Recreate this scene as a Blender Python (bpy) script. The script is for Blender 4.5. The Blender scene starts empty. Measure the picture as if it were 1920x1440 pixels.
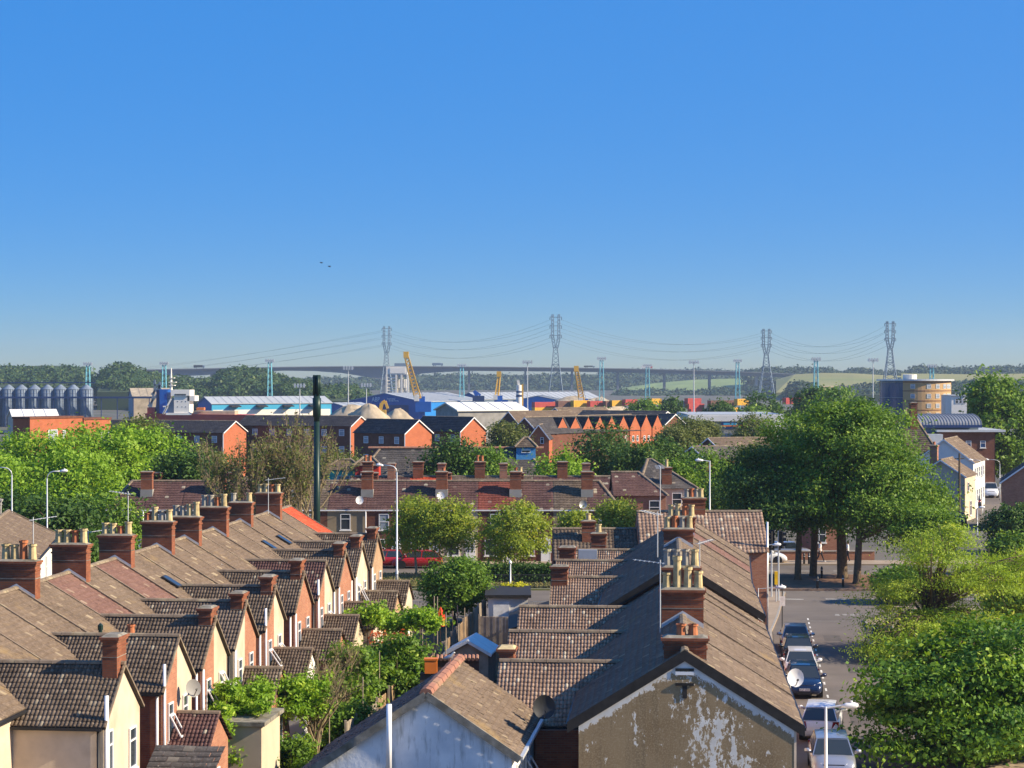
import bpy, bmesh, math, random
import numpy as np
from mathutils import Vector, Matrix
random.seed(7); RNG = np.random.default_rng(11)
R = math.radians
# ---------------------------------------------------------------- camera, sky, sun, exposure
SC = bpy.context.scene
COL = SC.collection
F, CH, HZ = 3800.0, 16.0, 700.0            # focal length in photo pixels, eye height, horizon row
cam = bpy.data.cameras.new('camera'); camo = bpy.data.objects.new('camera', cam); COL.objects.link(camo)
cam.sensor_width = 36; cam.lens = F / 1920 * 36; cam.clip_end = 9000; cam.clip_start = .5
camo.location = (0, 0, CH); camo.rotation_euler = (R(90) - math.atan(20 / F), 0, 0)
SC.camera = camo
SUN_EL, SUN_AZ = 30.0, -11.0                  # azimuth measured from +X towards +Y
wd = bpy.data.worlds.new('World'); SC.world = wd; wd.use_nodes = True
nt = wd.node_tree
sky = nt.nodes.new('ShaderNodeTexSky'); sky.sky_type = 'NISHITA'; sky.sun_disc = False
sky.sun_elevation = R(SUN_EL); sky.sun_rotation = R(90 - SUN_AZ)
sky.altitude = 0; sky.air_density = 1.0; sky.dust_density = 1.2; sky.ozone_density = 4.5
tcw = nt.nodes.new('ShaderNodeTexCoord'); mpw = nt.nodes.new('ShaderNodeMapping'); mpw.inputs['Scale'].default_value = (1, 1, 3.5); mpw.inputs['Location'].default_value = (0, 0, .02)
nrw = nt.nodes.new('ShaderNodeVectorMath'); nrw.operation = 'NORMALIZE'
nt.links.new(tcw.outputs['Generated'], mpw.inputs['Vector']); nt.links.new(mpw.outputs[0], nrw.inputs[0]); nt.links.new(nrw.outputs[0], sky.inputs['Vector'])
hs = nt.nodes.new('ShaderNodeHueSaturation'); hs.inputs['Saturation'].default_value = 1.28
bg = nt.nodes['Background']; bg.inputs[1].default_value = .15
hs.inputs['Hue'].default_value = .5005
bwn = nt.nodes.new('ShaderNodeRGBToBW'); pwn = nt.nodes.new('ShaderNodeMath'); pwn.operation = 'POWER'; pwn.inputs[1].default_value = -.72
mun = nt.nodes.new('ShaderNodeVectorMath'); mun.operation = 'SCALE'        # evens out the brightness of the sky over the whole dome
nt.links.new(sky.outputs[0], bwn.inputs[0]); nt.links.new(bwn.outputs[0], pwn.inputs[0]); nt.links.new(sky.outputs[0], mun.inputs[0]); nt.links.new(pwn.outputs[0], mun.inputs['Scale'])
hs.inputs['Value'].default_value = 1.33; nt.links.new(mun.outputs[0], hs.inputs['Color']); nt.links.new(hs.outputs[0], bg.inputs[0])
sl = bpy.data.lights.new('sun', 'SUN'); sl.energy = 5.0; sl.angle = R(.5); sl.color = (1, .85, .63)
so = bpy.data.objects.new('sun', sl); COL.objects.link(so)
sd = Vector((math.cos(R(SUN_EL)) * math.cos(R(SUN_AZ)), math.cos(R(SUN_EL)) * math.sin(R(SUN_AZ)), math.sin(R(SUN_EL))))
so.rotation_euler = sd.to_track_quat('Z', 'Y').to_euler(); so.location = (60, 10, 60)
SC.view_settings.view_transform = 'Standard'; SC.view_settings.look = 'None'
SC.view_settings.exposure = .85; SC.view_settings.gamma = 1; SC.view_settings.use_curve_mapping = False
SC.render.engine = 'CYCLES'
SC.cycles.use_denoising = True; SC.cycles.max_bounces = 6; SC.cycles.transparent_max_bounces = 4
SC.cycles.diffuse_bounces = 3; SC.cycles.glossy_bounces = 2; SC.cycles.transmission_bounces = 2; SC.cycles.volume_bounces = 0
SC.cycles.caustics_reflective = False; SC.cycles.caustics_refractive = False; SC.cycles.sample_clamp_indirect = 6

# ---------------------------------------------------------------- photo pixel -> place
def W(x, y, Y): return Vector(((x - 960) * Y / F, Y, CH - (y - HZ) * Y / F))
def G(x, y, z=0.0): return W(x, y, F * (CH - z) / (y - HZ))
def PX(x, Y): return (x - 960) * Y / F
def PZ(y, Y): return CH - (y - HZ) * Y / F

# ---------------------------------------------------------------- materials
MT = {}
def _new(name):
    m = bpy.data.materials.new(name); m.use_nodes = True; MT[name] = m
    t = m.node_tree; b = t.nodes['Principled BSDF']; return m, t, b
def _mix(t, fac, a, b, mode='MIX'):
    n = t.nodes.new('ShaderNodeMix'); n.data_type = 'RGBA'; n.blend_type = mode
    for i, s in ((0, fac), (6, a), (7, b)):
        if hasattr(s, 'is_linked'): t.links.new(s, n.inputs[i])
        else: n.inputs[i].default_value = s if i == 0 else (*s, 1)
    return n.outputs[2]
def _noise(t, scale, detail=4, vec=None, rough=.55):
    n = t.nodes.new('ShaderNodeTexNoise'); n.inputs['Scale'].default_value = scale; n.inputs['Detail'].default_value = detail
    n.inputs['Roughness'].default_value = rough
    if vec is None:
        g = t.nodes.new('ShaderNodeNewGeometry'); vec = g.outputs['Position']
    t.links.new(vec, n.inputs['Vector']); return n.outputs['Fac']
def _ramp(t, f, lo, hi):
    n = t.nodes.new('ShaderNodeMapRange'); n.inputs[1].default_value = lo; n.inputs[2].default_value = hi; n.clamp = True
    t.links.new(f, n.inputs[0]); return n.outputs[0]
def _bump(t, b, h, s, d=.02):
    n = t.nodes.new('ShaderNodeBump'); n.inputs['Strength'].default_value = s; n.inputs['Distance'].default_value = d
    t.links.new(h, n.inputs['Height']); t.links.new(n.outputs[0], b.inputs['Normal'])
def _uv(t):
    n = t.nodes.new('ShaderNodeUVMap'); n.uv_map = 'uv'; return n.outputs[0]
def plain(name, col, rough=.7, metal=0., var=.25, scale=3., bump=.0, spec=.3, dirt=None):
    m, t, b = _new(name)
    c = Vector(col); f = _noise(t, scale, 5)
    out = _mix(t, _ramp(t, f, .3, .7), tuple(c * (1 - var)), tuple(Vector([min(1, q) for q in c * (1 + var * .6)])))
    if dirt:
        out = _mix(t, _ramp(t, _noise(t, scale * .35, 6), .52, .7), out, dirt)
    t.links.new(out, b.inputs['Base Color'])
    b.inputs['Roughness'].default_value = rough; b.inputs['Metallic'].default_value = metal
    b.inputs['Specular IOR Level'].default_value = spec
    if bump: _bump(t, b, _noise(t, scale * 6, 4), bump)
    return m
def brickm(name, c1, c2, mortar, soot=.35, bw=.225, bh=.075):
    m, t, b = _new(name)
    uv = _uv(t); n = t.nodes.new('ShaderNodeTexBrick')
    n.inputs['Scale'].default_value = 1; n.inputs['Brick Width'].default_value = bw; n.inputs['Row Height'].default_value = bh
    n.inputs['Mortar Size'].default_value = .007; n.inputs['Bias'].default_value = -.1
    n.inputs['Color1'].default_value = (*c1, 1); n.inputs['Color2'].default_value = (*c2, 1); n.inputs['Mortar'].default_value = (*mortar, 1)
    t.links.new(uv, n.inputs['Vector'])
    f = _ramp(t, _noise(t, 1.3, 6), .35, .75)
    sc = t.nodes.new('ShaderNodeMath'); sc.operation = 'MULTIPLY'; sc.inputs[1].default_value = soot; t.links.new(f, sc.inputs[0])
    out = _mix(t, sc.outputs[0], n.outputs['Color'], tuple(Vector(c2) * .35))
    t.links.new(out, b.inputs['Base Color']); b.inputs['Roughness'].default_value = .9; b.inputs['Specular IOR Level'].default_value = .15
    _bump(t, b, n.outputs['Fac'], -.35, .01)
    return m
def tilem(name, c1, c2, lichen=(.42, .37, .28), la=.18, big=.35, moss=None):
    """roof tiles: uv in tile units, one random tint for each tile, weathering, lichen spots"""
    m, t, b = _new(name)
    uv = _uv(t); fl = t.nodes.new('ShaderNodeVectorMath'); fl.operation = 'FLOOR'; t.links.new(uv, fl.inputs[0])
    wn = t.nodes.new('ShaderNodeTexWhiteNoise'); wn.noise_dimensions = '3D'
    ob = t.nodes.new('ShaderNodeObjectInfo'); ad = t.nodes.new('ShaderNodeVectorMath'); ad.operation = 'ADD'
    t.links.new(fl.outputs[0], ad.inputs[0]); t.links.new(ob.outputs['Random'], ad.inputs[1]); t.links.new(ad.outputs[0], wn.inputs['Vector'])
    out = _mix(t, wn.outputs['Value'], c1, c2)
    out = _mix(t, _ramp(t, _noise(t, .9, 6), .35, .72), out, tuple(Vector(c1) * (1 - big)))
    out = _mix(t, _ramp(t, _noise(t, 9, 4), .5, .75), out, tuple(Vector(c2) * 1.35))
    pw = _ramp(t, wn.outputs['Value'], 1 - la * .35, 1.0)
    out = _mix(t, pw, out, lichen)
    out = _mix(t, _ramp(t, _noise(t, 14, 2), .72, .76), out, lichen)
    if moss: out = _mix(t, _ramp(t, _noise(t, .7, 6), .6, .72), out, moss)
    t.links.new(out, b.inputs['Base Color']); b.inputs['Roughness'].default_value = .88; b.inputs['Specular IOR Level'].default_value = .2
    _bump(t, b, _noise(t, 30, 3), .3, .01)
    return m
def leafm(name, c1, c2, c3, trans=.35):
    m = bpy.data.materials.new(name); m.use_nodes = True; MT[name] = m; t = m.node_tree; t.nodes.clear()
    o = t.nodes.new('ShaderNodeOutputMaterial'); at = t.nodes.new('ShaderNodeAttribute'); at.attribute_name = 'rnd'
    out = _mix(t, at.outputs['Fac'], c1, c2)
    out = _mix(t, _ramp(t, at.outputs['Fac'], .82, 1.0), out, c3)
    d = t.nodes.new('ShaderNodeBsdfPrincipled'); d.inputs['Roughness'].default_value = .55; d.inputs['Specular IOR Level'].default_value = .25
    tr = t.nodes.new('ShaderNodeBsdfTranslucent'); mx = t.nodes.new('ShaderNodeMixShader'); mx.inputs[0].default_value = trans
    t.links.new(out, d.inputs['Base Color'])
    br = _mix(t, 1.0, out, (1.25, 1.25, .55), 'MULTIPLY'); t.links.new(br, tr.inputs['Color'])
    t.links.new(d.outputs[0], mx.inputs[1]); t.links.new(tr.outputs[0], mx.inputs[2]); t.links.new(mx.outputs[0], o.inputs[0])
    return m
def glassm(name, col=(.03, .04, .05), rough=.06):
    m, t, b = _new(name); b.inputs['Base Color'].default_value = (*col, 1); b.inputs['Roughness'].default_value = rough
    b.inputs['Specular IOR Level'].default_value = .6; return m

brickm('brick', (.36, .135, .075), (.45, .2, .115), (.36, .28, .22))
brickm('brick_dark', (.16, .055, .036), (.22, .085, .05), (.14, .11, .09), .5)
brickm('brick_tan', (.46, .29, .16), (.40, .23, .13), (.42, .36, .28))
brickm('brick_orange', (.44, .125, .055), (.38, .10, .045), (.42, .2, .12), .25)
brickm('brick_yellow', (.52, .34, .16), (.47, .29, .135), (.45, .33, .2), .1)
brickm('stack', (.24, .075, .04), (.34, .12, .06), (.16, .12, .09), .55)
plain('cream', (.60, .49, .37), .9, var=.14, scale=1.6, bump=.2, dirt=(.47, .36, .25))
plain('beige', (.56, .47, .34), .9, var=.1, scale=1.1, bump=.15, dirt=(.42, .34, .24))
plain('white_render', (.76, .74, .70), .9, var=.08, scale=1, bump=.12, dirt=(.6, .57, .5))
plain('tan_render', (.30, .235, .15), .9, var=.15, scale=1, bump=.15)
plain('grey_render', (.30, .29, .27), .9, var=.2, scale=1)
plain('cement', (.25, .23, .19), .95, var=.4, scale=4, bump=.3, dirt=(.11, .095, .06))
plain('lead', (.55, .57, .6), .5, var=.15, scale=5)
plain('upvc', (.82, .82, .82), .35, var=.04, scale=2, spec=.5)
plain('bargeboard', (.03, .027, .025), .7, var=.4, scale=4)
plain('pot_buff', (.58, .46, .24), .85, var=.25, scale=6, dirt=(.3, .24, .12))
plain('pot_red', (.46, .16, .07), .85, var=.2, scale=6)
plain('pot_grey', (.36, .33, .27), .85, var=.2, scale=6)
plain('metal_grey', (.42, .43, .44), .45, .6, .1)
plain('metal_dark', (.05, .052, .055), .5, .3, .1)
plain('galv', (.6, .62, .63), .45, .35, .1)
plain('mast_green', (.012, .035, .028), .4, .1, .15)
plain('wood', (.34, .23, .13), .9, var=.3, scale=2.5, bump=.3)
plain('wood_grey', (.36, .30, .23), .9, var=.3, scale=2.5, bump=.3)
plain('wood_dark', (.075, .06, .05), .9, var=.3, scale=2.5)
plain('bark', (.13, .095, .06), .95, var=.35, scale=5, bump=.5)
plain('bark_pale', (.40, .33, .24), .95, var=.3, scale=5, bump=.4)
plain('twig', (.27, .21, .125), .95, var=.3, scale=2)
plain('asphalt', (.175, .15, .13), .95, var=.14, scale=.35, bump=.25, dirt=(.13, .112, .098), spec=.1)
plain('asphalt_patch', (.12, .107, .097), .95, var=.2, scale=2, bump=.25, spec=.1)
plain('paving', (.36, .28, .205), .95, var=.14, scale=.8, bump=.15, dirt=(.28, .215, .16), spec=.1)
plain('paving_brick', (.22, .13, .085), .95, var=.2, scale=1, spec=.1)
plain('kerbstone', (.34, .31, .27), .95, var=.2, scale=2)
plain('road_faded', (.3, .28, .25), .9, var=.3, scale=4)
plain('road_paint', (.72, .70, .64), .8, var=.18, scale=3, dirt=(.4, .37, .33))
plain('soil', (.10, .075, .04), 1, var=.4, scale=.5, bump=.4, dirt=(.06, .085, .025))
plain('grass', (.16, .17, .05), 1, var=.35, scale=.8, bump=.5, dirt=(.26, .21, .09))
plain('town', (.13, .12, .10), 1, var=.3, scale=.05, dirt=(.05, .08, .025))
plain('field', (.26, .25, .09), 1, var=.2, scale=.008, dirt=(.17, .2, .06))
plain('field_green', (.2, .27, .09), 1, var=.15, scale=.01)
plain('field_dry', (.44, .33, .16), 1, var=.15, scale=.01)
plain('concrete', (.40, .385, .36), .9, var=.12, scale=.2)
plain('concrete_white', (.78, .74, .66), .9, var=.1, scale=.5)
plain('sand', (.44, .36, .25), 1, var=.3, scale=.5, bump=.6, dirt=(.33, .27, .19))
plain('stone_pile', (.17, .18, .17), 1, var=.25, scale=.3, bump=.4)
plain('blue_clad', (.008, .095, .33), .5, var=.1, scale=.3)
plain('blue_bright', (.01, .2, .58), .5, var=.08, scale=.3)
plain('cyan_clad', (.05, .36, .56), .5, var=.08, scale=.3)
plain('roof_metal', (.42, .44, .45), .5, var=.12, scale=.12)
plain('roof_white', (.80, .77, .70), .6, var=.06, scale=.3)
plain('silo_metal', (.21, .26, .33), .65, .3, .2, .8)
plain('zinc', (.27, .28, .30), .7, .2, .12, .8)
plain('navy_steel', (.02, .045, .14), .5, var=.15)
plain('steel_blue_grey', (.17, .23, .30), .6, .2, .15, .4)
plain('teal_steel', (.16, .45, .55), .5, .1, .1)
plain('crane_yellow', (.72, .42, .06), .5, var=.1)
plain('ship_blue', (.01, .10, .42), .45, var=.1, scale=.4)
plain('ship_white', (.82, .78, .70), .5, var=.06, scale=.4)
plain('red_paint', (.55, .05, .03), .45, var=.1)
plain('red_cloth', (.62, .06, .02), .9, var=.15)
plain('orange_paint', (.75, .2, .03), .5, var=.1)
plain('cont_red', (.48, .07, .055), .55, var=.15, scale=.6)
plain('cont_yellow', (.76, .42, .03), .55, var=.12, scale=.6)
plain('cont_brown', (.17, .08, .055), .6, var=.2, scale=.6)
plain('cont_grey', (.32, .33, .33), .6, var=.2, scale=.6)
plain('cont_blue', (.1, .2, .32), .6, var=.2, scale=.6)
plain('skin', (.55, .33, .22), .6, var=.05); plain('hair_dark', (.03, .02, .015), .7); plain('shirt_white', (.8, .8, .8), .9)
plain('shirt_pink', (.75, .6, .58), .9); plain('trousers_dark', (.02, .02, .028), .9); plain('denim', (.2, .25, .36), .9)
plain('tyre', (.02, .02, .02), .8); plain('black_plastic', (.02, .02, .022), .45)
plain('shed_felt', (.82, .82, .80), .7, var=.12, scale=2)
plain('turq', (.05, .45, .35), .6); plain('sky_blue_paint', (.08, .30, .62), .6)
plain('sign_blue', (.01, .09, .55), .5); plain('sign_white', (.8, .8, .8), .5); plain('sign_yellow', (.85, .5, .01), .5)
plain('light_red', (.3, .01, .01), .25); plain('light_amber', (.35, .15, .01), .25); plain('light_green', (.0, .12, .06), .25)
plain('water', (.05, .08, .09), .15, var=.1)
plain('bridge_conc', (.19, .2, .215), .9, var=.08, scale=.02)
glassm('glass'); glassm('glass_blue', (.02, .06, .16), .1); glassm('glass_pale', (.28, .33, .38), .2)
glassm('lamp_glass', (.75, .77, .8), .15)
tilem('tile_brown', (.12, .088, .064), (.20, .152, .112), (.34, .29, .21), la=.14)
tilem('tile_dusk', (.15, .112, .085), (.215, .165, .128), (.36, .31, .23), la=.2)
tilem('tile_warm', (.28, .18, .13), (.39, .275, .2), (.55, .47, .35), la=.25)
tilem('tile_purple', (.115, .06, .055), (.155, .088, .076), la=.1)
tilem('tile_red', (.21, .055, .04), (.26, .085, .06), la=.08)
tilem('tile_orange', (.5, .07, .03), (.58, .10, .045), la=.05)
tilem('tile_grey', (.17, .145, .115), (.25, .21, .165), la=.3)
tilem('slate_brown', (.14, .102, .075), (.18, .135, .10), (.31, .25, .17), la=.16, big=.22, moss=(.22, .155, .085))
tilem('slate_purple', (.155, .085, .07), (.19, .11, .09), (.3, .23, .17), la=.12, big=.2)
tilem('slate_grey', (.095, .085, .08), (.14, .125, .115), (.3, .27, .22), la=.12)
tilem('slate_dark', (.05, .048, .055), (.075, .07, .075), (.12, .11, .1), la=.05)
plain('ridge_clay', (.33, .155, .105), .9, var=.2, scale=3, dirt=(.3, .2, .12))
plain('ridge_brown', (.21, .16, .115), .9, var=.25, scale=4, dirt=(.34, .28, .18))
def paint(name, col, metal=.0, rough=.25):
    m, t, b = _new(name); b.inputs['Base Color'].default_value = (*col, 1); b.inputs['Metallic'].default_value = metal
    b.inputs['Roughness'].default_value = rough; b.inputs['Coat Weight'].default_value = .6; b.inputs['Coat Roughness'].default_value = .05; return m
paint('car_silver', (.42, .43, .46), .6, .32); paint('car_white', (.8, .8, .8)); paint('car_navy', (.008, .018, .06), .2); paint('car_dark', (.02, .024, .03), .2)
paint('car_red', (.38, .015, .02)); paint('car_grey', (.3, .31, .33), .5, .3); paint('car_black', (.01, .01, .012))
leafm('leaf_bright', (.15, .29, .022), (.30, .46, .04), (.5, .6, .08), .36)
leafm('leaf_near', (.055, .14, .014), (.19, .33, .03), (.42, .54, .07), .3)
leafm('leaf_mid', (.085, .18, .02), (.20, .32, .036), (.42, .52, .08), .32)
leafm('leaf_dark', (.04, .095, .017), (.09, .17, .03), (.2, .29, .05), .28)
leafm('leaf_yellow', (.2, .28, .04), (.38, .44, .06), (.68, .55, .07), .45)
leafm('leaf_feather', (.2, .32, .03), (.4, .5, .055), (.5, .52, .09), .36)
leafm('leaf_olive', (.10, .14, .034), (.2, .22, .06), (.3, .25, .11), .35)
leafm('leaf_wood', (.035, .075, .02), (.075, .13, .035), (.15, .19, .06), .2)
leafm('leaf_far', (.03, .06, .028), (.055, .09, .04), (.1, .13, .06), .1)
leafm('petal', (.55, .1, .05), (.6, .2, .06), (.7, .5, .1)); leafm('petal_yellow', (.5, .5, .03), (.65, .6, .04), (.7, .68, .1))
leafm('grass_blade', (.16, .17, .05), (.26, .22, .08), (.36, .28, .12), .2)
# flaking white paint on brown render (the end gable), and patchy whitewash
def flaking():
    """old white paint flaking off brown render; object space: x across the wall, z up, ridge at 7.6"""
    m, t, b = _new('flaking'); g = t.nodes.new('ShaderNodeTexCoord'); oc = g.outputs['Object']
    def mapn(sc):
        n = t.nodes.new('ShaderNodeMapping'); n.inputs['Scale'].default_value = sc; t.links.new(oc, n.inputs['Vector']); return n.outputs[0]
    def mth(op, a, b_=None, c=None):
        n = t.nodes.new('ShaderNodeMath'); n.operation = op
        for i, q in enumerate((a, b_, c)):
            if q is None: continue
            if hasattr(q, 'is_linked'): t.links.new(q, n.inputs[i])
            else: n.inputs[i].default_value = q
        return n.outputs[0]
    base = _mix(t, _ramp(t, _noise(t, .8, 7), .3, .7), (.25, .165, .08), (.35, .25, .135))
    base = _mix(t, _ramp(t, _noise(t, 1, 4, mapn((6, 6, .3))), .5, .85), base, (.17, .125, .07))
    base = _mix(t, _ramp(t, _noise(t, 22, 3), .45, .75), base, (.40, .30, .17))
    n1 = _noise(t, 6.0, 10, mapn((1, 1, .6)), .74); n2 = _noise(t, .62, 2, oc); n3 = _noise(t, 1.5, 3, mapn((1.6, 1.6, .35)))
    sp = t.nodes.new('ShaderNodeSeparateXYZ'); t.links.new(oc, sp.inputs[0])
    hump = mth('MULTIPLY', mth('POWER', 2.718, mth('MULTIPLY', mth('POWER', mth('ABSOLUTE', mth('SUBTRACT', sp.outputs[0], 1.0)), 2.0), -.4)), .06)
    tot = mth('ADD', mth('ADD', mth('MULTIPLY', n1, .62), mth('MULTIPLY', n2, .16)), mth('ADD', mth('MULTIPLY', n3, .24), hump))
    fac = _ramp(t, tot, .598, .606)
    dv = mth('SUBTRACT', mth('SUBTRACT', 7.52, mth('MULTIPLY', mth('ABSOLUTE', sp.outputs[0]), .62)), sp.outputs[2])
    rag = mth('ADD', dv, mth('MULTIPLY', mth('SUBTRACT', n1, .5), 1.1)); vf = _ramp(t, mth('SUBTRACT', mth('ADD', .32, mth('MULTIPLY', n2, .25)), rag), 0, .03)
    fac = mth('MAXIMUM', fac, vf)
    out = _mix(t, fac, base, _mixv(t))
    t.links.new(out, b.inputs['Base Color']); b.inputs['Roughness'].default_value = .92; _bump(t, b, fac, .6, .012); return m
def _mixv(t): return _mix(t, _ramp(t, _noise(t, 2.5, 5), .35, .7), (.66, .63, .57), (.82, .80, .75))
flaking()
def whitewash():
    m, t, b = _new('whitewash'); g = t.nodes.new('ShaderNodeTexCoord')
    st = t.nodes.new('ShaderNodeMapping'); st.inputs['Scale'].default_value = (2.5, 2.5, .5); t.links.new(g.outputs['Object'], st.inputs['Vector'])
    o = _mix(t, _ramp(t, _noise(t, .9, 6), .35, .65), (.64, .67, .71), (.88, .89, .9))
    o = _mix(t, _ramp(t, _noise(t, 1.4, 7, st.outputs[0], .65), .52, .66), o, (.44, .46, .47))
    t.links.new(o, b.inputs['Base Color']); b.inputs['Roughness'].default_value = .9; _bump(t, b, _noise(t, 7, 6), .5, .02)
whitewash()

# ---------------------------------------------------------------- mesh helpers
def mesh_np(name, V, Q, uv=None, rnd=None):
    me = bpy.data.meshes.new(name); V = np.ascontiguousarray(V, np.float32); Q = np.ascontiguousarray(Q, np.int32)
    n, k = Q.shape
    me.vertices.add(len(V)); me.vertices.foreach_set('co', V.ravel())
    me.loops.add(n * k); me.loops.foreach_set('vertex_index', Q.ravel())
    me.polygons.add(n); me.polygons.foreach_set('loop_start', np.arange(0, n * k, k, dtype=np.int32))
    if uv is not None:
        l = me.uv_layers.new(name='uv'); l.data.foreach_set('uv', np.ascontiguousarray(uv, np.float32).ravel())
    if rnd is not None:
        a = me.attributes.new('rnd', 'FLOAT', 'FACE'); a.data.foreach_set('value', np.ascontiguousarray(rnd, np.float32))
    me.update(calc_edges=True); return me
ORG = {}                                           # world origin of each root
def thing(name, label, cat, loc=(0, 0, 0), group=None):
    o = bpy.data.objects.new(name, None); COL.objects.link(o); o.empty_display_size = .3; o.location = loc
    o['label'] = label; o['category'] = cat
    if group: o['group'] = group
    ORG[o] = Vector(loc); return o
def link(name, me, mat, parent=None, kind=None, org=None):
    o = bpy.data.objects.new(name, me); COL.objects.link(o)
    if not me.materials: me.materials.append(MT[mat])
    if parent is not None:
        o.parent = parent; ORG[o] = ORG[parent]
    else:
        ORG[o] = Vector(org or (0, 0, 0)); o.location = ORG[o]
    if kind: o['kind'] = kind
    return o
def tag(o, label, cat, group=None):
    o['label'] = label; o['category'] = cat
    if group: o['group'] = group
    return o
def copy_tree(o, parent=None):
    c = o.copy(); COL.objects.link(c); c.parent = parent
    for ch in o.children: copy_tree(ch, c)
    return c
class MB:
    def __init__(s): s.V = []; s.F = []; s.smooth = False
    def f(s, *pts):
        i = len(s.V); s.V += [Vector(p) for p in pts]; s.F.append(tuple(range(i, i + len(pts)))); return s
    def hexa(s, p):      # 8 points: bottom 4 (ccw), top 4
        i = len(s.V); s.V += [Vector(q) for q in p]
        s.F += [tuple(i + k for k in q) for q in ((3, 2, 1, 0), (4, 5, 6, 7), (0, 1, 5, 4), (1, 2, 6, 5), (2, 3, 7, 6), (3, 0, 4, 7))]; return s
    def box(s, T, u0, u1, v0, v1, z0, z1):
        if T is IDT: return s.hexa([T(u0, v0, z0), T(u1, v0, z0), T(u1, v1, z0), T(u0, v1, z0), T(u0, v0, z1), T(u1, v0, z1), T(u1, v1, z1), T(u0, v1, z1)])
        return s.hexa([T(u0, v0, z0), T(u0, v1, z0), T(u1, v1, z0), T(u1, v0, z0), T(u0, v0, z1), T(u0, v1, z1), T(u1, v1, z1), T(u1, v0, z1)])
    def bar(s, a, b, w, h=None, up=Vector((0, 0, 1))):
        a = Vector(a); b = Vector(b); h = h or w; d = (b - a).normalized()
        x = d.cross(up); x = x.normalized() if x.length > 1e-4 else Vector((1, 0, 0)); y = x.cross(d)
        x *= w / 2; y *= h / 2
        return s.hexa([a - x - y, a + x - y, a + x + y, a - x + y, b - x - y, b + x - y, b + x + y, b - x + y])
    def tube(s, pts, rad, n=8, cap=True):
        pts = [Vector(p) for p in pts]; base = len(s.V); m = len(pts)
        rad = rad if isinstance(rad, (list, tuple)) else [rad] * m
        ref = Vector((.31, .95, .05))
        for k, p in enumerate(pts):
            d = (pts[min(k + 1, m - 1)] - pts[max(k - 1, 0)]).normalized()
            x = d.cross(ref)
            if x.length < .1: x = d.cross(Vector((1, 0, 0)))
            x.normalize(); y = d.cross(x)
            for j in range(n):
                t = 2 * math.pi * j / n; s.V.append(p + (x * math.cos(t) + y * math.sin(t)) * rad[k])
        for k in range(m - 1):
            for j in range(n):
                a = base + k * n + j; b = base + k * n + (j + 1) % n; s.F.append((a, b, b + n, a + n))
        if cap:
            s.F.append(tuple(base + j for j in range(n))[::-1]); s.F.append(tuple(base + (m - 1) * n + j for j in range(n)))
        return s
    def lathe(s, c, prof, n=12):   # prof: (r,z)
        return s.tube([Vector(c) + Vector((0, 0, z)) for r, z in prof], [r for r, z in prof], n) if len(prof) > 1 else s
    def build(s, name, mat, parent=None, kind=None, smooth=False, org=None):
        o0 = ORG[parent] if parent is not None else Vector(org or (0, 0, 0))
        me = bpy.data.meshes.new(name); me.from_pydata([p - o0 for p in s.V], [], s.F)
        l = me.uv_layers.new(name='uv'); Zv = Vector((0, 0, 1)); me.update()
        d = l.data; vs = s.V; lo = me.loops
        for p in me.polygons:
            nn = p.normal; t = Zv.cross(nn)
            if t.length < .05: t = Vector((1, 0, 0)); b = Vector((0, 1, 0))
            else: t.normalize(); b = nn.cross(t)
            for li in p.loop_indices:
                q = vs[lo[li].vertex_index]; d[li].uv = (q.dot(t), q.dot(b))
        if smooth: me.polygons.foreach_set('use_smooth', [True] * len(me.polygons))
        return link(name, me, mat, parent, kind, org)
def frame(o, deg):
    """u runs along the axis (degrees clockwise from +Y), v to its right"""
    o = Vector(o); a = Vector((math.sin(R(deg)), math.cos(R(deg)), 0)); r = Vector((math.cos(R(deg)), -math.sin(R(deg)), 0))
    T = lambda u, v, z: Vector((o.x + u * a.x + v * r.x, o.y + u * a.y + v * r.y, o.z + z))
    T.a, T.r = a, r; return T
IDT = lambda x, y, z: Vector((x, y, z))

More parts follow.
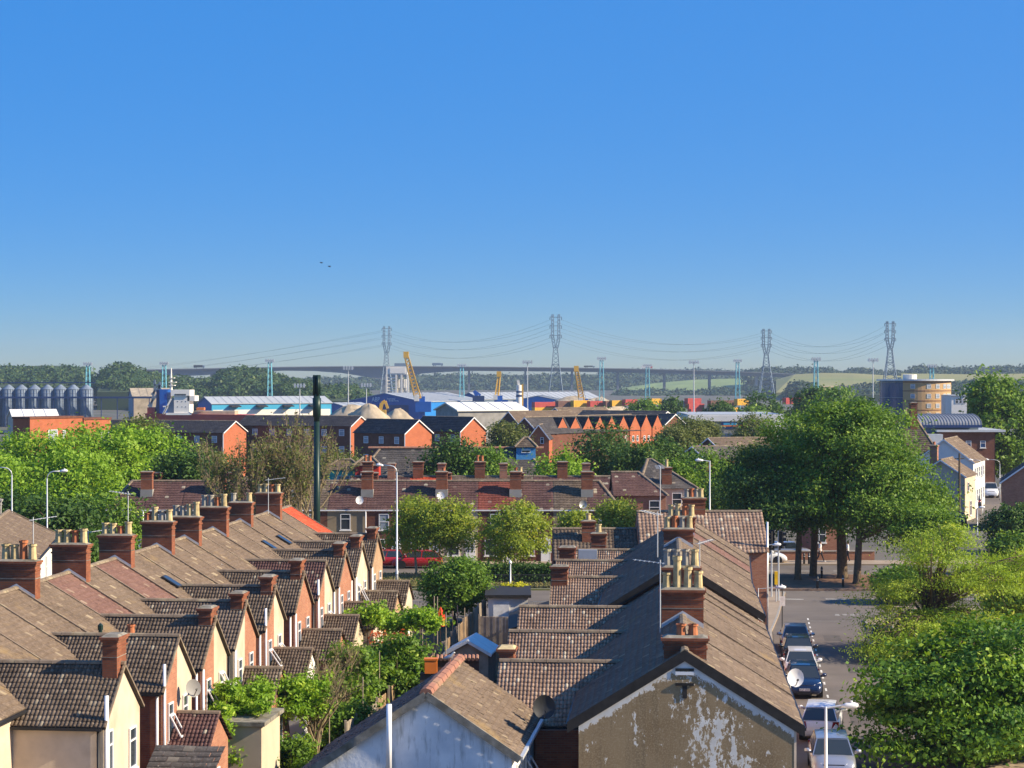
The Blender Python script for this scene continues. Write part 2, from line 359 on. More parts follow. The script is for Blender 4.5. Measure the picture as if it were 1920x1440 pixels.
def tiles(parent, P0, U, V, L, S, col, row, mat, prof='roman', umin=None, umax=None, th=.03, name='roof_tiles', up=None):
    """a slope of roof tiles as real stepped geometry; P0 eave corner, U along the eave, V up the slope"""
    P0 = np.array(P0 - ORG[parent]); U = np.array(Vector(U).normalized()); V = np.array(Vector(V).normalized())
    N = np.cross(U, V); N = N if N[2] > 0 else -N
    nr = max(1, int(round(S / row))); row = S / nr; nc = max(1, int(round(L / col))); col = L / nc
    Vs, Qs, UVs, base = [], [], [], 0; ph = RNG.random(2) * 6.3
    sag = lambda u, v: .022 * np.sin(u * 1.15 + ph[0]) * np.sin(np.pi * np.clip(v / S, 0, 1)) + .012 * np.sin(u * 3.1 + ph[1])
    if prof == 'flat':
        j, i = np.meshgrid(np.arange(nr), np.arange(-1, nc), indexing='ij'); j = j.ravel(); i = i.ravel()
        u0 = i * col + (j % 2) * col * .5; u1 = u0 + col * .97; u0 = np.clip(u0, 0, L); u1 = np.clip(u1, 0, L)
        if umin is not None:
            mid = (j + .5) * row; lo = np.array([umin(q) for q in mid]); hi = np.array([umax(q) for q in mid]); u0 = np.clip(u0, lo, hi); u1 = np.clip(u1, lo, hi)
        k = u1 - u0 > .02; j, i, u0, u1 = j[k], i[k], u0[k], u1[k]; n = len(j)
        h = th * (.75 + .6 * RNG.random(n)); v0 = j * row - .012 * RNG.random(n) - np.where(RNG.random(n) < .012, .07, 0); v1 = (j + 1) * row + row * .15
        def pt(u, v, z): return P0 + u[:, None] * U + v[:, None] * V + (z + sag(u, v))[:, None] * N
        z0 = np.zeros(n)
        A = np.stack([pt(u0, v0, h), pt(u1, v0, h * (.85 + .3 * RNG.random(n))), pt(u1, v1, z0), pt(u0, v1, z0), pt(u0, v0, z0 - .02), pt(u1, v0, z0 - .02)], 1).reshape(-1, 3)
        b = np.arange(n)[:, None] * 6
        Q = np.concatenate([b + np.array([[0, 1, 2, 3]]), b + np.array([[4, 5, 1, 0]])]); cu = (i + .5)[:, None, None]; cv = (j + .5)[:, None, None]
        uv1 = np.concatenate([np.broadcast_to(cu, (n, 4, 1)), np.broadcast_to(cv, (n, 4, 1))], 2); uv = np.concatenate([uv1, uv1])
        me = mesh_np(name, A, Q, uv)
    else:
        ns = 4 if prof == 'roman' else 2
        hp = np.array([0, .036, .047, .036]) if prof == 'roman' else np.array([0, .04])
        fr = np.array([0, .2, .5, .8]) if prof == 'roman' else np.array([0, .5])
        us = (np.arange(nc)[:, None] + fr[None]).ravel() * col; hh = np.tile(hp, nc)
        us = np.append(us, L); hh = np.append(hh, 0); m = len(us)
        for j in range(nr):
            v0, v1 = j * row, (j + 1) * row; uu = us; ua = us
            if umin is not None: uu = np.clip(us, umin(v0), umax(v0)); ua = np.clip(us, umin(v1), umax(v1))
            if uu.max() - uu.min() < .02: continue
            jit = np.repeat(RNG.normal(0, .004, nc), ns); jit = np.append(jit, 0)
            lo = P0 + uu[:, None] * U + (v0 - .01) * V + (hh + th + jit + sag(uu, v0))[:, None] * N
            hi = P0 + ua[:, None] * U + (v1 + .005) * V + (hh * .92 + sag(ua, v1))[:, None] * N
            bt = P0 + uu[:, None] * U + (v0 - .01) * V + (hh - .03 + sag(uu, v0))[:, None] * N
            Vs += [lo, hi, bt]; i = np.arange(m - 1)
            Qs.append(np.stack([base + i, base + i + 1, base + m + i + 1, base + m + i], 1)); Qs.append(np.stack([base + 2 * m + i, base + 2 * m + i + 1, base + i + 1, base + i], 1))
            cu = np.floor(i / ns) + .5; uvq = np.stack([np.repeat(cu[:, None], 4, 1), np.full((m - 1, 4), j + .5)], 2); UVs += [uvq, uvq]; base += 3 * m
        me = mesh_np(name, np.concatenate(Vs), np.concatenate(Qs), np.concatenate(UVs))
    return link(name, me, mat, parent, 'stuff')

def ridge(parent, A, B, mat='ridge_brown', r=.11, seg=.4):
    mb = MB(); A = Vector(A); B = Vector(B); d = B - A; n = max(1, int(d.length / seg)); s = d.cross(Vector((0, 0, 1))).normalized()
    for k in range(n):
        a = A + d * (k / n); b = A + d * ((k + .97) / n); rr = r * (1 + .05 * (k % 2)); ring = []
        for p in (a, b):
            for t in (0, 45, 90, 135, 180): ring.append(p + s * math.cos(R(t)) * rr * 1.2 + Vector((0, 0, math.sin(R(t)) * rr - .02)))
        i = len(mb.V); mb.V += ring
        for q in range(4): mb.F.append((i + q, i + q + 1, i + 6 + q, i + 5 + q))
        mb.F.append((i, i + 1, i + 2, i + 3, i + 4)); mb.F.append((i + 9, i + 8, i + 7, i + 6, i + 5))
    return mb.build('ridge_tiles', mat, parent, 'stuff')

def pot(parent, c, h=.5, r=.12, mat='pot_buff'):
    c = Vector(c)
    o = MB().lathe(c, [(r * 1.05, -.05), (r, .04), (r * .88, h * .6), (r * .85, h * .86), (r * 1.08, h * .87), (r * 1.08, h), (r * .8, h), (r * .75, h - .12)], 10).build('chimney_pot', mat, parent, smooth=False)
    return o
def chimney(parent, T, u, v, zb, zt, du, dv, pots=(), mat='stack', cap='cement'):
    """brick stack centred on (u,v); pots: (offset u, offset v, height, material)"""
    b = MB().box(T, u - du / 2, u + du / 2, v - dv / 2, v + dv / 2, zb, zt).build('chimney', mat, parent)
    m = MB()
    for k, (e, a, c) in enumerate(((.035, -.36, -.30), (.05, -.16, -.085), (.09, -.085, .0))):
        m.box(T, u - du / 2 - e, u + du / 2 + e, v - dv / 2 - e, v + dv / 2 + e, zt + a, zt + c)
    m.build('corbel', mat, b)
    MB().box(T, u - du / 2 - .012, u + du / 2 + .012, v - dv / 2 - .012, v + dv / 2 + .012, zt - .66, zt - .635).build('lead_course', 'cement', b)
    e = .05; p = [T(u - du / 2 - e, v - dv / 2 - e, zt), T(u - du / 2 - e, v + dv / 2 + e, zt), T(u + du / 2 + e, v + dv / 2 + e, zt), T(u + du / 2 + e, v - dv / 2 - e, zt)]
    q = [T(u - du * .3, v - dv * .42, zt + .07), T(u - du * .3, v + dv * .42, zt + .07), T(u + du * .3, v + dv * .42, zt + .07), T(u + du * .3, v - dv * .42, zt + .07)]
    MB().hexa(p + q).build('flaunching', cap, b)
    for (pu, pv, h, pm) in pots: pot(b, T(u + pu, v + pv, zt + .05), h * 1.15, .158, pm)
    return b
def flashing(parent, T, u, v, du, dv, zf, mat='lead'):
    m = MB(); e = .02; n = 5
    for k in range(n):
        for sgn in (-1, 1):
            a = v + sgn * dv / 2 * k / n; b = v + sgn * dv / 2 * (k + 1) / n
            pa, pb = T(u - du / 2 - e, a, zf(a) - .04), T(u - du / 2 - e, b, zf(b) - .04)
            m.f(pa, pb, pb + Vector((0, 0, .16)), pa + Vector((0, 0, .16)))
    return m.build('flashing', mat, parent)
def window(parent, P, n, w, h, kind='casement', frame_mat='upvc', open_deg=0, glass='glass', sill=True, curtain=False):
    """window on a wall at P (centre) facing n: frame, panes and sill proud of the wall"""
    n = Vector((n[0], n[1], 0)).normalized(); x = Vector((-n.y, n.x, 0)); z = Vector((0, 0, 1)); P = Vector(P)
    T = lambda u, v, d: P + x * u + z * v + n * d
    def fr(m, u0, u1, v0, v1, t=.06, d0=.0, d1=.055, TT=T):
        for a, b, c, e in ((u0, u1, v0, v0 + t), (u0, u1, v1 - t, v1), (u0, u0 + t, v0 + t, v1 - t), (u1 - t, u1, v0 + t, v1 - t)):
            m.hexa([TT(a, c, d0), TT(b, c, d0), TT(b, e, d0), TT(a, e, d0), TT(a, c, d1), TT(b, c, d1), TT(b, e, d1), TT(a, e, d1)])
    m = MB(); fr(m, -w / 2, w / 2, -h / 2, h / 2)
    panes = []
    ty = h * .18 if kind == 'casement' else 0.
    tt = .05
    m.hexa([T(-w / 2 + .06, ty - tt / 2, 0), T(w / 2 - .06, ty - tt / 2, 0), T(w / 2 - .06, ty + tt / 2, 0), T(-w / 2 + .06, ty + tt / 2, 0), T(-w / 2 + .06, ty - tt / 2, .05), T(w / 2 - .06, ty - tt / 2, .05), T(w / 2 - .06, ty + tt / 2, .05), T(-w / 2 + .06, ty + tt / 2, .05)])
    if kind == 'sash' and w > 1: m.hexa([T(-.03, -h / 2 + .06, 0), T(.03, -h / 2 + .06, 0), T(.03, h / 2 - .06, 0), T(-.03, h / 2 - .06, 0), T(-.03, -h / 2 + .06, .048), T(.03, -h / 2 + .06, .048), T(.03, h / 2 - .06, .048), T(-.03, h / 2 - .06, .048)])
    fo = m.build('window', frame_mat, parent)
    for v0, v1 in ((-h / 2 + .05, ty - .02), (ty + .02, h / 2 - .05)):
        MB().f(T(-w / 2 + .05, v0, .015), T(w / 2 - .05, v0, .015), T(w / 2 - .05, v1, .015), T(-w / 2 + .05, v1, .015)).build('pane', glass, fo)
    if curtain: MB().f(T(-w / 2 + .08, -h / 2 + .08, .02), T(-w / 2 + .22, -h / 2 + .08, .02), T(-w / 2 + .16, h / 2 - .1, .02), T(-w / 2 + .08, h / 2 - .1, .02)).build('curtain', 'white_render', fo)
    if sill:
        s = MB(); s.hexa([T(-w / 2 - .08, -h / 2 - .1, 0), T(w / 2 + .08, -h / 2 - .1, 0), T(w / 2 + .08, -h / 2 - .01, 0), T(-w / 2 - .08, -h / 2 - .01, 0), T(-w / 2 - .08, -h / 2 - .1, .1), T(w / 2 + .08, -h / 2 - .1, .1), T(w / 2 + .08, -h / 2 - .03, .1), T(-w / 2 - .08, -h / 2 - .03, .1)]); s.build('sill', 'white_render', fo)
    if open_deg:
        a = R(open_deg); v0, v1 = -h / 2 + .05, (h / 2 - .05 if open_deg < 0 else ty + .0)
        a = abs(a); top = v1
        TT = lambda u, v, d: T(u, top - (top - v) * math.cos(a) + d * math.sin(a), .06 + (top - v) * math.sin(a) + d * math.cos(a))
        g = MB(); fr(g, -w / 2 + .03, w / 2 - .03, v0, v1, .06, 0, .04, TT); so_ = g.build('open_sash', frame_mat, fo)
    return fo
def pipe(parent, pts, r=.05, mat='upvc', name='downpipe'):
    return MB().tube(pts, r, 7).build(name, mat, parent, smooth=True)
def aerial(name, label, base, h, mat='galv', az=0, group='roof aerials'):
    t = thing(name, label, 'aerial', base, group); b = Vector(base)
    MB().tube([b - Vector((0, 0, .1)), b + Vector((0, 0, h))], .022, 6).build('mast', mat, t)
    T = frame(b + Vector((0, 0, h - .12)), az)
    m = MB().bar(T(-.15, 0, 0), T(.95, 0, .12), .025)
    for k in range(7): m.bar(T(-.1 + k * .16, -.2, k * .018), T(-.1 + k * .16, .2, k * .018), .014)
    m.build('yagi', mat, t); return t
def dish(name, label, P, n, r=.35, mat='galv', group='satellite dishes'):
    P = Vector(P); n = Vector(n).normalized(); t = thing(name, label, 'satellite dish', P, group)
    x = n.cross(Vector((0, 0, 1))).normalized(); y = x.cross(n); m = MB(); rings = []
    for k in range(5):
        q = k / 4; rings.append([P + (x * math.cos(a) + y * math.sin(a) * 1.08) * r * q + n * (.25 * r * q * q) for a in [2 * math.pi * j / 16 for j in range(16)]])
    i = len(m.V)
    for rg in rings: m.V += rg
    for k in range(4):
        for j in range(16): m.F.append((i + k * 16 + j, i + k * 16 + (j + 1) % 16, i + (k + 1) * 16 + (j + 1) % 16, i + (k + 1) * 16 + j))
    m.build('reflector', mat, t, smooth=True)
    MB().bar(P - y * r * .9 + n * .2 * r, P + n * r * 1.1 - y * r * .25, .03).build('arm', 'metal_grey', t)
    MB().tube([P + n * r * 1.0 - y * r * .25, P + n * r * 1.22 - y * r * .2], .04, 8).build('receiver', 'black_plastic', t)
    MB().bar(P - n * .02, P - n * .38 - Vector((0, 0, .2)), .045).build('bracket', 'metal_grey', t); return t
# ---------------------------------------------------------------- vegetation helpers
def leaf_cloud(C, nrm, size, aspect=.55, tilt=.7, seed=0):
    """kite-shaped leaves at C (n,3) roughly facing nrm"""
    g = np.random.default_rng(seed); n = len(C)
    N = nrm + g.normal(0, tilt, (n, 3)); N /= np.linalg.norm(N, axis=1)[:, None] + 1e-9
    A = g.normal(0, 1, (n, 3)); A -= (A * N).sum(1)[:, None] * N; A /= np.linalg.norm(A, axis=1)[:, None] + 1e-9
    B = np.cross(N, A); l = (size * (.6 + .8 * g.random(n)))[:, None] * .5; w = l * aspect
    V = np.stack([C - A * l, C + B * w - A * l * .1 + N * l * .15, C + A * l, C - B * w - A * l * .1 + N * l * .15], 1).reshape(-1, 3)
    return V, np.arange(4 * n).reshape(-1, 4)
def clumps(blobs, nc, seed, inner=.55, up=.15):
    g = np.random.default_rng(seed); B = np.array(blobs, float); w = (B[:, 3] * B[:, 4] + B[:, 4] * B[:, 5] + B[:, 3] * B[:, 5]); w /= w.sum()
    k = g.choice(len(B), nc, p=w); d = g.normal(0, 1, (nc, 3)); d[:, 2] += up; d /= np.linalg.norm(d, axis=1)[:, None]
    r = inner + (1 - inner) * g.random(nc) ** .6; return B[k, :3] + d * B[k, 3:6] * r[:, None], d
def tree(name, label, base, blobs, mat, cat='tree', nc=260, per=70, cs=.55, ls=.22, trunk=.22, bark='bark', limbs=14, fork=.4, seed=1, group=None,
         inner=.5, aspect=.55, flat=.65, stems=1, trunk_top=None, tilt=.7, up=.15, extra_twigs=0):
    """blobs in world metres (x,y,z,rx,ry,rz) relative to base"""
    base = Vector(base); t = thing(name, label, cat, base, group); g = np.random.default_rng(seed)
    if len(blobs):
        C, D = clumps(blobs, nc, seed, inner, up)
        P = np.repeat(C, per, 0) + g.normal(0, 1, (nc * per, 3)) * np.array([cs, cs, cs * flat]) * (.55 + .9 * np.repeat(g.random(nc), per))[:, None]
        nr = np.repeat(D, per, 0) * .6 + np.array([0, 0, .55]); P[:, 2] = np.maximum(P[:, 2], .12)
        V, Q = leaf_cloud(P, nr, np.full(len(P), ls), aspect, tilt, seed + 1)
        rnd = np.clip(np.repeat(g.random(nc), per) * .6 + g.random(len(P)) * .45 - .03, 0, 1)
        link('crown', mesh_np('crown', V, Q, rnd=rnd), mat, t)
    else: C = np.zeros((0, 3))
    m = MB(); zt = trunk_top or (max(b[2] for b in blobs) if len(blobs) else 3)
    tops = []
    for s in range(stems):
        off = Vector((g.normal(0, .25), g.normal(0, .25), 0)) * (1 if stems > 1 else 0)
        top = Vector((0, 0, zt)) + Vector((g.normal(0, .3), g.normal(0, .3), 0)) + off * 3
        mid = (off + top) / 2 + Vector((g.normal(0, .12), g.normal(0, .12), 0))
        m.tube([base + off - Vector((0, 0, .15)), base + off + Vector((0, 0, .25)), base + mid, base + top], [trunk * 1.35, trunk, trunk * .75, trunk * .3], 9); tops.append((off, mid, top))
    if len(C):
        for i in g.choice(len(C), min(limbs, len(C)), replace=False):
            off, mid, top = tops[int(g.integers(len(tops)))]; e = Vector(C[i]); f = fork + (1 - fork) * .7 * g.random()
            s = off.lerp(mid, f * 2) if f < .5 else mid.lerp(top, f * 2 - 1)
            if e.z < s.z: s = off.lerp(mid, .9)
            k = s.lerp(e, .5) + Vector((0, 0, .12 * (e - s).length)); m.tube([base + s, base + k, base + e], [trunk * .42, trunk * .24, trunk * .07], 5)
            for _ in range(extra_twigs):
                e2 = k.lerp(e, g.random()) ; e3 = e2 + Vector(g.normal(0, .5, 3)); m.tube([base + e2, base + e3], [trunk * .12, trunk * .04], 4)
    m.build('trunk', bark, t, smooth=True); return t
def bare(name, label, base, h, spread, seed, bark='twig', r=.16, group=None, depth=4, leaf=None, nl=0, ls=.2, stems=3):
    """leafless or nearly leafless branching tree"""
    base = Vector(base); t = thing(name, label, 'tree', base, group); g = random.Random(seed); m = MB(); tips = []
    def grow(p, d, l, r, k):
        q = p + d * l; mid = p.lerp(q, .5) + Vector((g.gauss(0, .06), g.gauss(0, .06), 0)) * l
        m.tube([p, mid, q], [r, r * .85, r * .66], 5 if k > 2 else 4, False); tips.append(q); tips.append(mid)
        if k == 0: return
        for _ in range(3 if k > 1 else 4):
            a = Vector((g.gauss(0, spread), g.gauss(0, spread), abs(g.gauss(.15, .25)))); grow(q if g.random() < .7 else mid, (d + a).normalized(), l * g.uniform(.62, .85), r * .58, k - 1)
    for s in range(stems):
        a = 2 * math.pi * s / stems + g.random(); grow(base - Vector((0, 0, .1)), Vector((math.cos(a) * .22, math.sin(a) * .22, 1)).normalized(), h * .3, r, depth)
    m.build('trunk', bark, t)
    if leaf:
        q = np.array([list(x - base) for x in tips]); gg = np.random.default_rng(seed); P = q[gg.integers(0, len(q), nl)] + gg.normal(0, .22, (nl, 3))
        V, Q = leaf_cloud(P, np.tile([0, 0, .6], (nl, 1)), np.full(nl, ls), .5, .9, seed); link('crown', mesh_np('crown', V, Q, rnd=gg.random(nl)), leaf, t)
    return t
def bushmass(name, label, pts, mat, n, ls, cat='shrub', spread=.3, seed=3, group=None, stem=None, flat=.7, aspect=.55):
    """shrub or climber: leaves scattered round a list of (x,y,z,r) spots"""
    g = np.random.default_rng(seed); A = np.array(pts, float); b = Vector((A[:, 0].mean(), A[:, 1].mean(), 0)); t = thing(name, label, cat, b, group)
    w = A[:, 3] ** 2; k = g.choice(len(A), n, p=w / w.sum()); d = g.normal(0, 1, (n, 3)); d /= np.linalg.norm(d, axis=1)[:, None]
    P = A[k, :3] + d * (A[k, 3] * (.2 + 1.15 * g.random(n) ** .9) * (.75 + .5 * np.sin(d[:, 0] * 4 + k) * np.cos(d[:, 2] * 5 + 2 * k)))[:, None] * np.array([1, 1, flat]); P[:, 2] = np.maximum(P[:, 2], .05); P -= np.array(b)
    V, Q = leaf_cloud(P, d * .5 + np.array([0, 0, .5]), np.full(n, ls), aspect, .7, seed); cl = g.random(len(A))
    lump = .5 + .5 * np.sin(P[:, 0] * 3.1 + 1.3 * np.sin(P[:, 1] * 2.3) + P[:, 2] * 4)
    link('foliage', mesh_np('foliage', V, Q, rnd=np.clip(lump * .5 + g.random(n) * .5, 0, 1)), mat, t)
    m = MB(); r = random.Random(seed)
    for i in range(min(len(pts), 14)):
        x, y, z, q = pts[i]; m.tube([(x + r.gauss(0, .1), y + r.gauss(0, .1), -.05 if stem is None else max(-.05, z - stem)), (x, y, z)], [.035, .012], 4)
    m.build('stem', 'bark', t); return t
def woodland(name, label, xs, tops, base_y, Y0, Y1, n, r, quads, ls, mat='leaf_wood', seed=5, var=2.0):
    """a far wood that reads as one mass: domes of leaf faces from the front edge (base_y) up to the skyline (tops)"""
    g = np.random.default_rng(seed); x = xs[0] + (xs[-1] - xs[0]) * g.random(n); tt = np.sort(g.random(n) ** .8); Yt = Y0 + (Y1 - Y0) * tt
    top = np.interp(x, xs, tops) + np.abs(g.normal(0, var, n)); ytop = (base_y - 4) + (top - base_y + 4) * (.25 + .75 * tt)
    rr = r * (.6 + .8 * g.random(n)); cz = CH - (ytop - HZ) * Yt / F - rr * .9; cx = (x - 960) * Yt / F
    d = g.normal(0, 1, (n, quads, 3)); d /= np.linalg.norm(d, axis=2)[..., None]; d[..., 1] = -np.abs(d[..., 1]) * np.where(g.random((n, quads)) < .75, 1, -1); 
    lump = 1 + .18 * np.sin(d[..., 0] * 5 + x[:, None]) * np.cos(d[..., 2] * 6 + x[:, None] * 2)
    P = np.stack([cx, Yt, cz], 1)[:, None] + d * (rr[:, None] * lump * (.8 + .25 * g.random((n, quads))))[..., None] * np.array([1.05, 1, .95])
    P = P.reshape(-1, 3); nr = d.reshape(-1, 3); low = P[:, 2] < -5.5; P[low, 2] = -5.5
    V, Q = leaf_cloud(P, nr, np.full(len(P), ls), .8, .45, seed)
    rnd = np.clip(np.repeat(g.random(n), quads) * .65 + g.random(n * quads) * .4 - .05, 0, 1)
    o = link(name, mesh_np(name, V, Q, rnd=rnd), mat, None, 'stuff'); o['label'] = label; o['category'] = 'woodland'; return o
# ---------------------------------------------------------------- cars (local: front towards +y)
def car(label, paintm, L=4.3, Wd=1.78, H=1.48, hood=.95, boot=.25, group=None, name='parked_car', plate=None, rake=.62, rear=.3, plate_col='sign_white'):
    t = thing(name, label, 'car', (0, 0, 0), group); hw = Wd / 2; zb = H * .62; fy, ry = L / 2, -L / 2
    # body shell: stations (y, top z, half width, bottom z)
    st = [(ry, zb * .62, hw * .84, .34), (ry + .07, zb * .9, hw * .92, .26), (ry + .3, zb * 1.0, hw * .98, .22), (ry + L * .3, zb * 1.0, hw, .2), (fy - hood - .75, zb * .99, hw, .2),
          (fy - hood - .1, zb * .97, hw * .995, .2), (fy - hood * .55, zb * .9, hw * .98, .2), (fy - .22, zb * .78, hw * .93, .22), (fy - .06, zb * .64, hw * .84, .26), (fy, zb * .5, hw * .74, .32)]
    m = MB(); rows = []
    for y, z, w, b in st:
        half = [(w * .80, b), (w * .97, b + (z - b) * .25), (w, b + (z - b) * .6), (w * .965, b + (z - b) * .86), (w * .88, z), (w * .45, z + .035)]
        rows.append([Vector((-a, y, c)) for a, c in half] + [Vector((a, y, c)) for a, c in half[::-1]])
    n = len(rows[0])
    for rw in rows: m.V += rw
    for k in range(len(rows) - 1):
        for j in range(n): m.F.append((k * n + j, k * n + (j + 1) % n, (k + 1) * n + (j + 1) % n, (k + 1) * n + j))
    m.F.append(tuple(range(n))[::-1]); m.F.append(tuple(range((len(rows) - 1) * n, len(rows) * n)))
    body = m.build('body', paintm, t, smooth=True)
    # greenhouse corners
    b0, b1 = ry + boot, fy - hood; t0, t1 = b0 + rear, b1 - rake; wb, wt = hw * .9, hw * .70; zt = H - .05; zl = zb * .985
    Bq = [Vector((-wb, b0, zl)), Vector((wb, b0, zl)), Vector((wb, b1, zl - .02)), Vector((-wb, b1, zl - .02))]
    Tq = [Vector((-wt, t0, zt - .04)), Vector((wt, t0, zt - .04)), Vector((wt, t1, zt - .02)), Vector((-wt, t1, zt - .02))]
    def pan(a, b, c, d, nm, bow=.0):
        mm = MB(); cen = (a + b + c + d) / 4; sh = [cen + (p - cen) * .93 for p in (a, b, c, d)]; nn = (b - a).cross(d - a).normalized() * .012
        if nn.dot(cen - Vector((0, 0, zl + .1))) < 0: nn = -nn
        mm.f(*[p + nn for p in sh]); return mm.build(nm, 'glass', t)
    MB().hexa(Bq + Tq).build('cabin', paintm, t)
    pan(Bq[3], Bq[2], Tq[2], Tq[3], 'windscreen'); pan(Bq[1], Bq[0], Tq[0], Tq[1], 'rear_window')
    for q in ((2, 1), (0, 3)):
        a, b = q; mid_b = Bq[a].lerp(Bq[b], .5); mid_t = Tq[a].lerp(Tq[b], .5)
        pan(Bq[a], mid_b, mid_t, Tq[a], 'side_window'); pan(mid_b, Bq[b], Tq[b], mid_t, 'side_window')
    # roof skin, slightly domed
    rf = MB(); e = .02
    for i in range(4):
        for j in range(4):
            q = []
            for a, b in ((i, j), (i + 1, j), (i + 1, j + 1), (i, j + 1)):
                u, v = a / 4, b / 4; p = Tq[0].lerp(Tq[1], u).lerp(Tq[3].lerp(Tq[2], u), v); q.append(p + Vector((0, 0, .012 + .06 * math.sin(math.pi * u) ** .7 * (math.sin(math.pi * min(max(v, .02), .98)) ** .5))))
            rf.f(*q)
    rf.build('roof', paintm, t, smooth=True)
    for s in (-1, 1):
        MB().hexa([Vector((s * hw * .48, fy - .10, zb * .60)), Vector((s * hw * .86, fy - .30, zb * .66)), Vector((s * hw * .9, fy - .34, zb * .68)), Vector((s * hw * .5, fy - .16, zb * .62)),
                   Vector((s * hw * .52, fy - .13, zb * .75)), Vector((s * hw * .84, fy - .36, zb * .85)), Vector((s * hw * .86, fy - .42, zb * .86)), Vector((s * hw * .54, fy - .2, zb * .77))]).build('headlight', 'lamp_glass', t)
        MB().hexa([Vector((s * hw * .6, ry - .0, zb * .66)), Vector((s * hw * .93, ry + .12, zb * .68)), Vector((s * hw * .95, ry + .26, zb * .7)), Vector((s * hw * .6, ry + .1, zb * .7)),
                   Vector((s * hw * .66, ry + .02, zb * .93)), Vector((s * hw * .94, ry + .12, zb * .97)), Vector((s * hw * .97, ry + .3, zb * .97)), Vector((s * hw * .66, ry + .14, zb * .95))]).build('tail_light', 'light_red', t)
        MB().tube([Vector((s * hw * .9, b1 - .28, zb + .03)), Vector((s * (hw + .08), b1 - .3, zb + .1)), Vector((s * (hw + .2), b1 - .33, zb + .1))], [.04, .1, .075], 8).build('mirror', paintm, t, smooth=True)
        for y in (fy - .82, ry + .78):
            w = MB().tube([Vector((s * (hw - .2), y, .31)), Vector((s * (hw - .015), y, .31))], .315, 16).build('wheel', 'tyre', t)
            MB().tube([Vector((s * (hw - .05), y, .31)), Vector((s * (hw - .008), y, .31))], .2, 12).build('rim', 'metal_grey', w)
            MB().tube([Vector((s * (hw - .3), y, .33)), Vector((s * (hw + .004), y, .33))], .375, 16).build('wheel_arch', 'black_plastic', t)
    MB().hexa([Vector((-hw * .42, fy - .11, zb * .56)), Vector((hw * .42, fy - .11, zb * .56)), Vector((hw * .42, fy - .05, zb * .56)), Vector((-hw * .42, fy - .05, zb * .56)),
               Vector((-hw * .46, fy - .19, zb * .74)), Vector((hw * .46, fy - .19, zb * .74)), Vector((hw * .46, fy - .09, zb * .73)), Vector((-hw * .46, fy - .09, zb * .73))]).build('grille', 'black_plastic', t)
    MB().box(IDT, -.36, .36, fy - .02, fy + .015, .24, .36).build('lower_grille', 'black_plastic', t)
    for y, d, c in ((fy - .02, 1, 'sign_white'), (ry, -1, 'sign_yellow')):
        yy = y + d * .035; pl = MB().box(IDT, -.26, .26, min(y, yy), max(y, yy), .42, .53).build('number_plate', c, t)
        if plate and d > 0: text('plate_lettering', plate, Vector((0, yy + .003, .475)), Vector((0, 1, 0)), .1, 'black_plastic', pl)
    return t
FONT = {}
def text(name, s, P, n, h, mat, parent=None, align='CENTER'):
    """flat lettering as a mesh, lying on a surface that faces n"""
    cu = bpy.data.curves.new(name, 'FONT'); cu.body = s; cu.size = h * 1.35; cu.align_x = align; cu.align_y = 'CENTER'; cu.extrude = .002
    o = bpy.data.objects.new('tmp', cu); COL.objects.link(o); dg = bpy.context.evaluated_depsgraph_get(); me = bpy.data.meshes.new_from_object(o.evaluated_get(dg)); bpy.data.objects.remove(o)
    n = Vector(n).normalized(); x = Vector((-n.y, n.x, 0)); z = Vector((0, 0, 1)); o0 = ORG[parent] if parent is not None else Vector()
    M = Matrix(((x.x, z.x, n.x, P[0] - o0.x), (x.y, z.y, n.y, P[1] - o0.y), (x.z, z.z, n.z, P[2] - o0.z), (0, 0, 0, 1))); me.transform(M); me.materials.clear()
    return link(name, me, mat, parent)
def place(o, x, y, deg, z=0):
    """deg: heading of the front, clockwise from +Y"""
    o.location = (x, y, z); o.rotation_euler = (0, 0, R(-deg)); return o
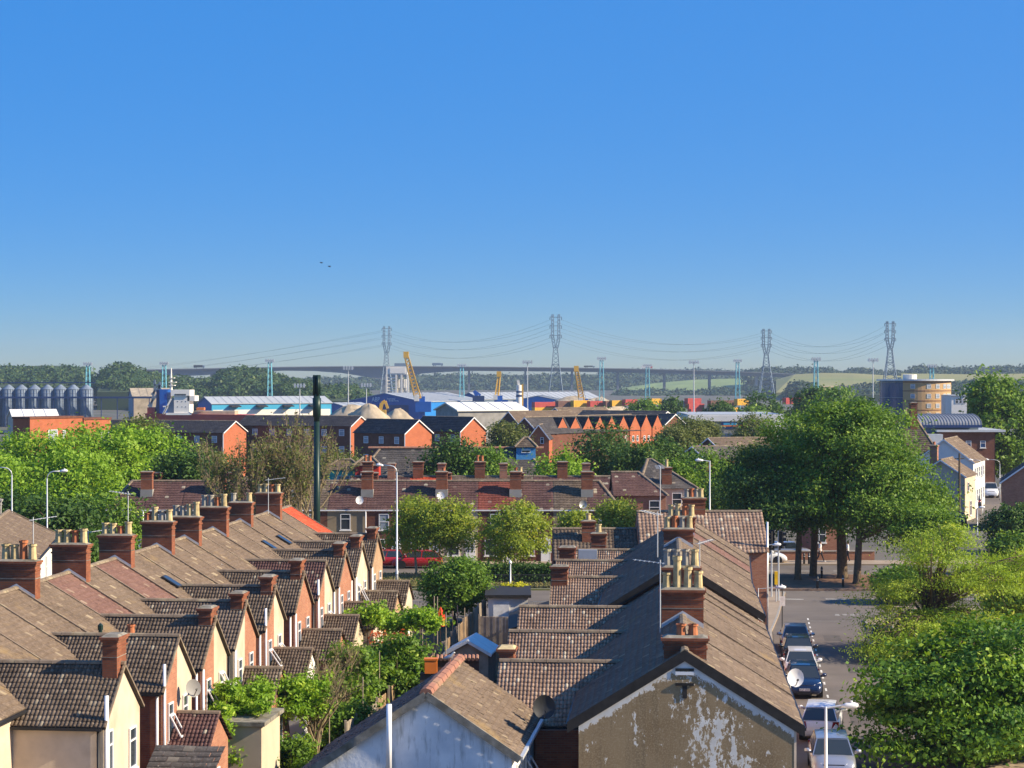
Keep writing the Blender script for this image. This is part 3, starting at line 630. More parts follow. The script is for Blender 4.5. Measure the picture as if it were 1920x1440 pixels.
# ---------------------------------------------------------------- people
def person(label, loc, deg, shirt, trousers, hair='hair_dark', h=1.72, step=.3, swing=.25, group=None, bag=False):
    k = h / 1.75
    J = {'pelvis': (0, 0, .93, .15), 'waist': (0, 0, 1.08, .135), 'chest': (0, .01, 1.3, .165), 'neckb': (0, 0, 1.46, .085), 'neck': (0, .015, 1.54, .058), 'head': (0, .03, 1.63, .092), 'crown': (0, .02, 1.71, .07)}
    E = [('pelvis', 'waist'), ('waist', 'chest'), ('chest', 'neckb'), ('neckb', 'neck'), ('neck', 'head'), ('head', 'crown')]
    for s, nm in ((-1, 'l'), (1, 'r')):
        d = step * s
        J.update({nm + 'hip': (s * .1, 0, .86, .1), nm + 'knee': (s * .1, d * .35 + .04, .49, .068), nm + 'ankle': (s * .1, d * .8, .1 + (.03 if d < 0 else 0), .045), nm + 'toe': (s * .11, d * .8 + .16, .045, .036),
                  nm + 'sho': (s * .185, 0, 1.41, .066), nm + 'elb': (s * .235, -d * swing * 1.2 - .02, 1.14, .045), nm + 'wri': (s * .24, -d * swing * 2 + .1, .92, .032), nm + 'hand': (s * .235, -d * swing * 2.1 + .13, .83, .034)})
        E += [('pelvis', nm + 'hip'), (nm + 'hip', nm + 'knee'), (nm + 'knee', nm + 'ankle'), (nm + 'ankle', nm + 'toe'), ('neckb', nm + 'sho'), (nm + 'sho', nm + 'elb'), (nm + 'elb', nm + 'wri'), (nm + 'wri', nm + 'hand')]
        for q in range(4):
            fx = s * .235 + (q - 1.5) * .012; J[nm + 'f%d' % q] = (fx, -d * swing * 2.1 + .14 + (q - 1.5) * .018, .755 + .01 * abs(q - 1.5), .010); E.append((nm + 'hand', nm + 'f%d' % q))
        J[nm + 'th'] = (s * .215, -d * swing * 2.1 + .18, .80, .011); E.append((nm + 'hand', nm + 'th'))
    names = list(J); me = bpy.data.meshes.new('tmp'); me.from_pydata([Vector(J[q][:3]) * k for q in names], [(names.index(a), names.index(b)) for a, b in E], [])
    o = bpy.data.objects.new('tmp', me); COL.objects.link(o); md = o.modifiers.new('s', 'SKIN'); 
    for i, q in enumerate(names):
        sv = me.skin_vertices[0].data[i]; r = J[q][3] * k; sv.radius = (r, r * (.8 if q in ('waist', 'chest', 'pelvis') else 1)); sv.use_root = (q == 'pelvis')
    sb = o.modifiers.new('b', 'SUBSURF'); sb.levels = 1; sb.render_levels = 1
    dg = bpy.context.evaluated_depsgraph_get(); m2 = bpy.data.meshes.new_from_object(o.evaluated_get(dg)); bpy.data.objects.remove(o)
    m2.materials.clear()
    for q in (shirt, trousers, 'skin', 'shirt_white'): m2.materials.append(MT[q])
    for p in m2.polygons:
        c = p.center / k; a = abs(c.x); p.use_smooth = True
        p.material_index = 2 if c.z > 1.49 or (a > .19 and c.z < 1.2) else 3 if c.z < .1 else 1 if c.z < .95 and a < .2 else 0
    t = thing('person', label, 'person', (0, 0, 0), group); link('body', m2, shirt, t)
    hm = MB().lathe((0, .0, 1.60 * k), [(.085 * k, -.02), (.105 * k, .06 * k), (.1 * k, .13 * k), (.05 * k, .18 * k)], 12); hm.V = [v + Vector((0, -.012, 0)) for v in hm.V]; hm.build('hair', hair, t, smooth=True)
    fm = MB()
    fm.tube([Vector((0, .118, 1.62)) * k, Vector((0, .145, 1.6)) * k], [.016, .012], 6)
    for s in (-1, 1): fm.tube([Vector((s * .092, .03, 1.6)) * k, Vector((s * .102, .02, 1.65)) * k], .014, 5)
    fm.build('nose_and_ears', 'skin', t)
    em = MB()
    for s in (-1, 1): em.tube([Vector((s * .034, .105, 1.64)) * k, Vector((s * .034, .122, 1.64)) * k], .011, 6)
    em.tube([Vector((-.025, .118, 1.565)) * k, Vector((.025, .118, 1.565)) * k], .006, 5)
    em.build('eyes_and_mouth', 'hair_dark', t)
    place(t, loc[0], loc[1], deg, loc[2] if len(loc) > 2 else 0); return t
# ---------------------------------------------------------------- street furniture
def lamp(label, base, h, arm, az, style='swan', group='street lamps', r=.075, name='street_lamp', mat='galv'):
    b = Vector(base); t = thing(name, label, 'street lamp', b, group); T = frame(b, az)
    MB().tube([T(0, 0, -.1), T(0, 0, 1.2), T(0, 0, 1.25), T(0, 0, h - (.5 if style == 'swan' else 0))], [r * 1.3, r * 1.3, r * .9, r * .6], 9).build('column', mat, t, smooth=True)
    if style == 'swan':
        pts = [T(0, 0, h - .5)] + [T(arm * .5 * (1 - math.cos(a)), 0, h - .5 + .5 * math.sin(a)) for a in (R(30), R(60), R(90))] + [T(arm, 0, h + .02)]
        MB().tube(pts, r * .55, 8).build('arm', mat, t, smooth=True); e = T(arm, 0, h + .02); hx = T(arm + .55, 0, h + .06)
    else:
        MB().tube([T(0, 0, h - .05), T(arm, 0, h + .04)], r * .5, 8).build('arm', mat, t); e = T(arm, 0, h + .04); hx = T(arm + .6, 0, h + .05)
    MB().tube([e - Vector((0, 0, .02)), e.lerp(hx, .3), e.lerp(hx, .8), hx], [.05, .1, .11, .05], 8).build('lantern', 'upvc', t, smooth=True)
    c = e.lerp(hx, .6); MB().tube([c, c + Vector((0, 0, .17))], [.05, .045], 8).build('photocell', 'upvc', t)
    return t
# ================================================================ THE SETTING: ground, roads, pavements
def struct(name, mb, mat): o = mb.build(name, mat); o['kind'] = 'structure'; return o
m = MB(); xs_ = [-2400, -600, -120, 120, 600, 2400]; ys_ = [-45, 60, 330, 640, 1400, 4150]; zz = [0, 0, 0, -5, -5.5, -5.5]
for i in range(5):
    for j in range(5): m.f((xs_[i], ys_[j], zz[j]), (xs_[i + 1], ys_[j], zz[j]), (xs_[i + 1], ys_[j + 1], zz[j + 1]), (xs_[i], ys_[j + 1], zz[j + 1]))
struct('ground', m, 'town')
def sheet(name, pts, z, mat): return struct(name, MB().f(*[(x, y, z) for x, y in pts]), mat)
sheet('garden_soil', [(-26, 40), (6, 40), (9, 131), (-14, 131)], .004, 'soil')
RD = lambda Y: 14.4 + (Y - 99.3) * .115          # line of the parked cars
sheet('side_street', [(RD(40) - 1.25, 40), (RD(40) + 4.6, 40), (RD(133) + 4.6, 133), (RD(133) - 1.25, 133)], .008, 'asphalt')
sheet('main_road', [(-90, 131.5), (90, 131.5), (95, 149), (-90, 149)], .012, 'asphalt')
sheet('far_road', [(-90, 161), (100, 159.5), (100, 168.6), (-90, 168.6)], .008, 'asphalt')
sheet('hill_street', [(48, 158), (58, 158), (68, 330), (60, 330)], .012, 'asphalt')
def kerbed(name, poly, mat='paving', h=.12):
    m = MB(); n = len(poly); m.f(*[(x, y, h) for x, y in poly])
    for k in range(n):
        a, b = poly[k], poly[(k + 1) % n]; m.f((*a, 0), (*b, 0), (*b, h), (*a, h))
    o = struct(name, m, mat); k = MB(); Pn = [Vector((x, y, 0)) for x, y in poly]
    for i in range(n):
        a, b = Pn[i], Pn[(i + 1) % n]; d = (b - a); L = d.length; d.normalize(); nn = Vector((-d.y, d.x, 0)) * .075; st = max(1, int(L / .915)); st = min(st, 60)
        for q in range(st):
            p0 = a + d * (L * q / st + .01) + nn; p1 = a + d * (L * (q + 1) / st - .01) + nn; k.bar(p0 + Vector((0, 0, h * .5 + .004)), p1 + Vector((0, 0, h * .5 + .004)), .14, h)
    ko = k.build('kerb_stones', 'kerbstone', o, 'stuff'); return o
kerbed('pavement_left', [(6.0, 40), (RD(40) - 1.32, 40), (RD(125) - 1.32, 125), (17.5, 133), (19.9, 147.4), (15.1, 147.4), (14.6, 110), (8.7, 62)][:5] + [(15.4, 147.4), (14.9, 124), (9.0, 62)])
kerbed('pavement_right', [(RD(40) + 4.7, 40), (60, 40), (60, 131), (RD(131) + 4.7, 131)])
kerbed('tree_pavement', [(15.5, 149.2), (48, 148.4), (48, 159.2), (15.5, 160.6)], 'paving_brick')
kerbed('verge', [(-90, 149.3), (5, 149.3), (5, 160.6), (-90, 160.6)], 'grass')
kerbed('far_pavement', [(-60, 168.8), (70, 168.8), (70, 172.2), (-60, 172.2)])
kerbed('traffic_island', [(25.3, 136.2), (36, 136.2), (36, 138.6), (25.3, 138.6)], 'paving')
# painted markings
m = MB()
for k in range(34):
    Y = 62 + k * 2.1; x = RD(Y) + 1.12; m.f((x - .05, Y, .0135), (x + .05, Y, .0135), (x + .05 + .115 * .9, Y + .9, .0135), (x - .05 + .115 * .9, Y + .9, .0135))
o = struct('parking_bay_line', m, 'road_paint')
m = MB()
for k in range(9): m.f((19 + k * 3.2, 143.4, .0165), (20.6 + k * 3.2, 143.2, .0165), (20.65 + k * 3.2, 143.4, .0165), (19.05 + k * 3.2, 143.6, .0165))
for k in range(9): m.f((-40 + k * 6, 140.4, .0165), (-37 + k * 6, 140.4, .0165), (-37 + k * 6, 140.55, .0165), (-40 + k * 6, 140.55, .0165))
struct('lane_dashes', m, 'road_paint')
m = MB()
for k in range(14): m.f((17 + k * 3.0, 163.8, .0125), (18.6 + k * 3.0, 163.8, .0125), (18.6 + k * 3.0, 163.95, .0125), (17 + k * 3.0, 163.95, .0125))
struct('far_lane_dashes', m, 'road_paint')
sheet('give_way_line', [(18.7, 130.7), (24.5, 130.5), (24.5, 130.62), (18.7, 130.82)], .0165, 'road_faded')
for k, (x, y) in enumerate(((21.3, 133.6), (25.4, 132.2))):
    m = MB()
    for q in range(5): m.f((x + q * .5, y + .2 * (q % 2), .0165), (x + q * .5 + .32, y + .2 * (q % 2), .0165), (x + q * .5 + .4, y + .9, .0165), (x + q * .5 + .15, y + .9, .0165))
    struct('road_lettering', m, 'road_faded')
for k, (x, y, w, l) in enumerate(((1.9, 92, 1.2, 3.5), (2.6, 108, 1.5, 5.0), (1.8, 121, 1.0, 2.6), (3.2, 76, 1.1, 4))):
    xx = RD(y) + x; struct('road_patch', MB().f((xx, y, .0125), (xx + w, y, .0125), (xx + w + .115 * l, y + l, .0125), (xx + .115 * l, y + l, .0125)), 'asphalt_patch')
sheet('river', [(-900, 700), (-60, 700), (-60, 735), (-900, 735)], -4.6, 'water')
# grass blades on the verge
g = np.random.default_rng(4); n = 9000; P = np.stack([-16 + 20 * g.random(n), 149.6 + 10.6 * g.random(n), .14 + .08 * g.random(n)], 1)
V, Q = leaf_cloud(P, np.tile([0, -1., .3], (n, 1)), np.full(n, .3), .25, .5, 9)
o = link('verge_grass', mesh_np('verge_grass', V, Q, rnd=g.random(n)), 'grass_blade', None, 'stuff'); o['label'] = 'dry yellow green grass on the verge behind the railing'; o['category'] = 'grass'

# ================================================================ terrace houses
def main_roof(th, T, u0, u1, hv_r, hv_l, zr, pitch, bands, both=True, col=.24, row=.26):
    """two slopes; bands: [(u0,u1,material)] along the right-hand slope"""
    S = math.hypot(hv_r, hv_r * pitch); a, r = T.a, T.r
    up = (-r + Vector((0, 0, pitch))).normalized()
    for (b0, b1, mt) in bands:
        tiles(th, T(b0, hv_r, zr - hv_r * pitch), a, up, b1 - b0, S, col, row, mt, 'flat', th=.022)
        MB().bar(T(b1, hv_r, zr - hv_r * pitch + .04), T(b1, 0, zr + .04), .09, .05).build('verge_strip', 'ridge_brown', th)
    S2 = math.hypot(hv_l, hv_l * pitch); tiles(th, T(u0, -hv_l, zr - hv_l * pitch), a, (r + Vector((0, 0, pitch))).normalized(), u1 - u0, S2, col, row, bands[0][2], 'flat', th=.022)
    ridge(th, T(u0, 0, zr), T(u1, 0, zr))
    u = MB().f(T(u0, -hv_l, zr - hv_l * pitch - .06), T(u1, -hv_l, zr - hv_l * pitch - .06), T(u1, 0, zr - .06), T(u0, 0, zr - .06)).f(T(u0, hv_r, zr - hv_r * pitch - .06), T(u0, 0, zr - .06), T(u1, 0, zr - .06), T(u1, hv_r, zr - hv_r * pitch - .06))
    u.build('roof_underlay', 'wood_dark', th)
    for v, s in ((hv_r, 1), (-hv_l, -1)): MB().bar(T(u0, v + s * .04, zr - abs(v) * pitch - .09), T(u1, v + s * .04, zr - abs(v) * pitch - .09), .1, .09).build('gutter', 'black_plastic', th)
def prism(T, u0, u1, v0, v1, z0, ze, zr, ridge_u=True):
    """closed wall block with gables; ridge along u or v"""
    m = MB()
    if ridge_u:
        vm = (v0 + v1) / 2 if not isinstance(ridge_u, float) else ridge_u
        for u, s in ((u0, 1), (u1, -1)):
            p = [T(u, v0, z0), T(u, v1, z0), T(u, v1, ze), T(u, vm, zr), T(u, v0, ze)]; m.f(*(p if s > 0 else p[::-1]))
        m.f(T(u0, v1, z0), T(u1, v1, z0), T(u1, v1, ze), T(u0, v1, ze)); m.f(T(u1, v0, z0), T(u0, v0, z0), T(u0, v0, ze), T(u1, v0, ze))
    return m
def outrigger(th, T, uc, v0, v1, hw, ze, zr, mats, roof, near_wall='brick_dark', chim=None, sgn=1, tcol=.2, trow=.3, ov=.12, prof='roman'):
    """rear wing: ridge runs from v0 (in the main roof) to the gable at v1; mats = near half, far half of the gable"""
    P = lambda u, v, z: T(uc + u, v, z); h = zr - ze
    def half(s, mt, nm):
        p = [P(0, v1, 0), P(s * hw, v1, 0), P(s * hw, v1, ze), P(0, v1, zr - .03)]; m = MB().f(*(p if s * sgn > 0 else p[::-1])); return m.build(nm, mt, th)
    half(-1, mats[0], 'gable_wall'); half(1, mats[1], 'gable_wall')
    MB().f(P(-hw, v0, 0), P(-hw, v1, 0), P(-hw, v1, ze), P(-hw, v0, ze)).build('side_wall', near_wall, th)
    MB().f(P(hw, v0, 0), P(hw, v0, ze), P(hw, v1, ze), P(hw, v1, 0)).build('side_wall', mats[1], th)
    k = h / hw; e = hw + .15; S = math.hypot(e, e * k); L = abs(v1 + sgn * ov - v0); r = T.r * sgn; a = T.a
    tiles(th, P(-e, v0, zr - e * k), r, (a + Vector((0, 0, k))).normalized(), L, S, tcol, trow, roof, prof)
    tiles(th, P(e, v0, zr - e * k), r, (-a + Vector((0, 0, k))).normalized(), L, S, tcol * 1.5, trow, roof, 'pan')
    MB().f(P(-e, v0, zr - e * k - .07), P(0, v0, zr - .07), P(0, v1 + sgn * ov * .9, zr - .07), P(-e, v1 + sgn * ov * .9, zr - e * k - .07)).f(P(e, v0, zr - e * k - .07), P(0, v0, zr - .07), P(0, v1 + sgn * ov * .9, zr - .07), P(e, v1 + sgn * ov * .9, zr - e * k - .07)).build('roof_underlay', 'wood_dark', th)
    ridge(th, P(0, v0, zr + .05), P(0, v1 + sgn * ov, zr + .05), 'ridge_brown', .1)
    MB().bar(P(-e - .04, v0, zr - e * k - .06), P(-e - .04, v1, zr - e * k - .06), .1, .09).build('gutter', 'black_plastic', th)
    vg = MB(); 
    for s in (-1, 1): vg.bar(P(s * e, v1 + sgn * (ov - .02), zr - e * k - .0), P(0, v1 + sgn * (ov - .02), zr - .0), .05, .07)
    vg.build('verge', 'ridge_brown', th)
    if chim:
        top, du, dv = chim; c = chimney(th, T, uc, v1 - sgn * (dv * .5 + .015), zr - .6, top, du, dv, ())
        return c
EXT_GROUP = None
LT = frame((-18.5, 75.1, 0), 6.2)
LB = [-13.2, -5.6, .3, 6.3, 12.4, 18.8, 23.6, 29.0, 34.8, 41.4, 47.3]
LU = [-9.1, -2.2, 3.4, 8.8, 14.6, 21.1, 26.8, 32.6, 38.0, 43.6]
gm = [('cream', 'cream'), ('brick', 'cream'), ('brick', 'beige'), ('cream', 'brick'), ('brick', 'cream'), ('brick', 'brick'), ('brick', 'cream'), ('brick', 'brick'), ('cream', 'cream'), ('brick_tan', 'brick_tan')]
lab = ['cream rendered terrace house with the nearest brown tiled rear wing, bottom left', 'terrace house whose gable carries the large grey satellite dish',
       'terrace house with first purple roof band, its gable half brick half beige', 'terrace house with second purple roof band and cream and brick gable',
       'terrace house with plain brown roof, brick and cream gable, fifth rear wing from the front', 'terrace house with all brick gable, sixth rear wing from the front',
       'terrace house whose white gable has no chimney, seventh rear wing', 'terrace house with brick gable and slim chimney, eighth rear wing',
       'terrace house with cream gable and wide chimney cap, second from the far end', 'terrace house with the orange red roof band at the far end of the left row']
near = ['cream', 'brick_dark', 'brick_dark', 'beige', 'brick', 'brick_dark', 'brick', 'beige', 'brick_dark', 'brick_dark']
opens = [(0, 0), (28, 0), (30, -26), (0, 0), (35, 40), (0, 0), (0, 38), (0, 0), (-28, 0), (0, 0)]
potsets = [[('pot_buff', .5), ('pot_buff', .48), ('pot_red', .62), ('pot_buff', .5)], [('pot_buff', .46)] * 2 + [('pot_red', .44), ('pot_buff', .5)], [('pot_buff', .42), ('pot_buff', .4), ('pot_red', .3), ('pot_buff', .46)],
           [('pot_red', .3), ('pot_buff', .55), ('pot_grey', .4), ('pot_buff', .45)], [('pot_grey', .45), ('pot_grey', .42), ('pot_buff', .5), ('pot_buff', .6)], [('pot_grey', .5), ('pot_grey', .5), ('pot_red', .4), ('pot_buff', .55)], [('pot_grey', .4), ('pot_buff', .42)], [('pot_buff', .4), ('pot_buff', .42), ('pot_red', .38), ('pot_buff', .4)]]
houses_l = []
for i in range(10):
    u0, u1, uc = LB[i], LB[i + 1], LU[i]; um = (u0 + u1) / 2
    th = thing('terraced_house', lab[i], 'house', LT((u0 + u1) / 2, 0, 0), 'left terrace row'); houses_l.append(th)
    far = 'slate_purple' if i in (2, 3) else 'tile_orange' if i == 9 else 'slate_brown'
    main_roof(th, LT, u0, u1, 4.3, 4.3, 8.0, .6, [(u0, um, 'slate_brown'), (um, u1, far)])
    prism(LT, u0, u1, -4.0, 4.0, 0, 5.5, 7.85).build('wall', gm[i][0], th)
    if i >= 2:
        ps = potsets[(i - 2) % 8]; nb = len(ps); dv = 1.42 if nb == 4 else 1.2
        c = chimney(th, LT, u0 + .3, .02, 6.9, 9.0 + (.12 if i % 2 else 0), .56, dv, [(0, -dv * .36 + k * dv * .72 / (nb - 1), h, mt) for k, (mt, h) in enumerate(ps)])
        flashing(c, LT, u0 + .3, .02, .56, dv, lambda v: 8.06 - abs(v) * .6)
    if i == 0:   # the next house towards the camera shows its eaves wall
        MB().box(LT, u0 - 6, u0, -4, 4, 0, 5.45).build('wall', 'cream', th)
    v1 = 6.95 - .11 * i
    ch = None if i in (1, 6) else (6.6 + [.95, 0, .42, .4, .5, .62, 0, .45, .4, .42][i], 1.0 if i in (0, 8) else .85, .48)
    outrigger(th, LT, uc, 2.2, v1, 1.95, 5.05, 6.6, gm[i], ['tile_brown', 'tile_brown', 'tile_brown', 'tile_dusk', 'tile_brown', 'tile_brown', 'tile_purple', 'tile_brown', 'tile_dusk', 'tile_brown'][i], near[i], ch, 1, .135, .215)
    if i == 1: pot(th, LT(uc - 6.0 + 6.2, 5.1, 6.5), .5, .14, 'pot_red'); MB().lathe(LT(uc + .1, 4.0, 6.35), [(.07, 0), (.07, .45), (.1, .46), (.1, .62), (.02, .7)], 8).build('flue', 'mast_green', th)
    n = LT.r
    if i in (4, 7, 8):
        a = LT.a; upv = (-LT.r + Vector((0, 0, .6))).normalized(); nn = (LT.r * .6 + Vector((0, 0, 1))).normalized(); c0 = LT(um + (1.2 if i == 7 else -1.4), 2.0, 8.0 - 1.2) + nn * .05
        cs_ = [c0 + a * x + upv * y for x, y in ((-.3, -.45), (.3, -.45), (.3, .45), (-.3, .45))]
        rw = MB().hexa(cs_ + [p + nn * .06 for p in cs_]).build('rooflight', 'metal_dark', th); ci = [c0 + a * x + upv * y + nn * .065 for x, y in ((-.24, -.38), (.24, -.38), (.24, .38), (-.24, .38))]; MB().f(*ci).build('pane', 'glass', rw)
    for k, du in enumerate((-.95, .95)):
        if i == 0 and k == 0: window(th, LT(uc - 1.35, v1 + .01, 4.0), n, .42, 1.5, 'casement'); continue
        window(th, LT(uc + du * (1.0 if i else 1.1), v1 + .01, 3.75), n, .62 if i else .75, 1.35, 'casement', open_deg=opens[i][k])
    for k, du in enumerate((-1.0, 1.0)): window(th, LT(uc + du, v1 + .01, 1.35), n, .75, 1.1, 'casement')
    pipe(th, [LT(uc - 2.02, v1 - .15, .1), LT(uc - 2.02, v1 - .15, 4.9)], .05, 'upvc' if i % 3 else 'black_plastic')
    pipe(th, [LT(uc - 1.86, v1 + .07, 1.2), LT(uc - 1.86, v1 + .07, 5.9 if i in (0, 1, 4, 6) else 4.9)], .07 if i == 0 else .055, 'upvc', 'soil_pipe')
    # single storey extension beyond the gable
    if i not in (0,):
        ex = 1.0 + .15 * (i % 3); e0, e1 = v1 + .03, 8.25 - .05 * i + .1 * (i % 3); hw = 1.55; P = lambda u, v, z: LT(uc + u, v, z)
        fl = i == 2
        emat = ['cream', 'brick', 'cream', 'brick', 'white_render', 'brick', 'beige', 'cream', 'brick_tan', 'cream'][i]
        if fl:
            MB().box(LT, uc - hw, uc + hw, e0, e1 + .6, 0, 2.75).build('extension_wall', 'beige', th); MB().box(LT, uc - hw - .12, uc + hw + .12, e0, e1 + .75, 2.76, 2.92).build('extension_flat_roof', 'cement', th)
        else:
            m = MB(); p = [P(-hw, e1, 0), P(hw, e1, 0), P(hw, e1, 2.75), P(0, e1, 3.85), P(-hw, e1, 2.75)]; m.f(*p); m.f(P(-hw, e0, 0), P(-hw, e1, 0), P(-hw, e1, 2.75), P(-hw, e0, 2.75)); m.f(P(hw, e0, 0), P(hw, e0, 2.75), P(hw, e1, 2.75), P(hw, e1, 0)); m.build('extension_wall', emat, th)
            e = hw + .15; k = 1.1 / hw; S = math.hypot(e, e * k)
            tiles(th, P(-e, e0, 3.9 - e * k), LT.r, (LT.a + Vector((0, 0, k))).normalized(), e1 - e0 + .12, S, .135, .215, 'tile_brown' if i != 1 else 'tile_purple')
            tiles(th, P(e, e0, 3.9 - e * k), LT.r, (-LT.a + Vector((0, 0, k))).normalized(), e1 - e0 + .12, S, .3, .3, 'tile_brown', 'pan')
            ridge(th, P(0, e0, 3.93), P(0, e1 + .12, 3.93), 'ridge_brown', .1)
            window(th, P(-.2, e1 + .01, 1.5), LT.r, .8, 1.0, 'casement')
# nearest low extension (slates) in front of the first wing, and a small flat store
th = houses_l[0]
T = LT; MB().box(T, -8.3, -5.6, 7.08, 9.3, 0, 2.1).build('extension_wall', 'cream', th)
tiles(th, T(-8.5, 7.1, 2.15), T.r, (T.a + Vector((0, 0, .45))).normalized(), 2.4, 3.0, .42, .3, 'slate_grey', 'flat', th=.03)
window(th, LT(-13.8, 4.01, 4.1), LT.r, .85, 2.0, 'sash'); MB().bar(LT(-13.2, 4.05, 5.35), LT(-19, 4.05, 5.35), .08, .1).build('gutter', 'upvc', th)
st = thing('store_shed', 'small brick store with grey flat roof under the trailing ivy', 'outbuilding', LT(-4.6, 9.9, 0))
MB().box(LT, -5.4, -3.9, 9.5, 10.5, 0, 1.75).build('wall', 'brick', st); MB().box(LT, -5.55, -3.8, 9.4, 10.65, 1.76, 1.86).build('flat_roof', 'cement', st)
dish('satellite_dish', 'large grey satellite dish on the second gable of the left row', LT(-2.0, 7.35, 4.75), (.6, -.85, .25), .3, 'grey_render')
aerial('roof_aerial', 'thin tall rod with small box on the left row roof', W(388, 1135, 97), 1.9, 'galv', 40)
aerial('roof_aerial', 'bent television aerial above the fourth chimney of the left row', W(240, 1010, 90), 2.1, 'galv', -70)
aerial('roof_aerial', 'slim aerial beside the second chimney of the left row', W(62, 1060, 80), 1.9, 'galv', 60)
aerial('roof_aerial', 'small aerial left of the third chimney stack', W(165, 1050, 88), 1.3, 'galv', 60)
aerial('roof_aerial', 'aerial pole on the last chimney of the left row', W(503, 960, 113), 1.9, 'galv', 80)

# ---------------------------------------------------------------- right-hand terrace
RT = frame((5.21, 61.1, 0), 4.4); PT = .62
rl = ['end terrace house with brown flaking gable wall facing the camera', 'terrace house of the right row behind the flaking end house', 'narrow terrace house just before the roof step in the right row',
      'terrace house with the raised roof and black verge in the right row', 'terrace house below the farthest buff pots of the right row', 'last house of the right row beside the road junction']
RB = [0, 11.2, 19.7, 25.0, 38.5, 46.2, 52.8]; RO = [7.2, 15.1, 23.2, 34.4, 42.7, 49.2]; vL = [-6.1, -6.4, -6.6, -5.9, -6.3, -6.0]
stk = {0: [(9.1, 8.5, 1.45, [('pot_buff', .45), ('pot_buff', .95), ('pot_buff', .62), ('pot_buff', .5)])], 1: [(17.2, 8.5, 1.4, [('pot_grey', .55)] * 3 + [('pot_buff', .55)])], 2: [],
       3: [(36.5, 8.5, 1.4, [('pot_buff', .45), ('pot_red', .5), ('pot_grey', .45), ('pot_buff', .5)])], 4: [(44, 8.55, 1.4, [('pot_buff', .5), ('pot_buff', .55), ('pot_red', .45), ('pot_buff', .5)])], 5: []}
houses_r = []
for i in range(6):
    u0, u1 = RB[i], RB[i + 1]; dz = .4 if i >= 3 else 0; zr = 7.6 + dz
    T = RT if i < 4 else frame(RT(38.5, 0, 0) - RT.a * 38.5 * 0, 6.2)
    if i >= 4: T0 = T; T = (lambda T0: (lambda u, v, z: T0(u - 38.5, v, z)))(T0); T.a, T.r = T0.a, T0.r
    th = thing('terraced_house', rl[i], 'house', T(u0, 0, 0), 'right terrace row'); houses_r.append(th)
    a0 = u0 - (.035 if i == 0 else .2 if i == 3 else 0)
    main_roof(th, T, a0, u1, 3.55, 3.5, zr, PT, [(a0, (u0 + u1) / 2, 'slate_brown'), ((u0 + u1) / 2, u1, 'slate_brown' if i != 4 else 'slate_purple')])
    ze = zr - 3.3 * PT - .05
    m = MB(); m.f(T(u0, -3.2, 0), T(u0, 3.3, 0), T(u0, 3.3, ze), T(u0, 0, zr - .08), T(u0, -3.2, ze + .06)); m.build('gable_wall', 'flaking' if i == 0 else 'brick_dark', th)
    m = MB().f(T(u0, 3.3, 0), T(u1, 3.3, 0), T(u1, 3.3, ze), T(u0, 3.3, ze)).f(T(u1, -3.2, 0), T(u0, -3.2, 0), T(u0, -3.2, ze), T(u1, -3.2, ze)).f(T(u1, 3.3, 0), T(u1, -3.2, 0), T(u1, -3.2, ze), T(u1, 0, zr - .08), T(u1, 3.3, ze)); m.build('wall', ['beige', 'brick', 'cream', 'brick', 'brick', 'brick_orange'][i], th)
    if i in (0, 3):
        m = MB()
        for s, e in ((1, 3.6), (-1, 3.55)): m.hexa([T(a0 - .012, s * e, zr - e * PT - .30), T(a0 + .03, s * e, zr - e * PT - .30), T(a0 + .03, 0, zr - .28), T(a0 - .012, 0, zr - .28), T(a0 - .012, s * e, zr - e * PT + .045), T(a0 + .03, s * e, zr - e * PT + .045), T(a0 + .03, 0, zr + .06), T(a0 - .012, 0, zr + .06)])
        m.build('bargeboard', 'bargeboard', th)
    for w in range(2):
        uu = u0 + (u1 - u0) * (.28 + .45 * w); window(th, T(uu, 3.31, 4.2), T.r, .9, 1.4, 'sash'); window(th, T(uu, 3.31, 1.5), T.r, 1.1, 1.5, 'sash')
        MB().box(T, uu + 1.05, uu + 1.85, 3.31, 3.36, .1, 2.1).build('door', 'upvc', th)
    for (su, zt, dv, ps) in stk[i]:
        c = chimney(th, T, su + .3, 0, zr - .9, zt, .62, dv, [(0, -dv * .38 + k * dv * .76 / (len(ps) - 1), h, q) for k, (q, h) in enumerate(ps)]); flashing(c, T, su + .3, 0, .62, dv, lambda v: zr + .06 - abs(v) * PT)
    tm = 'tile_warm'
    outrigger(th, T, RO[i], -1.8, vL[i], 2.2, 4.55 + dz * .3, 6.2 + dz * .3, ('brick_dark', 'brick_dark'), tm, 'brick_dark', None, -1, .125, .19)
    pipe(th, [T(RO[i] - 2.3, -6, .1), T(RO[i] - 2.3, -6, 4.4)], .05, 'black_plastic')
th = houses_r[0]
c = chimney(th, RT, 1.0, .02, 7.0, 7.92, .55, 1.3, [(0, -.12, .3, 'pot_red'), (0, .24, .3, 'pot_red')], 'stack')
c = chimney(th, RT, 7.9, -6.0, 4.5, 6.6, .8, .5, (), 'stack', 'pot_buff'); MB().box(RT, 7.3, 8.2, -5.72, -5.66, 5.2, 6.0).build('flashing', 'lead', c)
MB().box(RT, -.03, 0, -.07, .07, 6.2, 6.6).box(RT, -.05, 0, -.28, .28, 6.58, 6.66).build('wall_tie', 'bargeboard', th)
MB().box(RT, -.03, 0, -.28, .28, 7.02, 7.1).build('wall_vent', 'black_plastic', th); MB().box(RT, -.03, 0, -.28, .28, 6.9, 7.0).build('vent_plate', 'upvc', th)
MB().bar(RT(.03, 3.31, 0), RT(.03, 3.31, 5.4), .07).build('corner_bead', 'cream', th)
c = chimney(houses_r[3], RT, 34.2, -5.6, 4.5, 6.9, .6, .75, ())
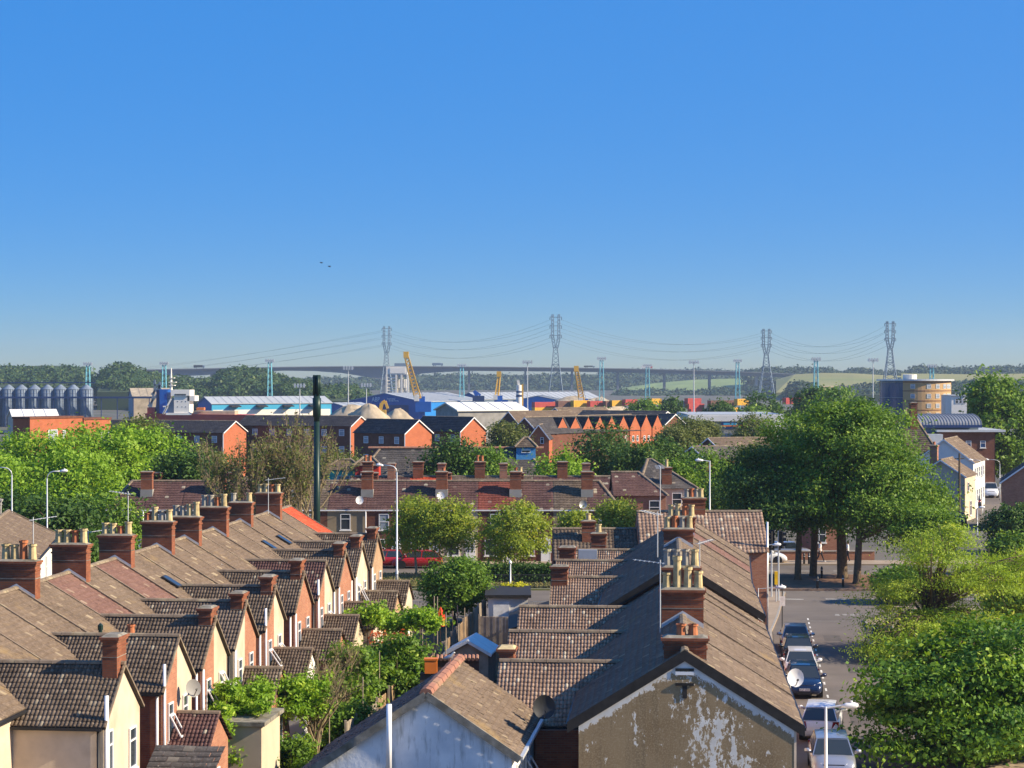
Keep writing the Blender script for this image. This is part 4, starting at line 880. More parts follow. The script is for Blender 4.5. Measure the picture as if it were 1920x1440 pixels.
c = chimney(houses_r[4], RT, 43.5, -5.7, 4.5, 7.0, .7, .8, ()); c = chimney(houses_r[5], RT, 50.2, -4.3, 5, 7.2, .6, .8, [(0, 0, .4, 'pot_buff')])
MB().box(RT, 47.6, 47.9, -5.3, -4.3, 5.6, 6.5).build('roof_window', 'galv', houses_r[5])
dish('satellite_dish', 'dark grey satellite dish above the brick yard wall', W(1020, 1326, 64.6), (.1, -1, .1), .36, 'metal_dark')
dish('satellite_dish', 'round white satellite dish at the street eaves beside the navy car', W(1491, 1271, 70.5), (.15, -1, .1), .3, 'upvc')
d = thing('dish_pole', 'thin grey pole carrying the white street side dish', 'pole', W(1482, 1290, 70.7)); MB().tube([W(1482, 1300, 70.7) - Vector((0, 0, .6)), W(1482, 1262, 70.7)], .025, 6).build('pole', 'galv', d)
# the cross-roofed corner house at the junction end
ch = thing('corner_house', 'corner house with the broad tiled cross roof by the traffic lights', 'house', (11, 120, 0))
C0 = frame((7.4, 120.3, 0), 90)                    # u runs along +X, v towards the camera
prism(C0, 0, 7.3, -3.2, 3.2, 0, 5.6, 7.6).build('wall', 'brick', ch)
for s in (1, -1):
    S = math.hypot(3.4, 3.4 * .62); tiles(ch, C0(0, s * 3.4, 7.75 - 3.4 * .62), Vector((1, 0, 0)), Vector((0, s, .62)).normalized(), 7.45, S, .22, .3, 'tile_warm', 'roman' if s > 0 else 'pan')
ridge(ch, C0(0, 0, 7.8), C0(7.45, 0, 7.8)); prism(C0, -5.0, 0, -2.4, 2.4, 0, 5.2, 6.6).build('wing_wall', 'brick_dark', ch)
tiles(ch, C0(-5.0, 2.6, 6.72 - 2.6 * .62), Vector((1, 0, 0)), Vector((0, 1, .62)).normalized(), 5.0, math.hypot(2.6, 2.6 * .62), .22, .3, 'tile_brown'); tiles(ch, C0(-5.0, -2.6, 6.72 - 2.6 * .62), Vector((1, 0, 0)), Vector((0, -1, .62)).normalized(), 5.0, math.hypot(2.6, 2.6 * .62), .33, .3, 'tile_brown', 'pan'); ridge(ch, C0(-5, 0, 6.77), C0(0, 0, 6.77))
chimney(ch, C0, 3.4, .0, 7, 8.6, 1.3, .6, [(-.42, 0, .42, 'pot_grey'), (-.14, 0, .45, 'pot_red'), (.14, 0, .42, 'pot_grey'), (.42, 0, .45, 'pot_buff')])
chimney(ch, C0, -2.9, .9, 5.4, 7.3, .75, .5, [(0, 0, .35, 'pot_buff')]); window(ch, C0(7.31, 1.2, 4.2), (1, 0), .9, 1.4, 'sash'); window(ch, C0(7.31, -1.2, 4.2), (1, 0), .9, 1.4, 'sash'); window(ch, C0(7.31, 0, 1.4), (1, 0), 2.0, 1.6, 'sash')
pipe(ch, [C0(7.38, 3.0, .1), C0(7.38, 3.0, 7.4)], .07, 'galv')
# shop front blinds of the last terrace house
aw = thing('striped_awning', 'red and white striped awning on the street corner shopfront', 'awning', W(1420, 1090, 112) * 1)
m1, m2 = MB(), MB()
for k in range(8):
    (m1 if k % 2 else m2).f(T(46.6 + k * .6, 3.34, 3.0), T(47.2 + k * .6, 3.34, 3.0), T(47.2 + k * .6, 4.3, 2.5), T(46.6 + k * .6, 4.3, 2.5))
m1.build('white_stripe', 'upvc', aw); m2.build('red_stripe', 'red_cloth', aw)
for k, (x, y, Y, h, l) in enumerate(((1238, 1300, 69.5, 4.4, 'tall thin aerial mast beside the flaking house chimney'), (1233, 1040, 80, 1.7, 'aerial mast with white box on the right row ridge'), (1238, 960, 97, 2.2, 'aerial mast above the buff pots of the right row'), (1312, 1100, 84, 1.9, 'slim aerial on the sunny slope of the right row'))):
    b = W(x, y, Y); 
    if k == 0: b.z = 7.0; h = 2.6
    aerial('roof_aerial', l, b, h, 'galv', -80 + 40 * k)
# ---------------------------------------------------------------- whitewashed house, bottom centre
BT = frame(W(800, 1300, 60.2) - Vector((0, 0, 6.5 - 0)) * 1, 5.0)
BT = frame((PX(800, 60.2), 60.2, 0), 6.2)
bh = thing('whitewashed_house', 'low house with patchy bluish whitewashed gable and clay ridge', 'house', BT(0, 0, 0))
m = MB().f(BT(0, -4.2, 0), BT(0, 2.55, 0), BT(0, 2.55, 4.72), BT(0, 0, 6.42), BT(0, -4.2, 3.65)); m.build('gable_wall', 'whitewash', bh)
MB().f(BT(0, 2.55, 0), BT(7, 2.55, 0), BT(7, 2.55, 4.72), BT(0, 2.55, 4.72)).f(BT(7, 2.55, 0), BT(7, -4.2, 0), BT(7, -4.2, 3.65), BT(7, 0, 6.42), BT(7, 2.55, 4.72)).f(BT(7, -4.2, 0), BT(0, -4.2, 0), BT(0, -4.2, 3.65), BT(7, -4.2, 3.65)).build('wall', 'white_render', bh)
tiles(bh, BT(-.15, 2.75, 6.5 - 2.75 * .667), BT.a, (-BT.r + Vector((0, 0, .667))).normalized(), 7.3, math.hypot(2.75, 2.75 * .667), .2, .2, 'slate_brown', 'flat', th=.03)
tiles(bh, BT(-.15, -4.4, 6.5 - 4.4 * .667), BT.a, (BT.r + Vector((0, 0, .667))).normalized(), 7.3, math.hypot(4.4, 4.4 * .667), .22, .26, 'slate_grey', 'flat', th=.03)
ridge(bh, BT(-.18, 0, 6.52), BT(7.2, 0, 6.52), 'ridge_clay', .17, .45)
m = MB()
for e, s in ((2.8, 1), (4.4, -1)): m.bar(BT(-.17, s * e, 6.46 - e * .667), BT(-.17, 0, 6.46), .06, .22)
m.build('verge', 'cement', bh); MB().bar(BT(-.1, 2.83, 4.62), BT(7.1, 2.83, 4.62), .11, .1).build('gutter', 'galv', bh)
window(bh, BT(1.6, 2.56, 3.6), BT.r, 1.0, 1.2, 'casement', open_deg=30); window(bh, BT(4.2, 2.56, 3.6), BT.r, 1.0, 1.2, 'casement', open_deg=30); window(bh, BT(2.5, 2.56, 1.4), BT.r, 1.0, 1.2, 'casement')
pipe(bh, [W(729, 1450, 59.95), W(729, 1321, 59.95)], .085, 'upvc', 'vent_pipe')
yard = thing('yard_wall', 'dark red brick wall between whitewashed house and flaking gable', 'wall', (1.8, 64, 0))
MB().box(IDT, PX(1004, 65.2), PX(1092, 65.2), 65.2, 65.42, 0, 4.5).build('wall', 'brick_dark', yard)
# pigeon on the clay ridge
pg = thing('pigeon', 'grey pigeon perched on the clay ridge tiles', 'bird', BT(5.6, -.1, 6.66)); b = BT(5.6, -.1, 6.66)
MB().tube([b + Vector((-.2, 0, .08)), b + Vector((-.06, 0, .11)), b + Vector((.06, 0, .15)), b + Vector((.11, 0, .24)), b + Vector((.15, 0, .27)), b + Vector((.19, 0, .26))], [.02, .07, .075, .04, .04, .012], 10).build('body', 'metal_grey', pg, smooth=True)
MB().tube([b + Vector((.02, .02, .09)), b + Vector((.02, .02, -.02))], .01, 5).tube([b + Vector((.02, -.02, .09)), b + Vector((.02, -.02, -.02))], .01, 5).build('leg', 'pot_red', pg)
# house of the street behind, far left
QT = frame((-32.8, 132, 0), -8.8)
qh = thing('terraced_house', 'long brown roofed house with cement chimney at the far left edge', 'house', QT(-8, 0, 0))
main_roof(qh, QT, -26, 0, 3.2, 3.2, 7.07, .5, [(-26, 0, 'slate_brown')]); prism(QT, -26, 0, -3, 3, 0, 5.5, 6.95).build('wall', 'white_render', qh)
chimney(qh, QT, -3.4, -.9, 6.5, 8.0, .7, 1.5, [(0, .2, .35, 'pot_red')], 'grey_render'); window(qh, QT(-9, 3.02, 4.2), QT.r, .9, 1.4, 'sash'); window(qh, QT(-14, 3.02, 4.2), QT.r, .9, 1.4, 'sash')
# ================================================================ gardens between the rows
def fence(label, pts, h=1.75, mat='wood', group='garden fences', panel=1.85):
    """close-boarded fence: posts and panels, each panel its own part with boards in relief"""
    b = Vector((*pts[0], 0)); t = thing('garden_fence', label, 'fence', b, group)
    for a, c in zip(pts[:-1], pts[1:]):
        a = Vector((*a, 0)); c = Vector((*c, 0)); n = max(1, round((c - a).length / panel))
        for k in range(n):
            p = a.lerp(c, k / n); q = a.lerp(c, (k + 1) / n); d = (q - p).normalized(); hh = h * random.uniform(.93, 1.04)
            MB().bar(p - Vector((0, 0, .1)), p + Vector((0, 0, hh + .12)), .1).build('post', 'wood_grey', t)
            m = MB(); nb = 12; L = (q - p).length; side = Vector((-d.y, d.x, 0))
            for i in range(nb):
                s = p + d * (L * (i + .06) / nb); e = p + d * (L * (i + .98) / nb); o = side * (.012 * (i % 2)); m.hexa([s + o, e + o, e + o + side * .022, s + o + side * .022, s + o + Vector((0, 0, hh - .02 * (i % 3))), e + o + Vector((0, 0, hh - .02 * (i % 3))), e + o + side * .022 + Vector((0, 0, hh)), s + o + side * .022 + Vector((0, 0, hh))])
            m.build('panel', random.choice([mat, mat, 'wood_grey']), t, 'stuff')
    return t
fence('long wooden fence running back past the grey shed roof to the dark round tree', [(-5.6, 92), (-4.35, 99.5), (-2.3, 122)])
fence('short wooden fence at the bottom behind the leafless shrub', [(-6.9, 84), (-5.7, 92)], 1.5)
fence('dark fence across the yard behind the grey shed', [(-1.9, 118), (2.6, 117.5)], 1.9, 'wood_dark')
fence('pale fence panels beside the dark round tree', [(-2.3, 122), (-1.6, 127)], 1.9, 'wood_grey')
fence('fence between the shrubs and the brick extensions', [(-9.2, 88), (-4.8, 88.6)], 1.4, 'wood_grey')
sh = thing('garden_shed', 'grey garden shed with pale blue felt roof', 'shed', G(882, 1240))
ST = frame((-2.25, 103.3, 0), 8)
m = MB(); n = 9
prism(ST, 0, 2.6, -1.05, 1.05, 0, 1.75, 2.3).build('wall', 'wood_grey', sh)
for s in (1, -1):
    m = MB().hexa([ST(-.15, s * 1.25, 1.66), ST(2.75, s * 1.25, 1.66), ST(2.75, 0, 2.36), ST(-.15, 0, 2.36), ST(-.15, s * 1.25, 1.74), ST(2.75, s * 1.25, 1.74), ST(2.75, 0, 2.44), ST(-.15, 0, 2.44)]); m.build('roof_panel', 'shed_felt', sh)
for s in (1, -1): MB().bar(ST(-.18, s * 1.25, 1.64), ST(-.18, 0, 2.34), .04, .14).build('bargeboard', 'shed_felt', sh)
gw = thing('garden_wall', 'old brick garden wall topped with clay pantiles behind the clay ridge', 'wall', (-2.6, 94, 0))
MB().box(IDT, PX(816, 94), PX(898, 94), 94, 94.25, 0, 2.75).build('wall', 'brick_dark', gw)
for k in range(11):
    x = PX(816, 94) + .09 + k * .185; MB().tube([(x, 93.88, 2.74), (x, 94.36, 2.84)], .085, 8).build('coping_tile', 'ridge_clay', gw)
um = thing('folded_parasol', 'folded red orange parasol standing by the fence', 'parasol', G(826, 1200)); P = W(826, 1168, 112)
u0 = Vector((P.x, P.y, 0)); um.location = u0; ORG[um] = u0
MB().tube([u0, u0 + Vector((0, 0, 3.05))], .025, 8).build('pole', 'wood', um)
m = MB(); N = 14; prof = [(.34, 2.05), (.3, 2.3), (.22, 2.6), (.14, 2.8), (.1, 2.9), (.02, 3.08)]
for k, (r, z) in enumerate(prof):
    for j in range(N): a = 2 * math.pi * j / N; rr = r * (1 + .22 * (j % 2)); m.V.append(u0 + Vector((math.cos(a) * rr, math.sin(a) * rr, z)))
for k in range(len(prof) - 1):
    for j in range(N): m.F.append((k * N + j, k * N + (j + 1) % N, (k + 1) * N + (j + 1) % N, (k + 1) * N + j))
m.build('canopy', 'red_cloth', um)
cp = None
for k, (x, yt, yb, Y) in enumerate(((814, 1118, 1172, 113), (820, 1119, 1230, 108), (836, 1148, 1235, 103), (849, 1146, 1175, 112), (858, 1135, 1190, 113), (871, 1140, 1180, 117), (879, 1143, 1170, 121), (792, 1166, 1195, 108), (711, 1220, 1345, 92), (617, 1300, 1380, 84), (680, 1270, 1350, 88))):
    a = W(x, yt, Y); b = Vector((a.x, a.y, -.1)); o = MB().tube([b, a], .028, 6).build('clothes_post', 'wood_grey', None, org=b); tag(o, ['left of two tall clothes posts by the red parasol', 'right of two tall clothes posts by the red parasol', 'tall clothes post in front of the grey shed gable', 'short post just right of the red parasol', 'post behind the grey shed ridge', 'post near the far end of the long fence', 'farthest post of the long fence', 'short post among the vine leaves', 'tall post in the flowering shrub', 'post beside the leafless shrub', 'post between the two lower shrubs'][k], 'post', 'clothes posts')
wl = thing('washing_line', 'pale washing line sagging across the bottom garden', 'washing line', W(430, 1440, 80)); A, B = W(425, 1412, 78), W(572, 1412, 84)
for k in range(2):
    pts = [A.lerp(B, i / 10) + Vector((0, k * .4, -.45 * math.sin(math.pi * i / 10) - .05 * k)) for i in range(11)]; MB().tube(pts, .014, 5).build('line', 'upvc', wl)
for k, q in enumerate((A, B)): MB().tube([Vector((q.x, q.y, 0)), q + Vector((0, .2, .05))], .04, 6).build('post', 'wood_grey', wl)
tb = thing('plastic_tub', 'blue plastic tub at the bottom of the garden', 'tub', Vector((PX(567, 86), 86, 0))); q = Vector((PX(567, 86), 86, 0))
MB().lathe(q, [(.3, 0), (.42, .42), (.46, .44), (.46, .48), (.4, .46), (.28, .06)], 14).build('tub', 'cont_blue', tb); MB().lathe(q + Vector((0, 0, .46)), [(.47, 0), (.46, .04)], 14).build('rim', 'sign_white', tb)
bn = thing('orange_crate', 'small orange box on the wall by the long fence', 'box', W(808, 1250, 92)); q = W(808, 1250, 92); MB().box(IDT, q.x - .28, q.x + .28, q.y - .2, q.y + .2, q.z - .3, q.z + .35).build('box', 'orange_paint', bn); MB().box(IDT, q.x - .31, q.x + .31, q.y - .23, q.y + .23, q.z + .3, q.z + .38).build('lid', 'orange_paint', bn); MB().box(IDT, q.x - .5, q.x + .6, q.y - .1, q.y + .3, 0, q.z - .31).build('plinth', 'wood_dark', bn)
ga = thing('garage', 'low garage with black felt roof and white end wall beside the yellow shrub', 'garage', (.1, 126.5, 0))
MB().box(IDT, PX(915, 125), PX(990, 125), 125, 130, 0, 2.15).build('wall', 'white_render', ga); MB().box(IDT, PX(915, 125) - .2, PX(990, 125) + .2, 124.8, 130.3, 2.16, 2.34).build('flat_roof', 'bargeboard', ga)
MB().box(IDT, PX(925, 125), PX(955, 125), 124.94, 125, .05, 1.9).build('door', 'sign_white', ga)
bl = thing('lean_to', 'dark lean-to roof sloping against the right row yard', 'outbuilding', (1.7, 112, 0)); m = MB(); m.f((.0, 110, 0), (2.7, 110, 0), (2.7, 110, 2.9), (.0, 110, 2.1)).f((0, 110, 0), (0, 110, 2.1), (0, 117, 2.1), (0, 117, 0)).build('wall', 'brick_dark', bl); MB().hexa([Vector(p) for p in ((-.2, 109.8, 2.06), (2.8, 109.8, 2.96), (2.8, 117.2, 2.96), (-.2, 117.2, 2.06), (-.2, 109.8, 2.14), (2.8, 109.8, 3.04), (2.8, 117.2, 3.04), (-.2, 117.2, 2.14))]).build('roof', 'bargeboard', bl)
# shrubs, climbers and garden trees
def spots(pxs, Y, r, j=.0): 
    rr = random.Random(3); return [(*W(x, y, Y + rr.uniform(-1.2, 1.2)), r * rr.uniform(.75, 1.25)) for x, y in pxs]
bushmass('climbing_vine', 'bright green vine sprawling over the pergola below the red parasol', spots([(x, 1158 + 10 * math.sin(x * .07) + (x - 660) * .06, ) for x in range(668, 818, 10)], 103, .72), 'leaf_bright', 9000, .2, 'vine', seed=21)
bushmass('ivy', 'bright ivy spread over the flat roof of the brick extension', spots([(x, 1302 + 8 * math.sin(x * .1)) for x in range(398, 500, 9)] + [(x, 1325) for x in range(410, 500, 12)], 78, .5), 'leaf_bright', 11000, .16, 'ivy', seed=22)
bushmass('hanging_ivy', 'ivy trailing down from the flat roof at bottom left', spots([(425 + 14 * math.sin(y * .05), y) for y in range(1330, 1440, 10)] + [(400 + 8 * math.sin(y * .09), y) for y in range(1335, 1430, 10)], 76.2, .42), 'leaf_bright', 9000, .15, 'ivy', seed=23)
bushmass('garden_shrub', 'tall leafy shrub with orange flowers right of the leafless bush', spots([(x, y) for x in range(690, 800, 18) for y in range(1205, 1320, 18) if (x - 745) ** 2 / 3200 + (y - 1262) ** 2 / 3600 < 1], 94, .8), 'leaf_mid', 17000, .2, seed=24)
bushmass('garden_shrub', 'dark leafy shrub left of the flowering shrub', spots([(x, y) for x in range(640, 700, 16) for y in range(1225, 1310, 16)], 91, .7), 'leaf_mid', 9000, .2, seed=25)
bushmass('garden_shrub', 'light green shrub behind the leafless bush', spots([(x, y) for x in range(490, 600, 15) for y in range(1285, 1345, 15)], 83, .6), 'leaf_bright', 11000, .17, seed=26)
bushmass('garden_shrub', 'low dark shrub at the foot of the leafless bush', spots([(x, y) for x in range(500, 590, 15) for y in range(1395, 1440, 14)], 80, .5), 'leaf_mid', 6500, .15, seed=27)
bushmass('garden_shrub', 'shrub at the lower end of the wooden fence', spots([(x, y) for x in range(600, 690, 16) for y in range(1330, 1400, 16)], 86, .6), 'leaf_mid', 9000, .17, seed=28)
bushmass('rose_bush', 'rose bush with scattered orange red blooms', spots([(x, y) for x in range(700, 770, 15) for y in (1190, 1205, 1222)], 97, .3), 'petal', 160, .2, seed=29)
bushmass('yellow_shrub', 'low bright yellow flowering shrub beside the white lamp', spots([(x, 1103) for x in range(950, 985, 6)], 131, .42), 'petal_yellow', 1800, .2, seed=30)
bare('bare_shrub', 'leafless brown shrub at the bottom of the gardens', (PX(592, 84), 84, 0), 4.6, .42, 5, 'twig', .08, None, 4, 'leaf_olive', 500, .14, 4)
bare('bare_shrub', 'second leafless shrub behind the light green one', (PX(640, 90), 90, 0), 4.4, .4, 9, 'twig', .07, None, 4, 'leaf_olive', 400, .14, 3)
tree('round_tree', 'dense dark round tree between the fence and the garage', (PX(853, 129), 129, 0), [(0, 0, 2.6, 2.0, 1.9, 1.65), (-.7, -.3, 2.0, 1.5, 1.5, 1.3), (.8, -.2, 2.1, 1.4, 1.4, 1.2), (.2, .3, 3.4, 1.1, 1.1, .8)], 'leaf_mid', nc=230, per=70, cs=.32, ls=.19, trunk=.12, seed=31, inner=.55)
# ================================================================ verge: railings, lamps, trees, hedge, red cars
def railing(label, a, b, h=1.0, Z0=.12, mat='metal_dark'):
    a = Vector((*a, Z0)); b = Vector((*b, Z0)); t = thing('railing', label, 'railing', a, 'pedestrian railings'); L = (b - a).length; n = int(L / 2)
    for z in (.12, h): MB().bar(a + Vector((0, 0, z)), b + Vector((0, 0, z)), .045).build('rail', mat, t)
    for k in range(n + 1): p = a.lerp(b, k / n); MB().bar(p - Vector((0, 0, .1)), p + Vector((0, 0, h + .02)), .055).build('post', mat, t)
    m = MB(); k = int(L / .12)
    for i in range(k): p = a.lerp(b, (i + .5) / k); m.bar(p + Vector((0, 0, .12)), p + Vector((0, 0, h)), .018)
    m.build('bars', mat, t, 'stuff'); return t
railing('grey pedestrian railing in front of the dark hedge', (-11, 149.6), (4.5, 149.6)); railing('nearer pedestrian railing beyond the garage', (-9.5, 133), (2.5, 133), Z0=.0, mat='metal_grey')
railing('railing on the traffic island under the big tree', (25.6, 137.4), (35.5, 137.4), mat='metal_dark')
bushmass('hedge', 'long dark clipped hedge behind the pedestrian railing', [(x, y, z, .5) for x in np.arange(-3.2, 3.4, .5) for y in (153.4, 154.4) for z in (.45, .95, 1.3)], 'leaf_dark', 11000, .2, 'hedge', seed=40)
vt = [(-7.55, 160.2, 6.0, 2.3, 'young street tree with yellowing crown in front of the red car'), (-4.9, 158.2, 6.0, 2.4, 'yellow green street tree right of the red car'), (.35, 156.5, 5.9, 2.6, 'round yellow green street tree behind the dark hedge'), (5.2, 163.4, 4.6, 1.3, 'small yellow green street tree behind the right row roofs'), (8.6, 165, 5.6, 1.9, 'yellow green street tree by the corner house roof')]
for k, (x, y, h, r, l) in enumerate(vt):
    tree('street_tree', l, (x, y, .12), [(0, 0, h - r * .85, r, r, r * .85), (-r * .3, 0, h - r * 1.3, r * .8, r * .8, r * .6), (r * .35, 0, h - r * .9, r * .75, r * .8, r * .7), (0, -.2, h - r * .45, r * .7, r * .7, r * .5)], 'leaf_yellow', nc=150, per=60, cs=.36, ls=.23, trunk=.11, bark='bark_pale', seed=50 + k, group='yellowing street trees', inner=.3, limbs=12)
lamp('tall pale street lamp in front of the yellowing street trees', (PX(744, 150.5), 150.5, .12), PZ(876, 150.5), 1.0, -90, r=.085)
lamp('pale street lamp left of the round bright trees at far left', (PX(88, 143), 143, 0), PZ(884, 143), .9, 90)
lamp('street lamp cut by the left picture edge', (PX(22, 141), 141, 0), PZ(877, 141), 1.0, -90)
lamp('slim street lamp behind the right row chimneys', (PX(1331, 152), 152, .12), PZ(867, 152), .5, -90, 'arm')
lamp('short white lamp post beside the yellow shrub', (PX(957, 134), 134, 0), PZ(1055, 134), .1, 180, 'arm', r=.07)
lamp('white street lamp standing in front of the silver car', (PX(1549, 72), 72, .12), PZ(1332, 72), .55, 90, 'arm', r=.075, mat='galv')
ms = thing('phone_mast', 'tall dark green mobile phone mast rising above the roofs', 'mast', (PX(594, 148), 148, 0)); x = PX(594, 148)
zt = PZ(703, 148); MB().tube([(x, 148, 0), (x, 148, PZ(790, 148))], [.27, .2], 14).build('pole', 'mast_green', ms, smooth=True)
MB().tube([(x, 148, PZ(790, 148) + q) for q in (0, .3, .32, 1.7, 1.72, 2.0)] , [.21, .21, .29, .31, .24, .24], 14).build('antenna_shroud', 'mast_green', ms, smooth=True)
for k in range(4):
    a = k * 1.57 + .5; MB().tube([(x + .2 * math.cos(a), 148 + .2 * math.sin(a), PZ(790, 148) + 1.9), (x + .2 * math.cos(a), 148 + .2 * math.sin(a), zt)], .11, 8).build('antenna', 'mast_green', ms, smooth=True)
c = car('dark red hatchback parked behind the young street tree', 'car_red', 4.2, 1.75, 1.5, .85, .12, rear=.5); place(c, PX(782, 166.6), 166.6, -92)
c = car('bright red car almost hidden behind the last left house', 'car_red', 4.2, 1.75, 1.5); place(c, PX(716, 167), 167, -92)
sg = thing('street_sign', 'small white road sign on a pole beside the hedge', 'sign', (PX(1031, 158), 158, .12)); MB().tube([(PX(1031, 158), 158, 0), (PX(1031, 158), 158, 2.5)], .03, 6).build('pole', 'galv', sg); MB().box(IDT, PX(1031, 158) - .2, PX(1031, 158) + .2, 157.93, 157.96, 2.0, 2.4).build('plate', 'sign_white', sg)
# ================================================================ the terrace across the road, facing the camera
def hip(th, x0, x1, y0, y1, ze, zr, roof, hipx0=0., hipx1=0., col=.3, row=.32, prof='pan', ov=.2, walls=None, z0=0):
    """roof block with ridge along x; hipx = how far the ridge ends are drawn in"""
    x0 -= ov; x1 += ov; y0 -= ov; y1 += ov; ym = (y0 + y1) / 2; hw = (y1 - y0) / 2; k = (zr - ze) / hw; S = math.hypot(hw, zr - ze); L = x1 - x0
    um = lambda v: hipx0 * v / S; uM = lambda v: L - hipx1 * v / S
    tiles(th, Vector((x0, y0, ze)), Vector((1, 0, 0)), Vector((0, 1, k)).normalized(), L, S, col, row, roof, prof, um if hipx0 or hipx1 else None, uM)
    tiles(th, Vector((x0, y1, ze)), Vector((1, 0, 0)), Vector((0, -1, k)).normalized(), L, S, col * 2, row * 1.5, roof, 'pan', um if hipx0 or hipx1 else None, uM)
    for xe, xr, s in ((x0, x0 + hipx0, 1), (x1, x1 - hipx1, -1)):
        if abs(xe - xr) > .05: MB().f(Vector((xe, y0, ze)), Vector((xe, y1, ze)), Vector((xr, ym, zr))).build('hip_slope', roof, th); ridge(th, Vector((xe, y0, ze + .05)), Vector((xr, ym, zr + .05)), 'ridge_brown', .12)
    ridge(th, Vector((x0 + hipx0, ym, zr + .04)), Vector((x1 - hipx1, ym, zr + .04)), 'ridge_brown', .12)
    if walls:
        m = MB(); a, b, c, d = x0 + ov, x1 - ov, y0 + ov, y1 - ov
        m.f((a, c, z0), (b, c, z0), (b, c, ze + .02), (a, c, ze + .02)); m.f((b, d, z0), (a, d, z0), (a, d, ze + .02), (b, d, ze + .02))
        m.f((b, c, z0), (b, d, z0), (b, d, ze)) if False else None
        for xx, hx, s in ((a, hipx0, -1), (b, hipx1, 1)):
            p = [(xx, c, z0), (xx, d, z0), (xx, d, ze + .02)] + ([(xx, ym, zr - .12)] if hx < .05 else []) + [(xx, c, ze + .02)]; m.f(*(p if s > 0 else p[::-1]))
        m.build('wall', walls, th)
mid = [(-34.3, -28, 'tile_purple', 'tan_render', 'terrace house across the road, leftmost, with dark hip roof behind the green trees'), (-28, -21.8, 'tile_purple', 'grey_render', 'terrace house across the road behind the fifth and sixth left chimneys'), (-21.8, -15.6, 'tile_brown', 'brick_dark', 'terrace house across the road mostly behind the leafless trees'),
       (-15.6, -9.1, 'tile_purple', 'tan_render', 'terrace house across the road with tan front and white window beside the green mast'), (-9.1, -2.9, 'tile_purple', 'brick_dark', 'terrace house across the road behind the two yellowing trees'),
       (-2.9, 3.5, 'tile_red', 'brick_dark', 'terrace house across the road with the red tiled roof half'), (3.5, 9.3, 'tile_brown', 'tan_render', 'terrace house across the road behind the corner street trees')]
for k, (x0, x1, rf, wl_, l) in enumerate(mid):
    th = thing('terraced_house', l, 'house', ((x0 + x1) / 2, 171, 0), 'terrace across the road'); xm = (x0 + x1) / 2
    ze, zr, y0, y1 = 4.42, 6.7, 171.2, 177.6
    for q, (a, b) in enumerate(((x0, xm), (xm, x1))):
        mt = rf if not (k == 5 and q) else 'tile_purple'
        if k == 6 and q: mt = 'tile_purple'
        hip(th, a, b, y0, y1, ze, zr, mt, 1.6 if k == 0 and q == 0 else 0, 1.8 if k == 6 and q else 0, ov=.0, walls=(wl_ if q == 0 else 'brick_dark') if k != 4 else ['brick_dark', 'beige'][q])
    for w, (px, mt) in enumerate(((.25, 0), (.75, 1))):
        X = x0 + (x1 - x0) * px; window(th, (X - .1, 171.19, 3.45), (0, -1), .85, 1.35, 'sash' if w else 'casement', glass='glass_pale' if w else 'glass'); window(th, (X - .5, 171.19, 1.3), (0, -1), 1.0, 1.4, 'sash')
        dr = MB().box(IDT, X + .55, X + 1.35, 171.12, 171.2, .12, 2.1).build('door', 'upvc', th)
        for e in (-.15, .15): MB().box(IDT, X + .95 + e - .07, X + .95 + e + .07, 171.1, 171.12, .9, 1.85).build('pane', 'glass', dr)
    T = frame((xm, 173.0, 0), 0)
    c = chimney(th, T, 0, 0, 5.2, 7.6, .7, .95, (), 'stack'); MB().box(T, -.42, .42, -.52, .52, 5.0, 6.1).build('render_base', 'grey_render', c)
    chimney(th, T, 3.2, .25, 5.6, 7.35, .6, .9, [(0, -.2, .35, 'pot_red'), (0, .2, .4, 'pot_buff')][: (k % 3)], 'stack')
    MB().bar((x0, 171.1, 4.42), (x1, 171.1, 4.42), .1, .1).build('gutter', 'upvc', th); pipe(th, [(xm, 171.1, .1), (xm, 171.1, 4.4)], .05)
dish('satellite_dish', 'white satellite dish on the eaves of the tan fronted house', W(674, 938, 171), (.2, -1, .1), .33, 'upvc'); dish('satellite_dish', 'white dish behind the left yellowing tree', W(826, 930, 171), (.2, -1, .1), .33, 'upvc'); dish('satellite_dish', 'grey dish on the eaves near the corner street tree', W(1093, 946, 171), (.2, -1, .1), .33, 'metal_grey')
# second row behind
for k, (a, b, rf, l) in enumerate(((-15, -9.5, 'tile_purple', 'roof of the back row house behind the tan fronted house'), (-9.5, -5.6, 'tile_orange', 'back row house with orange tile patches'), (-5.6, 2.0, 'tile_brown', 'back row house left of the grey capped chimney'), (2.0, 9.8, 'tile_purple', 'back row house behind the cement based chimney'))):
    th = thing('terraced_house', l, 'house', ((a + b) / 2, 189, 0), 'back row'); hip(th, a, b, 185.5, 192.5, 4.2, 6.35, rf, walls='brick', ov=.05); T = frame(((a + b) / 2, 189, 0), 0)
    chimney(th, T, 0, -1.2, 5.5, 7.75, .6, .95, [(0, -.2, .5, 'pot_red'), (0, .2, .45, 'pot_red')] if k % 2 == 0 else [], 'stack'); chimney(th, T, 0, 1.0, 5.5, 7.6, .6, .7, [], 'brick')
    if k != 1: window(th, ((a + b) / 2, 185.47, 3.2), (0, -1), .9, 1.3, 'sash')
